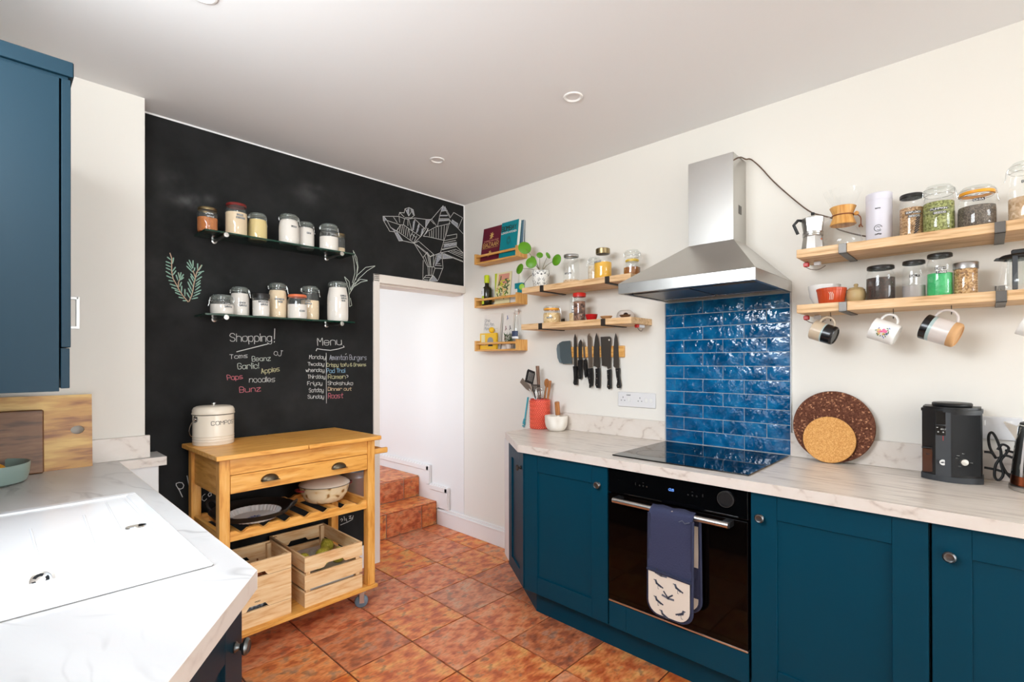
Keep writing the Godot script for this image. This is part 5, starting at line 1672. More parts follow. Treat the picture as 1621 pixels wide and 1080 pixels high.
# ------------------------------------------------------------------ jars
# k: kind (clip, squat, screw, slim, milk), c: contents, f: how full, lab: words on the tape, la: angle of the tape from the viewer, ly: its height
func jar(label: String, at: Vector3, r: float, h: float, kind: String, c: String, f: float, lid := "glass_thick", lab := [], la := 0.4, ly := 0.5, group := "", hinge := 0.0, seal := "glass_thick") -> Node3D:
	var o := thing("glass_jar", label, "jar", at, face(at), group)
	var prof := []
	var top := h
	if kind == "clip":
		top = h - 0.030
		prof = [Vector2(0.0, 0.002), Vector2(r * 0.80, 0.0), Vector2(r * 0.92, 0.003), Vector2(r * 0.985, 0.014), Vector2(r, h * 0.14), Vector2(r, h * 0.50), Vector2(r * 0.975, h * 0.62), Vector2(r * 0.89, h * 0.74), Vector2(r * 0.83, top - 0.016), Vector2(r * 0.83, top - 0.006), Vector2(r * 0.88, top - 0.004), Vector2(r * 0.88, top)]
	elif kind == "squat":
		top = h - 0.026
		prof = [Vector2(0.0, 0.002), Vector2(r * 0.86, 0.0), Vector2(r * 0.95, 0.004), Vector2(r, 0.016), Vector2(r, h * 0.42), Vector2(r * 0.97, h * 0.54), Vector2(r * 0.86, top - 0.014), Vector2(r * 0.84, top - 0.005), Vector2(r * 0.88, top - 0.003), Vector2(r * 0.88, top)]
	elif kind == "screw":
		top = h - 0.006
		prof = [Vector2(0.0, 0.002), Vector2(r * 0.88, 0.0), Vector2(r * 0.96, 0.003), Vector2(r, 0.012), Vector2(r, h * 0.70), Vector2(r * 0.985, h * 0.76), Vector2(r * 0.88, h * 0.84), Vector2(r * 0.85, h * 0.87), Vector2(r * 0.85, top)]
	elif kind == "slim":
		top = h - 0.004
		prof = [Vector2(0.0, 0.002), Vector2(r * 0.88, 0.0), Vector2(r * 0.97, 0.003), Vector2(r, 0.012), Vector2(r, h * 0.86), Vector2(r * 0.95, h * 0.90), Vector2(r * 0.94, top)]
	else:
		top = h - 0.022
		prof = [Vector2(0.0, 0.002), Vector2(r * 0.84, 0.0), Vector2(r * 0.95, 0.004), Vector2(r, 0.018), Vector2(r, h * 0.66), Vector2(r * 0.96, h * 0.73), Vector2(r * 0.78, h * 0.83), Vector2(r * 0.69, h * 0.87), Vector2(r * 0.68, top - 0.004), Vector2(r * 0.74, top)]
	var g := put("glass", Mb.new().lathe(prof, 36, 0.9), M.glass, o)
	if c:
		var cp := [Vector2(0.0, 0.004)]
		var lim := f * top
		var last := Vector2.ZERO
		for q in prof:
			if q.x < r * 0.5:
				continue
			var w := Vector2(q.x - 0.0022, q.y + (0.003 if q.y < 0.003 else 0.0))
			if w.y > lim:
				var t := (lim - last.y) / maxf(w.y - last.y, 0.0001)
				cp.append(last.lerp(w, clampf(t, 0, 1)))
				break
			cp.append(w)
			last = w
		var e: Vector2 = cp[-1]
		cp.append(Vector2(e.x * 0.6, e.y + 0.002))
		cp.append(Vector2(0.0, e.y + 0.003))
		put("contents", Mb.new().lathe(cp, 32, 0.7), M[c], o)
	if kind == "clip" or kind == "squat":
		var R := r * 0.88
		var sh := 0.006 if seal == "orange_seal" else 0.0002
		put("seal", Mb.new().lathe([Vector2(R - 0.004, top - sh), Vector2(R + 0.0015, top - sh + 0.0006), Vector2(R + 0.0015, top + 0.0042), Vector2(R - 0.004, top + 0.0046)], 32), M[seal], o)
		put("lid", Mb.new().lathe([Vector2(R - 0.004, top + 0.0048), Vector2(R + 0.0005, top + 0.006), Vector2(R + 0.0008, top + 0.012), Vector2(R - 0.001, top + 0.0165), Vector2(R * 0.90, top + 0.0175), Vector2(R * 0.86, top + 0.022), Vector2(R * 0.78, top + 0.0225), Vector2(R * 0.72, top + 0.020), Vector2(0.0, top + 0.0205)], 32, 0.9), M[lid], o)
		var wb := Mb.new()
		var yb := top - 0.011
		for ring in [[r * 0.845, yb], [R + 0.0022, top + 0.009]]:
			var pts := []
			for i in 28:
				pts.append(V(sin(TAU * i / 28) * ring[0], ring[1], cos(TAU * i / 28) * ring[0]))
			wb.tube(pts, 0.0011, 5, -1.0, true)
		for s in [0.0, PI]:
			var a: float = PI / 2 + hinge + s
			for q in [-0.14, 0.14]:
				var sa := sin(a + q)
				var ca := cos(a + q)
				var R2 := R + 0.0045
				wb.tube([V(sa * r * 0.85, yb, ca * r * 0.85), V(sa * R2, yb + 0.004, ca * R2), V(sa * R2, top + 0.006, ca * R2), V(sa * (R + 0.002), top + 0.011, ca * (R + 0.002))], 0.0013, 5)
			if s == 0.0:
				var sa := sin(a)
				var ca := cos(a)
				wb.tube([V(sa * (R + 0.004), top + 0.006, ca * (R + 0.004)), V(sa * (R + 0.008), top - 0.004, ca * (R + 0.008)), V(sa * (R + 0.009), top - 0.024, ca * (R + 0.009)), V(sa * (R + 0.013), top - 0.034, ca * (R + 0.013))], 0.0017, 6)
		put("wire_clip", wb, M.chrome, o)
	elif kind == "milk":
		var R := r * 0.74
		put("lid", Mb.new().lathe([Vector2(R + 0.0005, top - 0.010), Vector2(R + 0.003, top - 0.009), Vector2(R + 0.003, h - 0.003), Vector2(R, h), Vector2(0.0, h)], 32), M[lid], o)
	else:
		var R := r * (0.86 if kind == "screw" else 0.95)
		var lh := 0.014 if kind == "screw" else 0.024
		put("lid", Mb.new().lathe([Vector2(R + 0.0005, h - lh), Vector2(R + 0.0035, h - lh + 0.001), Vector2(R + 0.0035, h - 0.003), Vector2(R + 0.0015, h), Vector2(R - 0.004, h + 0.0005), Vector2(R - 0.006, h - 0.001), Vector2(0.0, h - 0.001)], 32), M[lid], o)
	for i in lab.size():
		var y: float = ly * h - i * 0.0145
		var n: int = (lab[i] as String).length()
		var w := minf(0.0068 * n + 0.004, r * 1.3)
		var tp := Mb.new().at(0, 0, 0, Basis(Vector3(0, 1, 0), la + (0.07 if i == 1 else 0.0)))
		var a1 := w / r * 0.5
		tp.lathe([Vector2(r + 0.0005, y - 0.0048), Vector2(r + 0.0007, y - 0.0048), Vector2(r + 0.0007, y + 0.0048), Vector2(r + 0.0005, y + 0.0048)], 8, 0.3, 0.0, 0, false, -a1, a1)
		var lb := put("label_tape", tp, M.tape, o)
		var tx := Mb.new().at(0, 0, 0, Basis(Vector3(0, 1, 0), la + (0.07 if i == 1 else 0.0)))
		word(tx, lab[i], Vector2(-w / 2 + 0.003, y - 0.0028), Vector2(w / 2 - 0.003, y - 0.0028), 0.0056, 0.0013, 0.0011, r)
		put("lettering", tx, M.tape_print, lb)
	return o


func jars_on_glass() -> void:
	var y := 2.0062
	jar("spice jar with gold lid at the left end of the upper glass shelf", V(-1.808, y, 0.100), 0.0465, 0.124, "screw", "spice", 0.62, "gold_lid", ["PERI", "SPICE"], 0.25, 0.72)
	jar("tall jar of cream flour with dark red lid on the upper glass shelf", V(-1.682, y, 0.126), 0.0515, 0.167, "screw", "cream_flour", 0.74, "red_lid", ["CORN", "STARCH"], 0.35, 0.62)
	jar("clip-top jar of yellow flour beside the tall red-lidded jar", V(-1.559, y, 0.075), 0.0495, 0.160, "clip", "yellow_flour", 0.90, "glass_thick", [], 0.4, 0.5, "", 0.5)
	jar("full clip-top jar of white flour in the middle of the upper glass shelf", V(-1.409, y, 0.122), 0.054, 0.176, "clip", "flour", 0.95, "glass_thick", ["LIME"], 0.5, 0.55, "", -0.2)
	jar("clip-top jar of white flour standing behind the middle jar of the upper glass shelf", V(-1.290, y, 0.062), 0.0515, 0.168, "clip", "flour", 0.93, "glass_thick", ["RYE"], 0.4, 0.55, "", 0.4)
	jar("half-empty clip-top jar at the right end of the upper glass shelf", V(-1.177, y, 0.130), 0.0545, 0.165, "clip", "flour", 0.60, "glass_thick", ["COCONUT"], 0.55, 0.56, "", 0.3)
	jar("small jar with pale contents behind the half-empty jar at the shelf's right end", V(-1.084, y, 0.078), 0.034, 0.130, "screw", "cream_flour", 0.34, "gold_lid")
	y = 1.5912
	jar("squat clip-top jar half full of white flour at the left of the lower glass shelf", V(-1.748, y, 0.126), 0.056, 0.104, "squat", "flour", 0.66, "glass_thick", ["CORN", "FLOUR"], 0.45, 0.52, "", PI)
	jar("full clip-top jar of pinkish flour behind the squat jar", V(-1.644, y, 0.060), 0.0475, 0.166, "clip", "flour", 0.92, "glass_thick", ["RICE", "FLOUR"], 0.25, 0.44, "", -0.3)
	jar("small ribbed jar with black lid on the lower glass shelf", V(-1.564, y, 0.140), 0.0425, 0.123, "slim", "flour", 0.72, "black_lid", ["TAPIOCA", "FLOUR"], 0.30, 0.64)
	jar("large clip-top jar of cream grains behind the black-lidded jar", V(-1.450, y, 0.068), 0.050, 0.207, "clip", "cream_flour", 0.90, "glass_thick", ["CUSTARD", "MIX"], 0.20, 0.52, "", -0.2)
	jar("jar with orange plastic lid half full of white powder on the lower glass shelf", V(-1.367, y, 0.134), 0.053, 0.137, "screw", "flour", 0.62, "orange_plastic", ["SODA"], 0.5, 0.32)
	jar("clip-top jar two-thirds full of cream flour behind the orange-lidded jar", V(-1.262, y, 0.062), 0.0525, 0.210, "clip", "cream_flour", 0.66, "glass_thick", ["GRAM", "FLOUR"], -0.25, 0.53, "", 0.3)
	jar("tallest jar, full of white flour, alone at the right of the lower glass shelf", V(-1.112, y, 0.110), 0.0625, 0.248, "clip", "flour", 0.94, "glass_thick", ["PLAIN", "FLOUR", "MIX"], 0.55, 0.62, "", 1.0)


func on_left_shelves() -> void:
	var y := 1.8175
	var x := -0.12
	jar("clear jar with silver screw lid beside the plant on the upper left shelf", V(x, y, 1.129), 0.050, 0.180, "screw", "oat_flakes", 0.14, "silver_lid", ["CASHEW"], -0.45, 0.34)
	jar("clear clip-top jar of pale nuts behind the yellow jar", V(-0.075, y, 1.268), 0.040, 0.158, "clip", "pale_nuts", 0.78, "glass_thick", [], 0.0, 0.5, "", PI)
	jar("jar of bright yellow polenta with dented metal lid on the upper left shelf", V(-0.13, y, 1.363), 0.051, 0.180, "milk", "polenta", 0.62, "gold_lid", ["POLENTA"], -0.75, 0.55)
	var g := jar("clip-top jar holding honey and a lemon slice next to the cooker hood", V(-0.105, y, 1.538), 0.047, 0.154, "clip", "honey", 0.40, "glass_thick", [], 0.0, 0.5, "", -0.4)
	put("lemon_slice", Mb.new().lathe([Vector2(0.0, 0.082), Vector2(0.034, 0.082), Vector2(0.037, 0.085), Vector2(0.037, 0.093), Vector2(0.034, 0.096), Vector2(0.0, 0.096)], 28), M.lemon_slice, g)
	put("glass_weight", Mb.new().lathe([Vector2(0.0, 0.056), Vector2(0.034, 0.056), Vector2(0.036, 0.060), Vector2(0.036, 0.078), Vector2(0.034, 0.081), Vector2(0.0, 0.081)], 28), M.glass_thick, g)
	y = 1.5855
	jar("squat clip-top jar of pasta with a dark lid rim on the lower left shelf", V(-0.13, y, 0.985), 0.056, 0.116, "squat", "pasta", 0.72, "glass_thick", ["PASTA"], -0.3, 0.30, "", -0.3, "orange_seal")
	jar("small clear jar of yellow grains behind the red-lidded jar", V(-0.07, y, 1.112), 0.032, 0.160, "milk", "pasta", 0.44, "glass_thick", ["CORN", "KERNELS"], 0.1, 0.50)
	jar("tall jar with bright red lid holding dried fruit on the lower left shelf", V(-0.14, y, 1.204), 0.037, 0.170, "slim", "dried_fruit", 0.72, "red_plastic")
	# potted plant with round leaves
	var p := Vector3(-0.135, 1.8175, 0.897)
	var o := thing("potted_plant", "potted plant with round green leaves in a speckled white pot", "plant", p)
	put("pot", Mb.new().lathe([Vector2(0.0, 0.0), Vector2(0.044, 0.0), Vector2(0.047, 0.003), Vector2(0.0585, 0.105), Vector2(0.0575, 0.108), Vector2(0.054, 0.106), Vector2(0.052, 0.09), Vector2(0.0, 0.088)], 40), M.speckled_pot, o)
	put("soil", Mb.new().lathe([Vector2(0.0530, 0.0905), Vector2(0.03, 0.095), Vector2(0.0, 0.098)], 24), M.walnut, o)
	var leaves := [[0.774, 2.095, -0.150, 0.044, 0.3], [0.724, 1.963, -0.150, 0.036, 1.15], [0.894, 2.030, -0.140, 0.021, 0.1], [0.873, 1.976, -0.200, 0.036, 0.2], [0.974, 2.015, -0.150, 0.022, 1.2], [1.052, 1.972, -0.170, 0.036, 1.0], [0.830, 2.020, -0.130, 0.020, 0.9], [0.772, 1.835, -0.180, 0.020, 0.5]]
	for i in leaves.size():
		var q: Array = leaves[i]
		var c := Vector3(q[2], q[1], q[0]) - p
		var base := V(0.006 * cos(i * 2.0), 0.09, 0.006 * sin(i * 2.0))
		if i == 7:
			base = V(0.0, 0.10, -0.045)
		put("leaf_stalk", Mb.new().tube(curve([base, base.lerp(c, 0.4) + V(0, 0.016, 0), base.lerp(c, 0.8) + V(0, 0.008, 0), c], 4), 0.0018, 5, 0.0011), M.stem, o)
		var lf := Mb.new()
		lf.at(0, 0, 0)
		var n := 18
		for j in n:
			var a0 := TAU * j / n
			var a1 := TAU * (j + 1) / n
			for rr in [[0.0, 0.5], [0.5, 1.0]]:
				var q4 := []
				for e in [[a0, rr[0]], [a1, rr[0]], [a1, rr[1]], [a0, rr[1]]]:
					q4.append(Vector3(cos(e[0]) * e[1], sin(e[0]) * e[1], -0.22 * e[1] * e[1] + 0.12))
				var m := Vector3(0, 0, 1)
				var nn := []
				for w in q4:
					nn.append(Vector3(w.x * 0.44, w.y * 0.44, 1).normalized())
				lf.quad(q4[0], q4[1], q4[2], q4[3], nn[0], nn[1], nn[2], nn[3])
				for w in q4.size():
					q4[w] -= Vector3(0, 0, 0.03)
				lf.quad(q4[0], q4[1], q4[2], q4[3], -nn[0], -nn[1], -nn[2], -nn[3])
		var l := put("leaf", lf, M.leaf if i != 7 else M.leaf_pale, o)
		l.position = c
		l.scale = Vector3.ONE * q[3]
		l.rotation = Vector3(-0.25 + 0.2 * sin(i * 3.0), face(p) + (q[4] if i % 2 == 0 else -q[4]) * 0.75, 0.3 * sin(i * 1.7))
	# small crockery
	var rb := put("small_bowl", Mb.new().lathe([Vector2(0.0, 0.0), Vector2(0.024, 0.0), Vector2(0.027, 0.003), Vector2(0.034, 0.022), Vector2(0.036, 0.034), Vector2(0.037, 0.036), Vector2(0.034, 0.036), Vector2(0.031, 0.022), Vector2(0.022, 0.006), Vector2(0.0, 0.005)], 32), M.red_glaze)
	rb.position = V(-0.15, y, 1.297)
	tag(rb, "small glossy red bowl on the lower left shelf", "bowl")
	for q in [[-0.165, 1.408, 0.036, "shallow brown shell-shaped dish beside the red bowl"], [-0.175, 1.535, 0.032, "small brown dish with a brown nut at the end of the lower left shelf"]]:
		var s := thing("small_dish", q[3], "dish", V(q[0], y, q[1]))
		var k: float = q[2] / 0.036
		put("dish", Mb.new().at(0, 0, 0, Basis().scaled(Vector3(k * 0.75, k, k))).lathe([Vector2(0.0, 0.0), Vector2(0.018, 0.0), Vector2(0.030, 0.008), Vector2(0.037, 0.017), Vector2(0.0365, 0.019), Vector2(0.034, 0.018), Vector2(0.027, 0.010), Vector2(0.0, 0.004)], 28), M.brown_shell if k < 1.0 else M.raw_clay, s)
		if k < 1.0:
			put("nut", Mb.new().ball(V(0.0, 0.018, 0.004), V(0.013, 0.011, 0.013), 12, 8), M.coffee_beans, s)
	var wbowl := put("upturned_bowl", Mb.new().lathe([Vector2(0.048, 0.0), Vector2(0.050, 0.002), Vector2(0.049, 0.022), Vector2(0.043, 0.040), Vector2(0.030, 0.051), Vector2(0.0, 0.054)], 36), M.stone_beige)
	wbowl.position = V(-0.085, y, 1.482)
	tag(wbowl, "pale grey upturned bowl behind the brown dishes", "bowl")


func mug(label: String, c: Vector3, dirr: Vector3, r: float, h: float, bands: Array, base_mat: String, handle_mat: String, roll := 0.0) -> Node3D:
	# dirr points from base to rim; the handle is on top
	var o := thing("mug", label, "mug", c, 0.0, "")
	var up := dirr.normalized()
	var hd := (Vector3.UP - up * up.y).normalized()
	hd = hd.rotated(up, roll)
	var xx := up.cross(hd)
	o.basis = Basis(xx, up, hd)
	# local y runs from base to rim, local z to the handle
	for i in bands.size():
		var y0: float = (0.0 if i == 0 else bands[i - 1][0]) * h
		var y1: float = bands[i][0] * h
		var p := []
		if i == 0:
			p = [Vector2(r * 0.86, 0.0), Vector2(r * 0.94, 0.003), Vector2(r * 0.97, 0.010)]
		else:
			p = [Vector2(r * lerpf(0.97, 1.0, y0 / h), y0)]
		p.append(Vector2(r * lerpf(0.97, 1.0, y1 / h), y1))
		if i == bands.size() - 1:
			p.append(Vector2(r - 0.0015, h + 0.0015))
			p.append(Vector2(r - 0.004, h))
			p.append(Vector2(r - 0.0045, 0.006))
			p.append(Vector2(0.0, 0.005))
		put("glaze_band" if bands.size() > 1 else "cup", Mb.new().at(0, -h / 2, 0).lathe(p, 36), M[bands[i][1]], o)
	put("base", Mb.new().at(0, -h / 2, 0).lathe([Vector2(0.0, 0.002), Vector2(r * 0.74, 0.002), Vector2(r * 0.76, -0.0008), Vector2(r * 0.84, -0.0008), Vector2(r * 0.865, 0.0002)], 32), M[base_mat], o)
	var pts := []
	for i in 13:
		var a := -PI / 2 + PI * i / 12
		pts.append(V(0, sin(a) * h * 0.32 + 0.002, r * 0.94 + cos(a) * h * 0.34))
	put("handle", Mb.new().tube(pts, 0.0046, 8), M[handle_mat], o)
	var hk := thing("cup_hook", "wire cup hook carrying the " + label.split(" under ")[0].split(" hanging")[0], "hook", Vector3(c.x, 1.5495, (c + hd * (r + h * 0.30)).z), 0.0, "cup hooks under the lower right shelf")
	var e := c + hd * (r * 0.94 + h * 0.34 - 0.006)
	put("hook", Mb.new().tube(curve([V(0, 0, 0), V(0, -0.004, 0), V(0.006, e.y - 1.5495, 0), V(0, e.y - 1.5495 - 0.008, 0), V(-0.007, e.y - 1.5495 - 0.002, 0)], 4), 0.0013, 6), M.iron_dark, hk)
	return o


func on_right_shelves() -> void:
	var y := 1.8175
	# stovetop coffee pot
	var p := V(-0.14, y, 2.427)
	var o := thing("coffee_pot", "eight-sided aluminium stovetop coffee pot at the left end of the upper right shelf", "coffee pot", p, face(p, 0.2))
	put("base", Mb.new().lathe([Vector2(0.0, 0.0), Vector2(0.043, 0.0), Vector2(0.044, 0.003), Vector2(0.0365, 0.062)], 8, 0.1, 0.0, 0, true), M.steel_satin, o)
	put("collar", Mb.new().lathe([Vector2(0.0365, 0.062), Vector2(0.039, 0.064), Vector2(0.039, 0.067), Vector2(0.037, 0.069), Vector2(0.039, 0.071), Vector2(0.039, 0.080), Vector2(0.037, 0.082)], 32), M.steel_satin, o)
	put("jug", Mb.new().lathe([Vector2(0.0365, 0.082), Vector2(0.0445, 0.134), Vector2(0.0445, 0.137), Vector2(0.0, 0.137)], 8, 0.1, 0.0, 0, true).prism(PackedVector2Array([Vector2(0.036, 0.112), Vector2(0.062, 0.137), Vector2(0.036, 0.137)]), -0.011, 0.011), M.steel_satin, o)
	put("lid", Mb.new().lathe([Vector2(0.0445, 0.1372), Vector2(0.045, 0.139), Vector2(0.030, 0.147), Vector2(0.0, 0.149)], 8, 0.1, 0.0, 0, true), M.steel_satin, o)
	put("knob", Mb.new().lathe([Vector2(0.006, 0.149), Vector2(0.0075, 0.163), Vector2(0.006, 0.166), Vector2(0.0, 0.166)], 12), M.black_plastic, o)
	put("handle", Mb.new().tube([V(-0.040, 0.134, 0), V(-0.056, 0.137, 0), V(-0.072, 0.118, 0), V(-0.056, 0.078, 0)], 0.0065, 8), M.black_plastic, o, "black angular handle")
	put("valve", Mb.new().at(0.026, 0.045, 0.028).ball(Vector3.ZERO, V(0.004, 0.004, 0.004), 10, 6), M.copper, o)
	# pour-over coffee maker
	p = V(-0.125, y, 2.533)
	o = thing("coffee_maker", "hourglass glass coffee maker with a wooden collar tied with leather", "coffee maker", p, face(p))
	put("glass", Mb.new().lathe([Vector2(0.0, 0.002), Vector2(0.056, 0.0), Vector2(0.064, 0.004), Vector2(0.068, 0.020), Vector2(0.064, 0.050), Vector2(0.050, 0.085), Vector2(0.034, 0.112), Vector2(0.028, 0.130), Vector2(0.030, 0.142), Vector2(0.045, 0.178), Vector2(0.070, 0.232), Vector2(0.0705, 0.234)], 40, 1.0), M.glass, o)
	put("collar", Mb.new().lathe([Vector2(0.044, 0.094), Vector2(0.047, 0.096), Vector2(0.0375, 0.124), Vector2(0.036, 0.134), Vector2(0.0375, 0.144), Vector2(0.047, 0.168), Vector2(0.044, 0.170), Vector2(0.034, 0.142), Vector2(0.034, 0.124), Vector2(0.044, 0.094)], 40), M.bamboo1, o, "turned wooden collar")
	var cord := Mb.new()
	var ring := []
	for i in 24:
		ring.append(V(sin(TAU * i / 24) * 0.0385, 0.134, cos(TAU * i / 24) * 0.0385))
	cord.tube(ring, 0.0024, 6, -1.0, true)
	cord.tube(curve([V(0.036, 0.134, 0.014), V(0.050, 0.126, 0.020), V(0.060, 0.112, 0.020), V(0.061, 0.086, 0.018), V(0.067, 0.074, 0.016)], 4), 0.0022, 6)
	cord.tube(curve([V(0.061, 0.086, 0.018), V(0.055, 0.080, 0.020), V(0.058, 0.076, 0.018)], 3), 0.003, 6)
	put("leather_tie", cord, M.leather, o)
	put("wooden_bead", Mb.new().ball(V(0.046, 0.133, 0.017), V(0.009, 0.009, 0.009), 14, 8), M.bamboo1, o)
	# white tin
	p = V(-0.12, y, 2.654)
	o = thing("tin_canister", "tall pale lilac-white tin canister with a small emblem", "canister", p, face(p))
	put("body", Mb.new().lathe([Vector2(0.0, 0.0), Vector2(0.0415, 0.0), Vector2(0.043, 0.002), Vector2(0.043, 0.168)], 40), M.lilac_tin, o)
	put("lid", Mb.new().lathe([Vector2(0.0430, 0.168), Vector2(0.0438, 0.1685), Vector2(0.0438, 0.193), Vector2(0.041, 0.196), Vector2(0.0, 0.1965)], 40), M.lilac_tin, o)
	var em := Mb.new().at(0, 0, 0, Basis(Vector3(0, 1, 0), 0.0))
	centred(em, "mono", Vector2(-0.004, 0.132), 0.016, 0.005, 0.0014, 0.0006, 0.043)
	centred(em, "coffee", Vector2(-0.003, 0.030), 0.020, 0.006, 0.0013, 0.0006, 0.043)
	for i in 14:
		var a0 := 0.3 + 5.2 * i / 14
		var a1 := 0.3 + 5.2 * (i + 1) / 14
		em.stroke([Vector2(-0.003 + cos(a0) * 0.0125, 0.053 + sin(a0) * 0.0125), Vector2(-0.003 + cos(a1) * 0.0125, 0.053 + sin(a1) * 0.0125)], 0.0022, 0.0006, 0.043)
	em.stroke([Vector2(-0.009, 0.056), Vector2(-0.004, 0.060), Vector2(0.0, 0.055), Vector2(0.004, 0.058)], 0.0018, 0.0006, 0.043)
	em.stroke([Vector2(-0.006, 0.047), Vector2(0.0, 0.045), Vector2(0.004, 0.049)], 0.0018, 0.0006, 0.043)
	put("emblem", em, M.ink, o)
	jar("jar of brown grains with black lid and zebra-striped sticker on the upper right shelf", V(-0.135, y, 2.757), 0.0385, 0.166, "screw", "grains", 0.70, "black_lid", ["SUNFLOWER", "SEEDS"], 0.15, 0.55)
	var zs := Mb.new()
	var zn: Node3D = get_node("glass_jar_%03d" % used["glass_jar"])
	for i in 7:
		zs.stroke([Vector2(0.008 + 0.001 * i, 0.012 + i * 0.009), Vector2(0.020 + 0.001 * i, 0.024 + i * 0.009)], 0.004, 0.0008, 0.0385)
	put("striped_sticker", zs, M.ink, zn)
	jar("large glass-lidded jar of green pumpkin seeds on the upper right shelf", V(-0.145, y, 2.836), 0.047, 0.184, "clip", "green_seeds", 0.74, "glass_thick", ["PUMPKIN", "SEEDS"], 0.0, 0.46, "", 0.1)
	jar("wide clip-top jar of dark seeds with an orange seal on the upper right shelf", V(-0.135, y, 2.939), 0.053, 0.154, "squat", "pepper_seeds", 0.62, "glass_thick", ["CHIA"], 0.1, 0.62, "", 0.2, "orange_seal")
	jar("tall clip-top jar of pale oat flakes cut by the right edge, upper right shelf", V(-0.135, y, 3.062), 0.046, 0.214, "clip", "oat_flakes", 0.46, "glass_thick", ["OATS"], 0.1, 0.62, "", PI)
	# lower shelf
	y = 1.5855
	var b := thing("bowl", "white bowl behind the orange dish on the lower right shelf", "bowl", V(-0.085, y, 2.457))
	put("shell", Mb.new().lathe([Vector2(0.0, 0.0), Vector2(0.032, 0.0), Vector2(0.035, 0.004), Vector2(0.054, 0.040), Vector2(0.060, 0.078), Vector2(0.0605, 0.088), Vector2(0.058, 0.089), Vector2(0.056, 0.078), Vector2(0.050, 0.042), Vector2(0.0, 0.008)], 36), M.white_gloss, b)
	b = thing("ramekin", "orange ribbed ramekin on the lower right shelf", "ramekin", V(-0.155, y, 2.497))
	put("dish", Mb.new().lathe([Vector2(0.0, 0.0), Vector2(0.043, 0.0), Vector2(0.045, 0.003), Vector2(0.0515, 0.052), Vector2(0.053, 0.053), Vector2(0.054, 0.062), Vector2(0.052, 0.064), Vector2(0.049, 0.062), Vector2(0.043, 0.006), Vector2(0.0, 0.005)], 120, 0.7, 0.008, 30), M.orange_clay, b)
	var pt := Mb.new().at(0, 0, 0, Basis(Vector3(0, 1, 0), face(b.position)))
	for i in 3:
		pt.stroke([Vector2(-0.006 + i * 0.005, 0.014), Vector2(-0.004 + i * 0.005, 0.034), Vector2(-0.008 + i * 0.005, 0.044)], 0.0016, 0.003, 0.049)
	put("painted_mark", pt, M.linen, b)
	b = thing("lidded_pot", "small beige stoneware pot with a knobbed lid", "pot", V(-0.135, y, 2.579))
	put("pot", Mb.new().lathe([Vector2(0.0, 0.0), Vector2(0.026, 0.0), Vector2(0.0295, 0.004), Vector2(0.034, 0.022), Vector2(0.0345, 0.036), Vector2(0.031, 0.048), Vector2(0.030, 0.050), Vector2(0.0, 0.050)], 32), M.stoneware, b)
	put("lid", Mb.new().lathe([Vector2(0.030, 0.050), Vector2(0.0315, 0.052), Vector2(0.022, 0.061), Vector2(0.008, 0.064), Vector2(0.006, 0.067), Vector2(0.0085, 0.072), Vector2(0.006, 0.077), Vector2(0.0, 0.078)], 28), M.stoneware, b)
	jar("jar of dark coffee beans with black lid on the lower right shelf", V(-0.135, y, 2.660), 0.048, 0.138, "screw", "coffee_beans", 0.68, "black_lid", [], 0.0, 0.5)
	jar("clear jar of grey powder in a bag with black lid on the lower right shelf", V(-0.125, y, 2.762), 0.0365, 0.146, "screw", "grey_powder", 0.36, "black_lid", ["SALT"], 0.05, 0.58)
	jar("jar with black lid half full of bright green packets on the lower right shelf", V(-0.135, y, 2.838), 0.0385, 0.160, "screw", "green_bag", 0.56, "black_lid", ["DISH", "TABS"], 0.05, 0.64)
	jar("straight jar of mixed seeds with wide silver lid on the lower right shelf", V(-0.13, y, 2.909), 0.0345, 0.118, "slim", "mixed_seeds", 0.90, "silver_lid")
	# glass jug with black lid at the frame's edge
	p = V(-0.125, y, 3.050)
	b = thing("glass_teapot", "clear glass coffee jug with black lid and handle at the right edge", "jug", p, face(p))
	put("glass", Mb.new().lathe([Vector2(0.0, 0.002), Vector2(0.058, 0.0), Vector2(0.062, 0.004), Vector2(0.060, 0.04), Vector2(0.050, 0.118)], 40, 1.0), M.glass, b)
	put("infuser", Mb.new().lathe([Vector2(0.0, 0.022), Vector2(0.034, 0.022), Vector2(0.036, 0.026), Vector2(0.036, 0.118)], 32), M.glass_thick, b)
	put("band", Mb.new().span(-0.022, -0.008, 0.004, 0.118, 0.048, 0.056, 0.002).at(0, 0, 0), M.grey_plastic, b)
	put("lid", Mb.new().lathe([Vector2(0.049, 0.112), Vector2(0.056, 0.116), Vector2(0.057, 0.121), Vector2(0.050, 0.127), Vector2(0.030, 0.130), Vector2(0.0, 0.131)], 36).span(-0.025, 0.045, 0.129, 0.146, -0.016, 0.016, 0.004).prism(PackedVector2Array([Vector2(-0.045, 0.112), Vector2(-0.068, 0.116), Vector2(-0.062, 0.122), Vector2(-0.045, 0.124)]), -0.012, 0.012), M.black_plastic, b)
	# hanging mugs
	mug("beige and black banded mug hanging at the left under the lower right shelf", V(-0.165, 1.466, 2.472), V(0.10, 0.36, -0.92), 0.040, 0.086, [[0.46, "black_glaze"], [0.52, "aqua_glaze"], [1.0, "beige_glaze"]], "black_glaze", "beige_glaze")
	var m := mug("white mug with a painted flower bouquet hanging under the lower right shelf", V(-0.165, 1.463, 2.676), V(0.05, 0.40, -0.91), 0.0425, 0.084, [[1.0, "white_gloss"]], "white_gloss", "white_gloss")
	flowers(m)
	mug("large black, grey and cream mug with bare clay base under the lower right shelf", V(-0.165, 1.458, 2.842), V(0.14, 0.38, -0.91), 0.0465, 0.104, [[0.20, "raw_clay"], [0.70, "pale_glaze"], [0.80, "aqua_glaze"], [1.0, "black_glaze"]], "raw_clay", "pale_glaze")
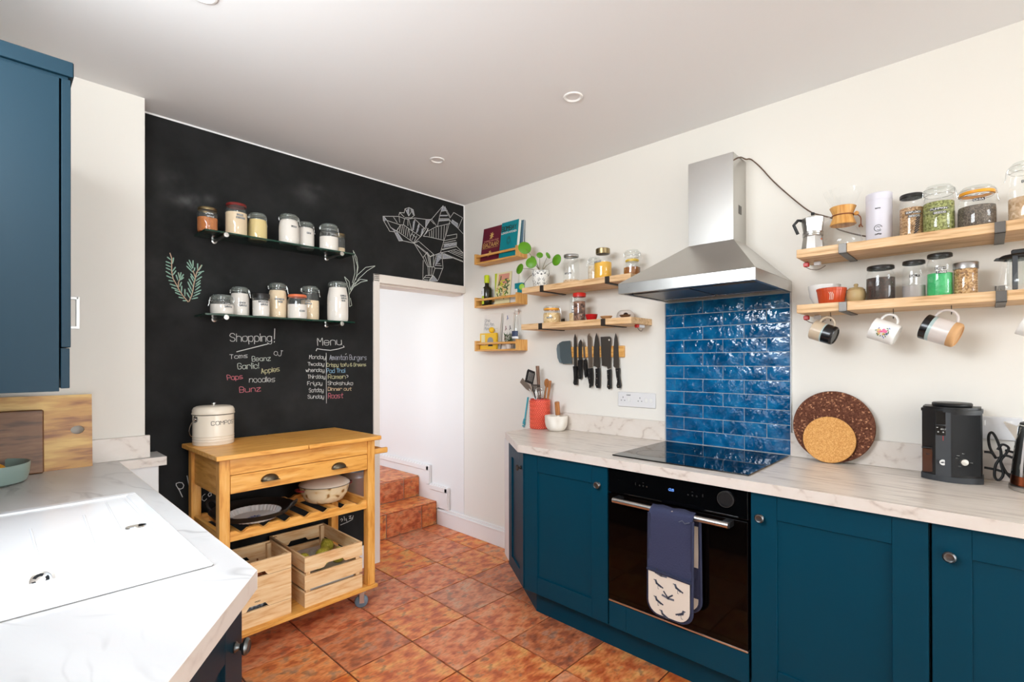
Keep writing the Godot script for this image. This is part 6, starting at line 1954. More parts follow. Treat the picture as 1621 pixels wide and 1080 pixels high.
	mug("white mug cut by the right edge under the lower right shelf", V(-0.165, 1.462, 3.088), V(0.05, 0.40, -0.91), 0.042, 0.084, [[1.0, "white_gloss"]], "white_gloss", "white_gloss")


func flowers(m: Node3D) -> void:
	# bouquet printed on the side of the cup that faces the room
	var to := m.to_local(EYE) if m.is_inside_tree() else Vector3(0, 0, 1)
	var a := atan2(to.x, to.z)
	var spin := Basis(Vector3(0, 1, 0), a)
	var sets := {"rose_print": [], "gilt": [], "fig_green": [], "blue_print": []}
	for i in 46:
		var q := Vector2(rng.randf_range(-1, 1), rng.randf_range(-1, 1))
		if q.length() > 1.0:
			continue
		var key: String = "rose_print" if q.x > -0.2 and q.y < 0.45 else "gilt"
		if q.length() > 0.62:
			key = "fig_green" if rng.randf() < 0.6 else "blue_print"
		(sets[key] as Array).append(Vector2(q.x * 0.026, q.y * 0.023))
	for key in sets:
		var b := Mb.new().at(0, 0, 0, spin)
		for q in sets[key]:
			var w := 0.007 if key == "rose_print" or key == "gilt" else 0.003
			b.stroke([q, q + Vector2(0.003, 0.0015).rotated(rng.randf() * TAU)], w, 0.0010, 0.0425)
		put("flower_print", b, M[key], m)


# ------------------------------------------------------------------ narrow racks with books
func rack(label: String, y: float, h: float) -> void:
	var o := thing("spice_rack", label, "rack", Vector3(0.0, y, 0.445), WALL)
	for s in [-1.0, 1.0]:
		put("end_panel", Mb.new().span(s * 0.208 - 0.0085, s * 0.208 + 0.0085, 0.0, h, 0.0005, 0.105, 0.0015), M.bamboo1, o)
	put("bottom", Mb.new().span(-0.199, 0.199, 0.0, 0.012, 0.0015, 0.100, 0.001), M.bamboo0, o)
	put("front_rail", Mb.new().span(-0.199, 0.199, h * 0.62, h * 0.62 + 0.016, 0.092, 0.104, 0.002), M.bamboo0, o)
	put("back_rail", Mb.new().span(-0.199, 0.199, h * 0.62, h * 0.62 + 0.016, 0.0005, 0.010, 0.002), M.bamboo0, o)


# book standing on the rack and leaning back: front cover at local +z
func book(label: String, z: float, y: float, x: float, w: float, h: float, t: float, cover: String, lean := 0.11) -> Node3D:
	var o := thing("book", label, "book", Vector3(x, y, z), WALL)
	o.rotation = Vector3(0, WALL, 0)
	o.basis = o.basis * Basis(Vector3(1, 0, 0), -lean)
	put("pages", Mb.new().span(-w / 2 + 0.001, w / 2 - 0.003, 0.002, h - 0.002, -t + 0.002, -0.002), M.paper, o)
	put("cover", Mb.new().span(-w / 2, w / 2, 0.0, h, -0.002, 0.0, 0.0006).span(-w / 2, w / 2, 0.0, h, -t, -t + 0.002, 0.0006).span(-w / 2, -w / 2 + 0.002, 0.0, h, -t + 0.0015, -0.0015), M[cover], o)
	return o


func racks() -> void:
	rack("top wooden spice rack holding the maroon and teal books", 2.062, 0.076)
	rack("middle wooden spice rack holding the green-capped oil bottle", 1.742, 0.076)
	rack("bottom wooden spice rack holding the yellow-fronted white book", 1.423, 0.076)
	var up := Basis.IDENTITY
	# top rack
	var y := 2.0745
	var b := book("maroon cookbook with gold emblem in the top rack", 0.350, y, -0.072, 0.192, 0.262, 0.022, "book_maroon", 0.16)
	var t := Mb.new()
	centred(t, "BAZAAR", Vector2(0.0, 0.128), 0.160, 0.030, 0.0042, 0.0007)
	t.stroke([Vector2(-0.085, 0.104), Vector2(0.080, 0.104)], 0.002, 0.0007)
	for q in [[0.0, 0.196, 1.0], [0.0, 0.062, 0.8]]:
		for i in 7:
			var a := TAU * i / 7 + 0.4
			t.stroke([Vector2(q[0], q[1]), Vector2(q[0] + cos(a) * 0.017 * q[2], q[1] + sin(a) * 0.022 * q[2])], 0.0075 * q[2], 0.0008)
		t.stroke([Vector2(q[0] - 0.016, q[1] - 0.024), Vector2(q[0] + 0.010, q[1] - 0.004)], 0.006, 0.0008)
	put("gold_print", t, M.gilt, b, "BAZAAR and an emblem in pale gold")
	t = Mb.new()
	centred(t, "SABRINA GHAYOUR", Vector2(0.0, 0.158), 0.150, 0.010, 0.002, 0.0007)
	put("author_line", t, M.pink_print, b)
	var b2 := book("pale blue book hidden behind the teal cookbook in the top rack", 0.560, y, -0.034, 0.170, 0.258, 0.012, "book_blue", 0.07)
	b = book("teal cookbook with white spine edge in the top rack", 0.545, y, -0.082, 0.166, 0.262, 0.030, "book_teal", 0.13)
	t = Mb.new()
	centred(t, "BOMBAY", Vector2(-0.006, 0.214), 0.140, 0.030, 0.0048, 0.0007)
	for i in 16:
		var a := TAU * i / 16
		t.stroke([Vector2(cos(a) * 0.010, 0.122 + sin(a) * 0.014), Vector2(cos(a) * 0.023, 0.122 + sin(a) * 0.032)], 0.0022, 0.0007)
	put("gold_print", t, M.bronze, b)
	t = Mb.new()
	centred(t, "LONDON KITCHEN", Vector2(-0.004, 0.182), 0.146, 0.011, 0.003, 0.0007)
	put("subtitle", t, M.book_white, b)
	# middle rack
	y = 1.7545
	var o := thing("oil_bottle", "dark oil bottle with lime green cap and label in the middle rack", "bottle", Vector3(-0.052, y, 0.308), WALL)
	put("bottle", Mb.new().lathe([Vector2(0.0, 0.0), Vector2(0.034, 0.0), Vector2(0.037, 0.004), Vector2(0.037, 0.118), Vector2(0.034, 0.130), Vector2(0.018, 0.144), Vector2(0.0150, 0.150), Vector2(0.0150, 0.172)], 32), M.dark_oil, o)
	put("cap", Mb.new().lathe([Vector2(0.0165, 0.168), Vector2(0.0195, 0.169), Vector2(0.0195, 0.222), Vector2(0.017, 0.226), Vector2(0.0, 0.226)], 28), M.lime, o, "lime green cap")
	var fa := Basis(Vector3(0, 1, 0), -0.9)
	put("white_label", Mb.new().at(0, 0, 0, fa).lathe([Vector2(0.0373, 0.072), Vector2(0.0377, 0.072), Vector2(0.0377, 0.128), Vector2(0.0373, 0.128)], 16, 0.3, 0.0, 0, false, -1.1, 1.1), M.label_white, o)
	put("lime_label", Mb.new().at(0, 0, 0, fa).lathe([Vector2(0.0373, 0.012), Vector2(0.0377, 0.012), Vector2(0.0377, 0.071), Vector2(0.0373, 0.071)], 16, 0.3, 0.0, 0, false, -1.1, 1.1), M.lime, o)
	t = Mb.new().at(0, 0, 0, fa)
	centred(t, "za", Vector2(0.0, 0.102), 0.036, 0.024, 0.004, 0.0008, 0.0377)
	put("lettering", t, M.ink, o)
	o = put("book", Mb.new().span(-0.0115, 0.0115, 0.0, 0.236, -0.075, 0.0, 0.001), M.lime)
	o.position = Vector3(-0.016, y, 0.366)
	o.rotation.y = WALL
	tag(o, "thin lime green book standing edge-on beside the oil bottle", "book")
	b = book("pale yellow cookbook with a leafy painting on its cover in the middle rack", 0.462, y, -0.055, 0.150, 0.236, 0.018, "book_cream", 0.13)
	t = Mb.new().span(-0.055, 0.055, 0.05, 0.225, 0.0002, 0.0006)
	put("painted_ground", t, M.book_cream, b)
	t = Mb.new().span(-0.052, 0.054, 0.150, 0.224, 0.0004, 0.0009)
	put("pink_panel", t, M.pink_print, b)
	for c in [["fig_green", 22, 0.010], ["ink", 14, 0.005], ["gilt", 14, 0.009], ["lime", 10, 0.008]]:
		t = Mb.new()
		for i in c[1]:
			var a := Vector2(rng.randf_range(-0.050, 0.050), rng.randf_range(0.060, 0.185))
			t.stroke([a, a + Vector2(0.020, 0.012).rotated(rng.randf() * TAU)], c[2], 0.0011 + 0.0001 * rng.randi_range(0, 5))
		put("painted_leaves", t, M[c[0]], b)
	book("plain white book right of the leafy cookbook in the middle rack", 0.568, y, -0.045, 0.060, 0.234, 0.028, "book_white", 0.10)
	o = put("card_box", Mb.new().span(-0.034, 0.034, 0.0, 0.140, -0.03, 0.0, 0.002), M.book_teal)
	o.position = Vector3(-0.006, y, 0.605)
	o.rotation.y = WALL
	o.position.x = -0.035
	tag(o, "small teal box behind the rack's right end panel", "box")
	# bottom rack
	y = 1.4355
	b = book("white cookbook with One Pot, Pan, Planet in grey on its cover, bottom rack", 0.338, y, -0.052, 0.178, 0.264, 0.020, "book_white", 0.12)
	t = Mb.new()
	word(t, "One", Vector2(-0.076, 0.206), Vector2(-0.026, 0.206), 0.021, 0.0028, 0.0007)
	word(t, "Pot, Pan,", Vector2(-0.076, 0.176), Vector2(0.024, 0.176), 0.021, 0.0028, 0.0007)
	word(t, "Planet", Vector2(-0.076, 0.146), Vector2(-0.004, 0.146), 0.021, 0.0028, 0.0007)
	t.stroke([Vector2(0.006, 0.152), Vector2(0.066, 0.152)], 0.0012, 0.0007)
	put("title", t, M.grey_print, b)
	o = thing("yellow_box", "yellow card box with a grey arch in front of the white cookbook", "box", Vector3(-0.062, y, 0.340), WALL)
	put("card", Mb.new().span(-0.085, 0.085, 0.0, 0.118, -0.006, 0.012, 0.001), M.yellow_card, o)
	put("white_patch", Mb.new().span(-0.070, -0.030, 0.03, 0.108, 0.0121, 0.0126), M.book_cream, o)
	var arch := PackedVector2Array([Vector2(-0.006, 0.052)])
	for i in 13:
		var a := PI * i / 12
		arch.append(Vector2(0.026 - cos(a) * 0.030, 0.062 + sin(a) * 0.026))
	arch.append(Vector2(0.058, 0.052))
	put("grey_arch", Mb.new().prism(arch, 0.0121, 0.0127), M.grey_print, o)
	put("stripe_print", Mb.new().prism(PackedVector2Array([Vector2(0.002, 0.022), Vector2(0.052, 0.022), Vector2(0.046, 0.036), Vector2(0.006, 0.036)]), 0.0121, 0.0127), M.ink, o)
	o = put("ball", Mb.new().ball(Vector3.ZERO, V(0.021, 0.021, 0.021), 20, 12), M.yellow_card)
	o.position = Vector3(-0.066, y + 0.1395, 0.372)
	tag(o, "small bright yellow ball resting on the yellow card box", "ball")
	b = book("white book with small red figures printed on it, bottom rack", 0.500, y, -0.050, 0.095, 0.262, 0.016, "book_white", 0.12)
	for c in [["red_lid", -0.02, 0.150], ["red_lid", -0.022, 0.080], ["ink", 0.022, 0.152], ["blue_print", -0.012, 0.226]]:
		t = Mb.new()
		t.stroke([Vector2(c[1], c[2] - 0.014), Vector2(c[1] + 0.004, c[2]), Vector2(c[1], c[2] + 0.014)], 0.006, 0.0007)
		t.stroke([Vector2(c[1] + 0.004, c[2]), Vector2(c[1] + 0.012, c[2] - 0.008)], 0.004, 0.0007)
		put("printed_figure", t, M[c[0]], b)
	var pl := thing("herb_sprig", "bushy dark green artificial sprig in the bottom rack", "plant", Vector3(-0.070, y, 0.548), 0.0)
	t = Mb.new()
	var bud := Mb.new().lathe([Vector2(0.0, 0.0), Vector2(0.02, 0.0), Vector2(0.024, 0.035), Vector2(0.0, 0.034)], 16)
	put("pot", bud, M.stone_beige, pl)
	for i in 90:
		var a := rng.randf() * TAU
		var r := sqrt(rng.randf()) * 0.030
		var y0 := rng.randf_range(0.03, 0.10)
		var q := V(cos(a) * r * 0.6, y0, sin(a) * r)
		t.tube([q, q + V(cos(a) * 0.012, rng.randf_range(0.008, 0.026), sin(a) * 0.014)], 0.0022, 4, 0.0008)
	put("needles", t, M.herb, pl).set_meta("kind", "stuff")
	o = thing("swing_bottle", "clear swing-top bottle with a navy label at the right of the bottom rack", "bottle", Vector3(-0.052, y, 0.608), WALL)
	put("glass", Mb.new().lathe([Vector2(0.0, 0.002), Vector2(0.031, 0.0), Vector2(0.034, 0.005), Vector2(0.034, 0.130), Vector2(0.031, 0.160), Vector2(0.020, 0.200), Vector2(0.0145, 0.225), Vector2(0.0135, 0.252), Vector2(0.016, 0.254), Vector2(0.016, 0.262)], 32, 1.0), M.glass, o)
	put("stopper", Mb.new().lathe([Vector2(0.013, 0.2625), Vector2(0.015, 0.266), Vector2(0.012, 0.278), Vector2(0.0, 0.280)], 20), M.white_gloss, o)
	put("wire", Mb.new().tube([V(-0.017, 0.236, 0), V(-0.018, 0.270, 0.0), V(0.0, 0.283, 0.0), V(0.018, 0.270, 0.0), V(0.017, 0.236, 0)], 0.0012, 5), M.copper, o)
	put("navy_label", Mb.new().lathe([Vector2(0.0343, 0.085), Vector2(0.0347, 0.085), Vector2(0.0347, 0.122), Vector2(0.0343, 0.122)], 20, 0.3, 0.0, 0, false, -1.9, 1.0), M.label_navy, o)
	put("white_label", Mb.new().lathe([Vector2(0.0343, 0.070), Vector2(0.0347, 0.070), Vector2(0.0347, 0.0845), Vector2(0.0343, 0.0845)], 20, 0.3, 0.0, 0, false, -1.9, 1.0), M.label_white, o)


# ------------------------------------------------------------------ knives, sockets, worktop things by the hood wall
func knives() -> void:
	var o := thing("knife_rack", "wooden magnetic knife strip on the hood wall", "knife rack", Vector3(0.0, 1.372, 1.225), WALL)
	put("strip", Mb.new().span(-0.208, 0.206, 0.0, 0.068, 0.0005, 0.018, 0.003), M.bamboo0, o)
	var names := ["slim knife with black handle, leftmost of the knives on the strip", "short wide knife with black handle, second on the strip", "thin steel-bladed paring knife, third on the strip", "curved-tip carving knife with a bright blade, fourth on the strip", "broad dark chef's knife in the middle of the strip", "large rectangular cleaver with a black handle", "long chef's knife, rightmost on the strip"]
	for i in 7:
		var blade := P2(KNIVES["b%d" % (i + 1)])
		var grip := P2(KNIVES["h%d" % (i + 1)])
		var c := Vector2.ZERO
		for q in grip:
			c += q / grip.size()
		for k in blade.size():
			blade[k] -= c
		for k in grip.size():
			grip[k] -= c
		var n := thing("knife", names[i], "knife", Vector3(-0.0195, c.y, c.x), WALL)
		var bl := put("blade", Mb.new().prism(blade, 0.0, 0.0022, true), M.blade_light if i in [2, 3] else M.blade, n)
		var gb := Mb.new().prism(grip, -0.006, 0.010, true)
		put("handle", gb, M.black_plastic, n)
		var rv := Mb.new()
		var rr: Array = KNIVES["rivets"]
		for k in range(0, rr.size(), 2):
			var q := Vector2(rr[k], rr[k + 1]) * 0.001 - c
			if Geometry2D.is_point_in_polygon(q, grip):
				rv.at(q.x, q.y, 0.010, Basis(Vector3(1, 0, 0), PI / 2)).lathe([Vector2(0.0032, 0.0), Vector2(0.003, 0.0008), Vector2(0.0, 0.001)], 10)
		if rv.v.size():
			put("rivets", rv, M.chrome, n)
		if i == 5:
			put("hang_hole", Mb.new().at(1.334 - c.x, 1.476 - c.y, 0.0023, Basis(Vector3(1, 0, 0), PI / 2)).lathe([Vector2(0.0055, 0.0), Vector2(0.0, 0.0004)], 16), M.wall_paint, bl)
	for i in 2:
		var poly := P2(KNIVES["scraper%d" % (i + 1)])
		var c := Vector2(1.0, 1.40)
		for k in poly.size():
			poly[k] -= c
		var n := put("dough_scraper", Mb.new().prism(poly, 0.0, 0.003, true), M.slate_silicone if i == 1 else M.slate_silicone_pale)
		n.position = Vector3(-0.0185 - i * 0.004, c.y, c.x)
		n.rotation.y = WALL
		tag(n, ["dark grey flexible dough scraper, partly hidden behind the other one", "dark grey flexible dough scraper, front one at the left end of the knife strip"][i], "scraper")


func sockets() -> void:
	var o := thing("socket_plate", "wide white double socket and cooker switch plate below the knives", "socket", Vector3(0.0, 1.126, 1.505), WALL)
	put("plate", Mb.new().span(-0.121, 0.121, -0.043, 0.043, 0.0005, 0.009, 0.004), M.white_plastic, o)
	var h := Mb.new()
	for x in [-0.085, 0.025]:
		h.box(V(x, 0.012, 0.0090), V(0.004, 0.008, 0.0006)).box(V(x - 0.011, -0.006, 0.0090), V(0.006, 0.004, 0.0006)).box(V(x + 0.011, -0.006, 0.0090), V(0.006, 0.004, 0.0006))
	put("pin_holes", h, M.grey_plastic, o)
	for x in [-0.045, 0.065, 0.095]:
		put("switch", Mb.new().span(x - 0.008, x + 0.008, -0.012, 0.012, 0.0085, 0.0115, 0.0012), M.white_gloss, o)
	var t := Mb.new()
	centred(t, "COOKER", Vector2(-0.048, 0.026), 0.026, 0.005, 0.0012, 0.0095)
	put("lettering", t, M.ink, o)
	o = thing("socket_plate", "white double socket low on the wall behind the grinder and kettle", "socket", Vector3(0.0, 1.10, 2.985), WALL)
	put("plate", Mb.new().span(-0.073, 0.073, -0.043, 0.043, 0.0005, 0.009, 0.004), M.white_plastic, o)
	for x in [-0.035, 0.035]:
		put("switch", Mb.new().span(x - 0.008, x + 0.008, 0.008, 0.028, 0.0085, 0.0115, 0.0012), M.white_gloss, o)


func worktop_things() -> void:
	# utensil pot
	var p := Vector3(-0.082, 0.91, 0.842)
	var o := thing("utensil_pot", "coral-red woven-pattern pot full of cooking utensils", "pot", p)
	put("pot", Mb.new().lathe([Vector2(0.0, 0.0), Vector2(0.058, 0.0), Vector2(0.061, 0.004), Vector2(0.0635, 0.188), Vector2(0.062, 0.193), Vector2(0.058, 0.188), Vector2(0.054, 0.01), Vector2(0.0, 0.008)], 48), M.coral_deep, o)
	var wv := Mb.new()
	for row in 13:
		for i in 26:
			var a := TAU * (i + 0.5 * (row % 2)) / 26
			var y := 0.010 + row * 0.0138
			var r := 0.0612 + 0.0023 * y / 0.188
			var s := 1.0 if row % 2 == 0 else -1.0
			wv.tube([V(sin(a - 0.10) * r, y - 0.006 * s, cos(a - 0.10) * r), V(sin(a) * (r + 0.0026), y, cos(a) * (r + 0.0026)), V(sin(a + 0.10) * r, y + 0.006 * s, cos(a + 0.10) * r)], 0.0038, 6)
	put("woven_relief", wv, M.coral, o).set_meta("kind", "stuff")
	# every utensil stands in the pot: foot inside, head where the photograph shows it
	var sp := thing("spatula", "black slotted spatula leaning out of the coral pot", "spatula", p)
	var q := Vector3(-0.085, 1.246, 0.760) - p
	var foot := V(0.02, 0.02, 0.012)
	put("shaft", Mb.new().tube([foot, q + V(0, -0.045, 0.012)], 0.0045, 8), M.black_plastic, sp)
	var hb := Mb.new().at(q.x, q.y, q.z, Basis(Vector3(0, 1, 0), WALL) * Basis(Vector3(0, 0, 1), -0.28))
	hb.prism(PackedVector2Array([Vector2(-0.036, -0.045), Vector2(0.036, -0.045), Vector2(0.036, -0.030), Vector2(-0.036, -0.030)]), -0.002, 0.002)
	hb.prism(PackedVector2Array([Vector2(-0.036, 0.030), Vector2(0.036, 0.030), Vector2(0.030, 0.044), Vector2(-0.030, 0.044)]), -0.002, 0.002)
	for x in [-0.036, -0.0225, -0.0105, 0.0015, 0.0135, 0.0255]:
		hb.span(x, x + (0.010 if absf(x + 0.036) < 0.001 or x > 0.025 else 0.006), -0.030, 0.030, -0.002, 0.002)
	put("slotted_head", hb, M.black_plastic, sp)
	for u in [[Vector3(-0.075, 1.318, 0.816), V(0.0, 0.03, 0.012), 0.0105, "dark_wood", "dark brown round-ended wooden handle rising from the middle of the coral pot", "wooden_stirrer"], [Vector3(-0.055, 1.222, 0.908), V(0.02, 0.02, 0.02), 0.0075, "spoon_wood", "wooden spatula at the right side of the coral pot", "wooden_spatula"]]:
		var w := put(u[5], Mb.new().tube([u[1], (u[0] - p).lerp(u[1], 0.4), u[0] - p], u[2] * 0.8, 10, u[2] * 1.15), M[u[3]])
		w.position = p
		tag(w, u[4], "utensil")
	var ws := thing("wooden_spoon", "brown wooden spoon with an oval bowl at the back of the coral pot", "spoon", p)
	put("handle", Mb.new().tube([V(0.02, 0.02, -0.01), Vector3(-0.05, 1.19, 0.872) - p], 0.006, 8), M.spoon_wood, ws)
	put("bowl", Mb.new().at(0, 0, 0).ball(Vector3(-0.048, 1.205, 0.873) - p, V(0.007, 0.030, 0.022), 16, 10), M.spoon_wood, ws)
	var tn := thing("turner", "long steel turner leaning far to the left out of the coral pot", "turner", p)
	var a0 := V(0.0, 0.16, -0.02)
	var a1 := Vector3(-0.085, 1.165, 0.752) - p
	var a2 := Vector3(-0.085, 1.222, 0.678) - p
	put("shaft", Mb.new().tube([V(0.01, 0.02, 0.02), a0, a1], 0.004, 8), M.steel_satin, tn)
	var dirr := (a2 - a1).normalized()
	var side := Vector3(0, dirr.z, -dirr.y)
	var tb := Mb.new().at(0, 0, 0, Basis.IDENTITY)
	tb.xf = Transform3D(Basis(side, dirr, side.cross(dirr)), a1)
	tb.prism(PackedVector2Array([Vector2(-0.012, -0.01), Vector2(0.012, -0.01), Vector2(0.020, 0.02), Vector2(0.020, 0.092), Vector2(-0.020, 0.092), Vector2(-0.020, 0.02)]), -0.001, 0.001)
	put("blade", tb, M.blade_light, tn)
	var fs := thing("fish_slice", "wide steel masher head among the utensils of the coral pot", "masher", p)
	put("shaft", Mb.new().tube([V(-0.01, 0.02, -0.01), Vector3(-0.09, 1.165, 0.815) - p], 0.004, 8), M.steel_satin, fs)
	var fb := Mb.new().at(-0.088 + 0.082, 1.178 - 0.91, 0.815 - 0.842, Basis(Vector3(0, 1, 0), WALL))
	fb.span(-0.036, 0.036, 0.010, 0.018, -0.003, 0.003, 0.002)
	for i in 7:
		fb.span(-0.036 + i * 0.0105, -0.030 + i * 0.0105, -0.030, 0.012, -0.002, 0.002, 0.001)
	put("head", fb, M.iron, fs)
	var wk := thing("whisk", "small wire whisk at the front of the coral pot", "whisk", p)
	put("handle", Mb.new().tube([V(-0.02, 0.03, 0.0), V(-0.030, 0.20, 0.016)], 0.0045, 8), M.steel_satin, wk)
	var wb := Mb.new()
	for i in 5:
		var a := PI * i / 5
		var pts := []
		for k in 13:
			var t := PI * k / 12
			var rr := 0.027 * sin(t)
			var sg := 1.0
			pts.append(V(-0.030 + cos(a) * rr * sg, 0.20 + 0.034 * (1.0 - cos(t)), 0.020 + sin(a) * rr * sg))
		wb.tube(pts, 0.0011, 5)
		var pts2 := []
		for w in pts:
			pts2.append(V(-0.060 - w.x, w.y, 0.040 - w.z))
		wb.tube(pts2, 0.0011, 5)
	put("wires", wb, M.chrome, wk)
	# small brush leaning at the wall
	var br := thing("bottle_brush", "thin turquoise brush hanging on the wall left of the coral pot", "brush", Vector3(-0.014, 0.889, 0.634))
	put("handle", Mb.new().tube([V(0.0, 0.047, 0.010), V(0.0, 0.212, 0.042)], 0.0042, 8, 0.005), M.turquoise, br)
	var bb := Mb.new()
	for i in 80:
		var t := rng.randf()
		var c := V(0.0, 0.006, 0.0).lerp(V(0.0, 0.060, 0.012), t)
		var dv := V(rng.randf_range(-1, 1), rng.randf_range(-0.4, 0.4), rng.randf_range(-1, 1)).normalized() * Vector3(0.010, 0.012, 0.012)
		bb.tube([c, c + dv], 0.0012, 4)
	put("bristles", bb, M.turquoise, br).set_meta("kind", "stuff")
	put("hook", Mb.new().tube([V(0.013, 0.212, 0.042), V(0.0, 0.208, 0.0415)], 0.002, 6), M.white_plastic, br)
	# mortar and pestle
	p = Vector3(-0.098, 0.91, 0.992)
	o = thing("mortar", "white marble mortar beside the coral pot", "mortar", p)
	put("bowl", Mb.new().lathe([Vector2(0.0, 0.0), Vector2(0.040, 0.0), Vector2(0.052, 0.006), Vector2(0.066, 0.026), Vector2(0.0715, 0.052), Vector2(0.073, 0.092), Vector2(0.0715, 0.096), Vector2(0.066, 0.096), Vector2(0.063, 0.088), Vector2(0.056, 0.04), Vector2(0.03, 0.016), Vector2(0.0, 0.012)], 44), M.white_marble, o)
	var ps := thing("pestle", "pestle with a wooden grip standing in the marble mortar", "pestle", p)
	put("head", Mb.new().tube([V(0.03, 0.032, -0.006), V(0.016, 0.100, 0.0)], 0.020, 14, 0.013), M.white_marble, ps)
	put("grip", Mb.new().tube([V(0.016, 0.100, 0.0), V(0.004, 0.176, 0.003), V(0.003, 0.180, 0.0035)], 0.0165, 14, 0.0155), M.spoon_wood, ps, "light wooden grip")
	# cork mats
	for c in [[0.1535, 0.012, -0.0555, 2.4775, 0.135, "cork_dark", "large round dark brown cork mat leaning on the wall"], [0.0985, 0.010, -0.0800, 2.4690, 0.155, "cork_light", "small round tan cork mat leaning on the large brown one"]]:
		var m := put("cork_mat", Mb.new().at(0, 0, 0, Basis(Vector3(1, 0, 0), PI / 2)).lathe([Vector2(0.0, 0.0), Vector2(c[0] - 0.002, 0.0), Vector2(c[0], 0.002), Vector2(c[0], c[1] - 0.002), Vector2(c[0] - 0.002, c[1]), Vector2(0.0, c[1])], 64), M[c[5]])
		m.rotation.y = WALL
		m.basis = m.basis * Basis(Vector3(1, 0, 0), -c[4])
		m.position = Vector3(c[2], 0.911, c[3]) + m.basis * Vector3(0, c[0], 0)
		tag(m, c[6], "mat")
	grinder()
	kettle()
	# lead of the hood and of the shelf lights
	var ld := Mb.new().tube(curve([V(-0.165, 2.29, 2.1085), V(-0.09, 2.325, 2.112), V(-0.02, 2.335, 2.114), V(-0.006, 2.338, 2.125), V(-0.006, 2.326, 2.141), V(-0.006, 2.281, 2.178), V(-0.006, 2.198, 2.236), V(-0.006, 2.089, 2.326), V(-0.006, 2.023, 2.389), V(-0.006, 1.995, 2.440), V(-0.006, 1.965, 2.490), V(-0.006, 1.935, 2.485), V(-0.006, 1.91, 2.52), V(-0.006, 1.875, 2.60), V(-0.006, 1.865, 2.66)], 5), 0.0032, 6)
	tag(put("power_lead", ld, M.cord_brown), "thin brown electric lead running down the wall from the cooker hood to the shelf", "lead")


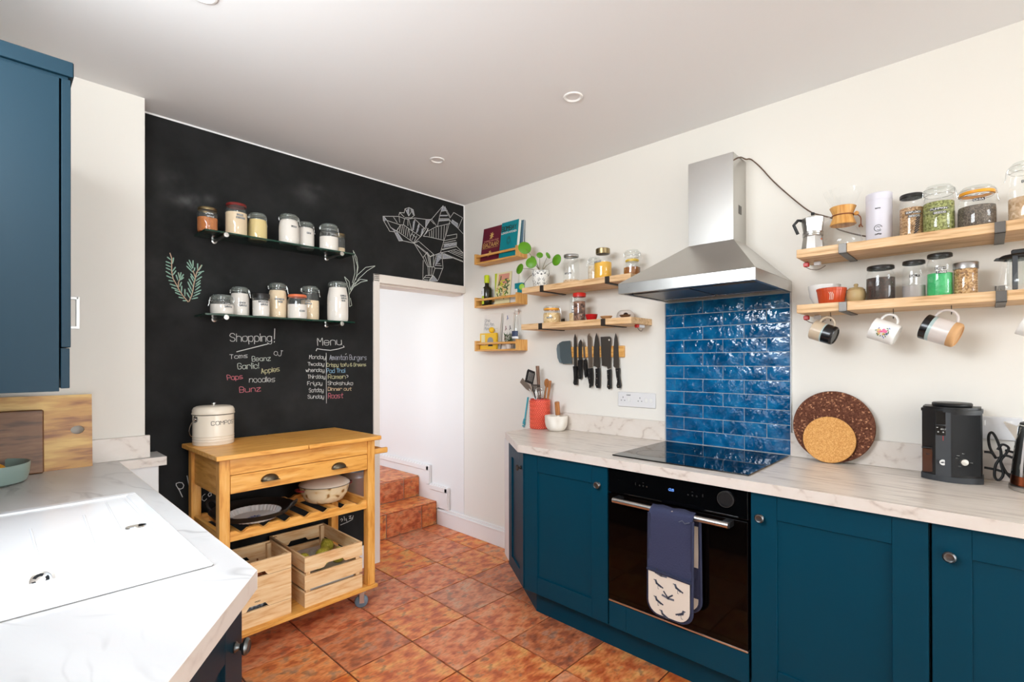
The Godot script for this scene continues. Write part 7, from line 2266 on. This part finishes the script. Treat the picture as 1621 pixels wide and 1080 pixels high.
func grinder() -> void:
	var o := thing("coffee_grinder", "black electric coffee grinder with a silver dial on the worktop", "grinder", Vector3(-0.11, 0.91, 2.868), WALL)
	# footprint: flat back, bowed front; local x to the right, local z to the room
	var foot := func(grow: float, zb: float) -> PackedVector2Array:
		var r := PackedVector2Array()
		r.append(Vector2(-0.083 - grow, zb))
		for i in 17:
			var x := -0.083 - grow + (0.166 + 2.0 * grow) * i / 16
			r.append(Vector2(x, 0.026 + grow + 0.043 * (1.0 - pow(x / (0.083 + grow), 2))))
		r.append(Vector2(0.083 + grow, zb))
		return r
	var arc := func(x: float) -> float: return 0.026 + 0.043 * (1.0 - pow(x / 0.083, 2))
	var flat := Basis(Vector3(1, 0, 0), Vector3(0, 0, 1), Vector3(0, -1, 0))
	put("foot", Mb.new().at(0, 0, 0, flat).prism(foot.call(0.003, -0.07), -0.020, 0.0, true), M.grey_plastic, o)
	put("body", Mb.new().at(0, 0, 0, flat).prism(foot.call(0.0, -0.07), -0.252, -0.020, true), M.black_plastic, o)
	put("shoulder", Mb.new().at(0, 0, 0, flat).prism(foot.call(0.0025, -0.072), -0.262, -0.252, true).prism(foot.call(-0.003, -0.068), -0.270, -0.262, true), M.black_plastic, o)
	var strip := Mb.new()
	var panel := Mb.new()
	for i in 4:
		var xa := -0.042 + 0.043 * i / 4
		var xb := -0.042 + 0.043 * (i + 1) / 4
		strip.quad(V(xa, 0.02, arc.call(xa) + 0.0012), V(xb, 0.02, arc.call(xb) + 0.0012), V(xb, 0.255, arc.call(xb) + 0.0012), V(xa, 0.255, arc.call(xa) + 0.0012), V(-xa, 0, 0.12), V(-xb, 0, 0.12), V(-xb, 0, 0.12), V(-xa, 0, 0.12))
	strip.span(-0.042, -0.041, 0.02, 0.255, arc.call(-0.042) - 0.002, arc.call(-0.042) + 0.0012).span(0.0, 0.001, 0.02, 0.255, arc.call(0.001) - 0.002, arc.call(0.001) + 0.0012)
	put("front_strip", strip, M.grey_plastic, o)
	for i in 6:
		var xa := 0.004 + 0.075 * i / 6
		var xb := 0.004 + 0.075 * (i + 1) / 6
		panel.quad(V(xa, 0.028, arc.call(xa) + 0.0006), V(xb, 0.028, arc.call(xb) + 0.0006), V(xb, 0.245, arc.call(xb) + 0.0006), V(xa, 0.245, arc.call(xa) + 0.0006), V(-xa * 5, 0, 0.8), V(-xb * 5, 0, 0.8), V(-xb * 5, 0, 0.8), V(-xa * 5, 0, 0.8))
	put("side_panel", panel, M.black_matte, o)
	put("window", Mb.new().box(V(-0.0205, 0.232, arc.call(-0.0205) + 0.0010), V(0.040, 0.050, 0.003), 0.001), M.black_glass, o, "glossy black window")
	put("display", Mb.new().box(V(-0.0205, 0.186, arc.call(-0.0205) + 0.0010), V(0.040, 0.036, 0.003), 0.001), M.black_glass, o)
	var ic := Mb.new()
	var zf: float = arc.call(-0.0205) + 0.0028
	for x in [-0.034, -0.020, -0.006]:
		for k in 6:
			var a := TAU * k / 6
			ic.stroke([Vector2(x, 0.180), Vector2(x + cos(a) * 0.0016, 0.180 + sin(a) * 0.0016)], 0.0018, zf)
	centred(ic, "AROMA", Vector2(-0.017, 0.191), 0.020, 0.0048, 0.0014, zf)
	ic.stroke([Vector2(-0.038, 0.196), Vector2(-0.035, 0.196)], 0.002, zf)
	put("icons", ic, M.tape_print, o, "small white symbols")
	put("red_mark", Mb.new().stroke([Vector2(-0.0205, 0.150), Vector2(-0.0205, 0.166)], 0.0014, arc.call(-0.0205) + 0.0018), M.red_plastic, o)
	var lg := put("badge", Mb.new().at(-0.0205, 0.070, arc.call(-0.0205) + 0.0012, Basis(Vector3(1, 0, 0), PI / 2)).lathe([Vector2(0.0105, 0.0), Vector2(0.010, 0.0008), Vector2(0.0, 0.001)], 28), M.white_gloss, o, "white oval badge")
	var lt := Mb.new()
	centred(lt, "wilfa", Vector2(-0.0205, 0.070), 0.013, 0.005, 0.0011, arc.call(-0.0205) + 0.0026)
	put("lettering", lt, M.ink, lg)
	# container at lower left
	put("container", Mb.new().box(V(-0.0625, 0.070, 0.034), V(0.036, 0.086, 0.036), 0.003), M.amber_glass, o, "smoky brown plastic container")
	var cl := Mb.new()
	centred(cl, "MAX", Vector2(-0.064, 0.093), 0.010, 0.004, 0.001, 0.0528)
	put("lettering", cl, M.grey_plastic, o)
	put("container_lip", Mb.new().box(V(-0.0625, 0.116, 0.034), V(0.040, 0.005, 0.038), 0.0015), M.black_plastic, o)
	# dial
	var zx: float = arc.call(0.034)
	put("dial", Mb.new().at(0.034, 0.078, zx, Basis(Vector3(0, 1, 0), 0.42) * Basis(Vector3(1, 0, 0), PI / 2)).lathe([Vector2(0.0115, 0.0), Vector2(0.0115, 0.009), Vector2(0.0105, 0.0105), Vector2(0.0, 0.011)], 28), M.steel_satin, o, "silver rotary dial")
	var mk := Mb.new().at(0, 0, 0)
	for q in [[0.016, 0.092, "on"], [0.020, 0.100, "-"], [0.054, 0.076, "M"], [0.024, 0.062, "S"], [0.034, 0.108, "time"]]:
		var zz: float = arc.call(q[0]) + 0.0022
		centred(mk, q[2], Vector2(q[0], q[1]), 0.007, 0.003, 0.001, zz)
	put("markings", mk, M.tape_print, o)
	put("lid", Mb.new().at(0.001, 0.2695, -0.004).lathe([Vector2(0.048, 0.0), Vector2(0.056, 0.002), Vector2(0.0575, 0.005), Vector2(0.0575, 0.012), Vector2(0.0545, 0.015), Vector2(0.053, 0.0145), Vector2(0.0, 0.0155)], 44), M.black_plastic, o, "flat round black lid")
	# its lead, tied in a loop
	var ld := Mb.new()
	ld.tube(curve([V(-0.085, 1.02, 2.955), V(-0.085, 1.018, 2.975), V(-0.075, 1.00, 2.985), V(-0.070, 1.035, 2.970), V(-0.068, 1.075, 2.967), V(-0.070, 1.090, 2.976), V(-0.072, 1.060, 2.990), V(-0.074, 1.012, 2.999), V(-0.076, 0.975, 2.985), V(-0.078, 0.935, 2.982), V(-0.078, 0.922, 2.992), V(-0.076, 0.945, 3.004), V(-0.074, 0.990, 2.998), V(-0.072, 1.015, 3.010), V(-0.072, 1.040, 3.018), V(-0.074, 1.050, 3.002), V(-0.076, 1.030, 2.990)], 6), 0.0042, 8)
	ld.tube(curve([V(-0.076, 1.010, 2.996), V(-0.074, 1.010, 3.02), V(-0.074, 0.985, 3.05), V(-0.074, 0.945, 3.055), V(-0.074, 0.925, 3.035), V(-0.074, 0.955, 3.010), V(-0.074, 1.005, 2.992)], 6), 0.0042, 8)
	ld.tube(curve([V(-0.070, 1.030, 3.010), V(-0.06, 1.020, 3.04), V(-0.05, 1.000, 3.07)], 5), 0.0042, 8)
	ld.tube(curve([V(-0.078, 0.962, 2.955), V(-0.074, 0.957, 2.99), V(-0.066, 0.942, 3.03), V(-0.06, 0.934, 3.07)], 5), 0.0042, 8)
	tag(put("power_lead", ld, M.black_rubber), "black power lead looped and tied between the grinder and the kettle", "lead")


func kettle() -> void:
	var o := thing("kettle", "polished steel kettle with a copper band cut by the right edge", "kettle", Vector3(-0.135, 0.91, 3.098), 0.0)
	put("power_base", Mb.new().lathe([Vector2(0.0, 0.0), Vector2(0.080, 0.0), Vector2(0.083, 0.003), Vector2(0.083, 0.014), Vector2(0.079, 0.018), Vector2(0.0, 0.018)], 44), M.steel_satin, o)
	put("copper_band", Mb.new().lathe([Vector2(0.077, 0.0185), Vector2(0.079, 0.021), Vector2(0.077, 0.050)], 44), M.copper, o)
	put("body", Mb.new().lathe([Vector2(0.077, 0.0505), Vector2(0.074, 0.09), Vector2(0.066, 0.165), Vector2(0.060, 0.218), Vector2(0.057, 0.222), Vector2(0.0, 0.222)], 44), M.chrome, o)
	put("lid", Mb.new().lathe([Vector2(0.055, 0.2222), Vector2(0.054, 0.228), Vector2(0.040, 0.234), Vector2(0.0, 0.236)], 36), M.black_plastic, o)
	var sp := Mb.new()
	sp.xf = Transform3D(Basis(Vector3(0, 0, -1), Vector3(0, 1, 0), Vector3(1, 0, 0)), Vector3.ZERO)
	sp.prism(PackedVector2Array([Vector2(0.055, 0.150), Vector2(0.072, 0.185), Vector2(0.094, 0.226), Vector2(0.090, 0.228), Vector2(0.056, 0.214)]), -0.013, 0.013)
	put("spout", sp, M.chrome, o)
	put("handle", Mb.new().tube(curve([V(-0.02, 0.218, 0.055), V(-0.03, 0.225, 0.100), V(-0.03, 0.16, 0.118), V(-0.025, 0.09, 0.085)], 5), 0.011, 10), M.black_plastic, o)
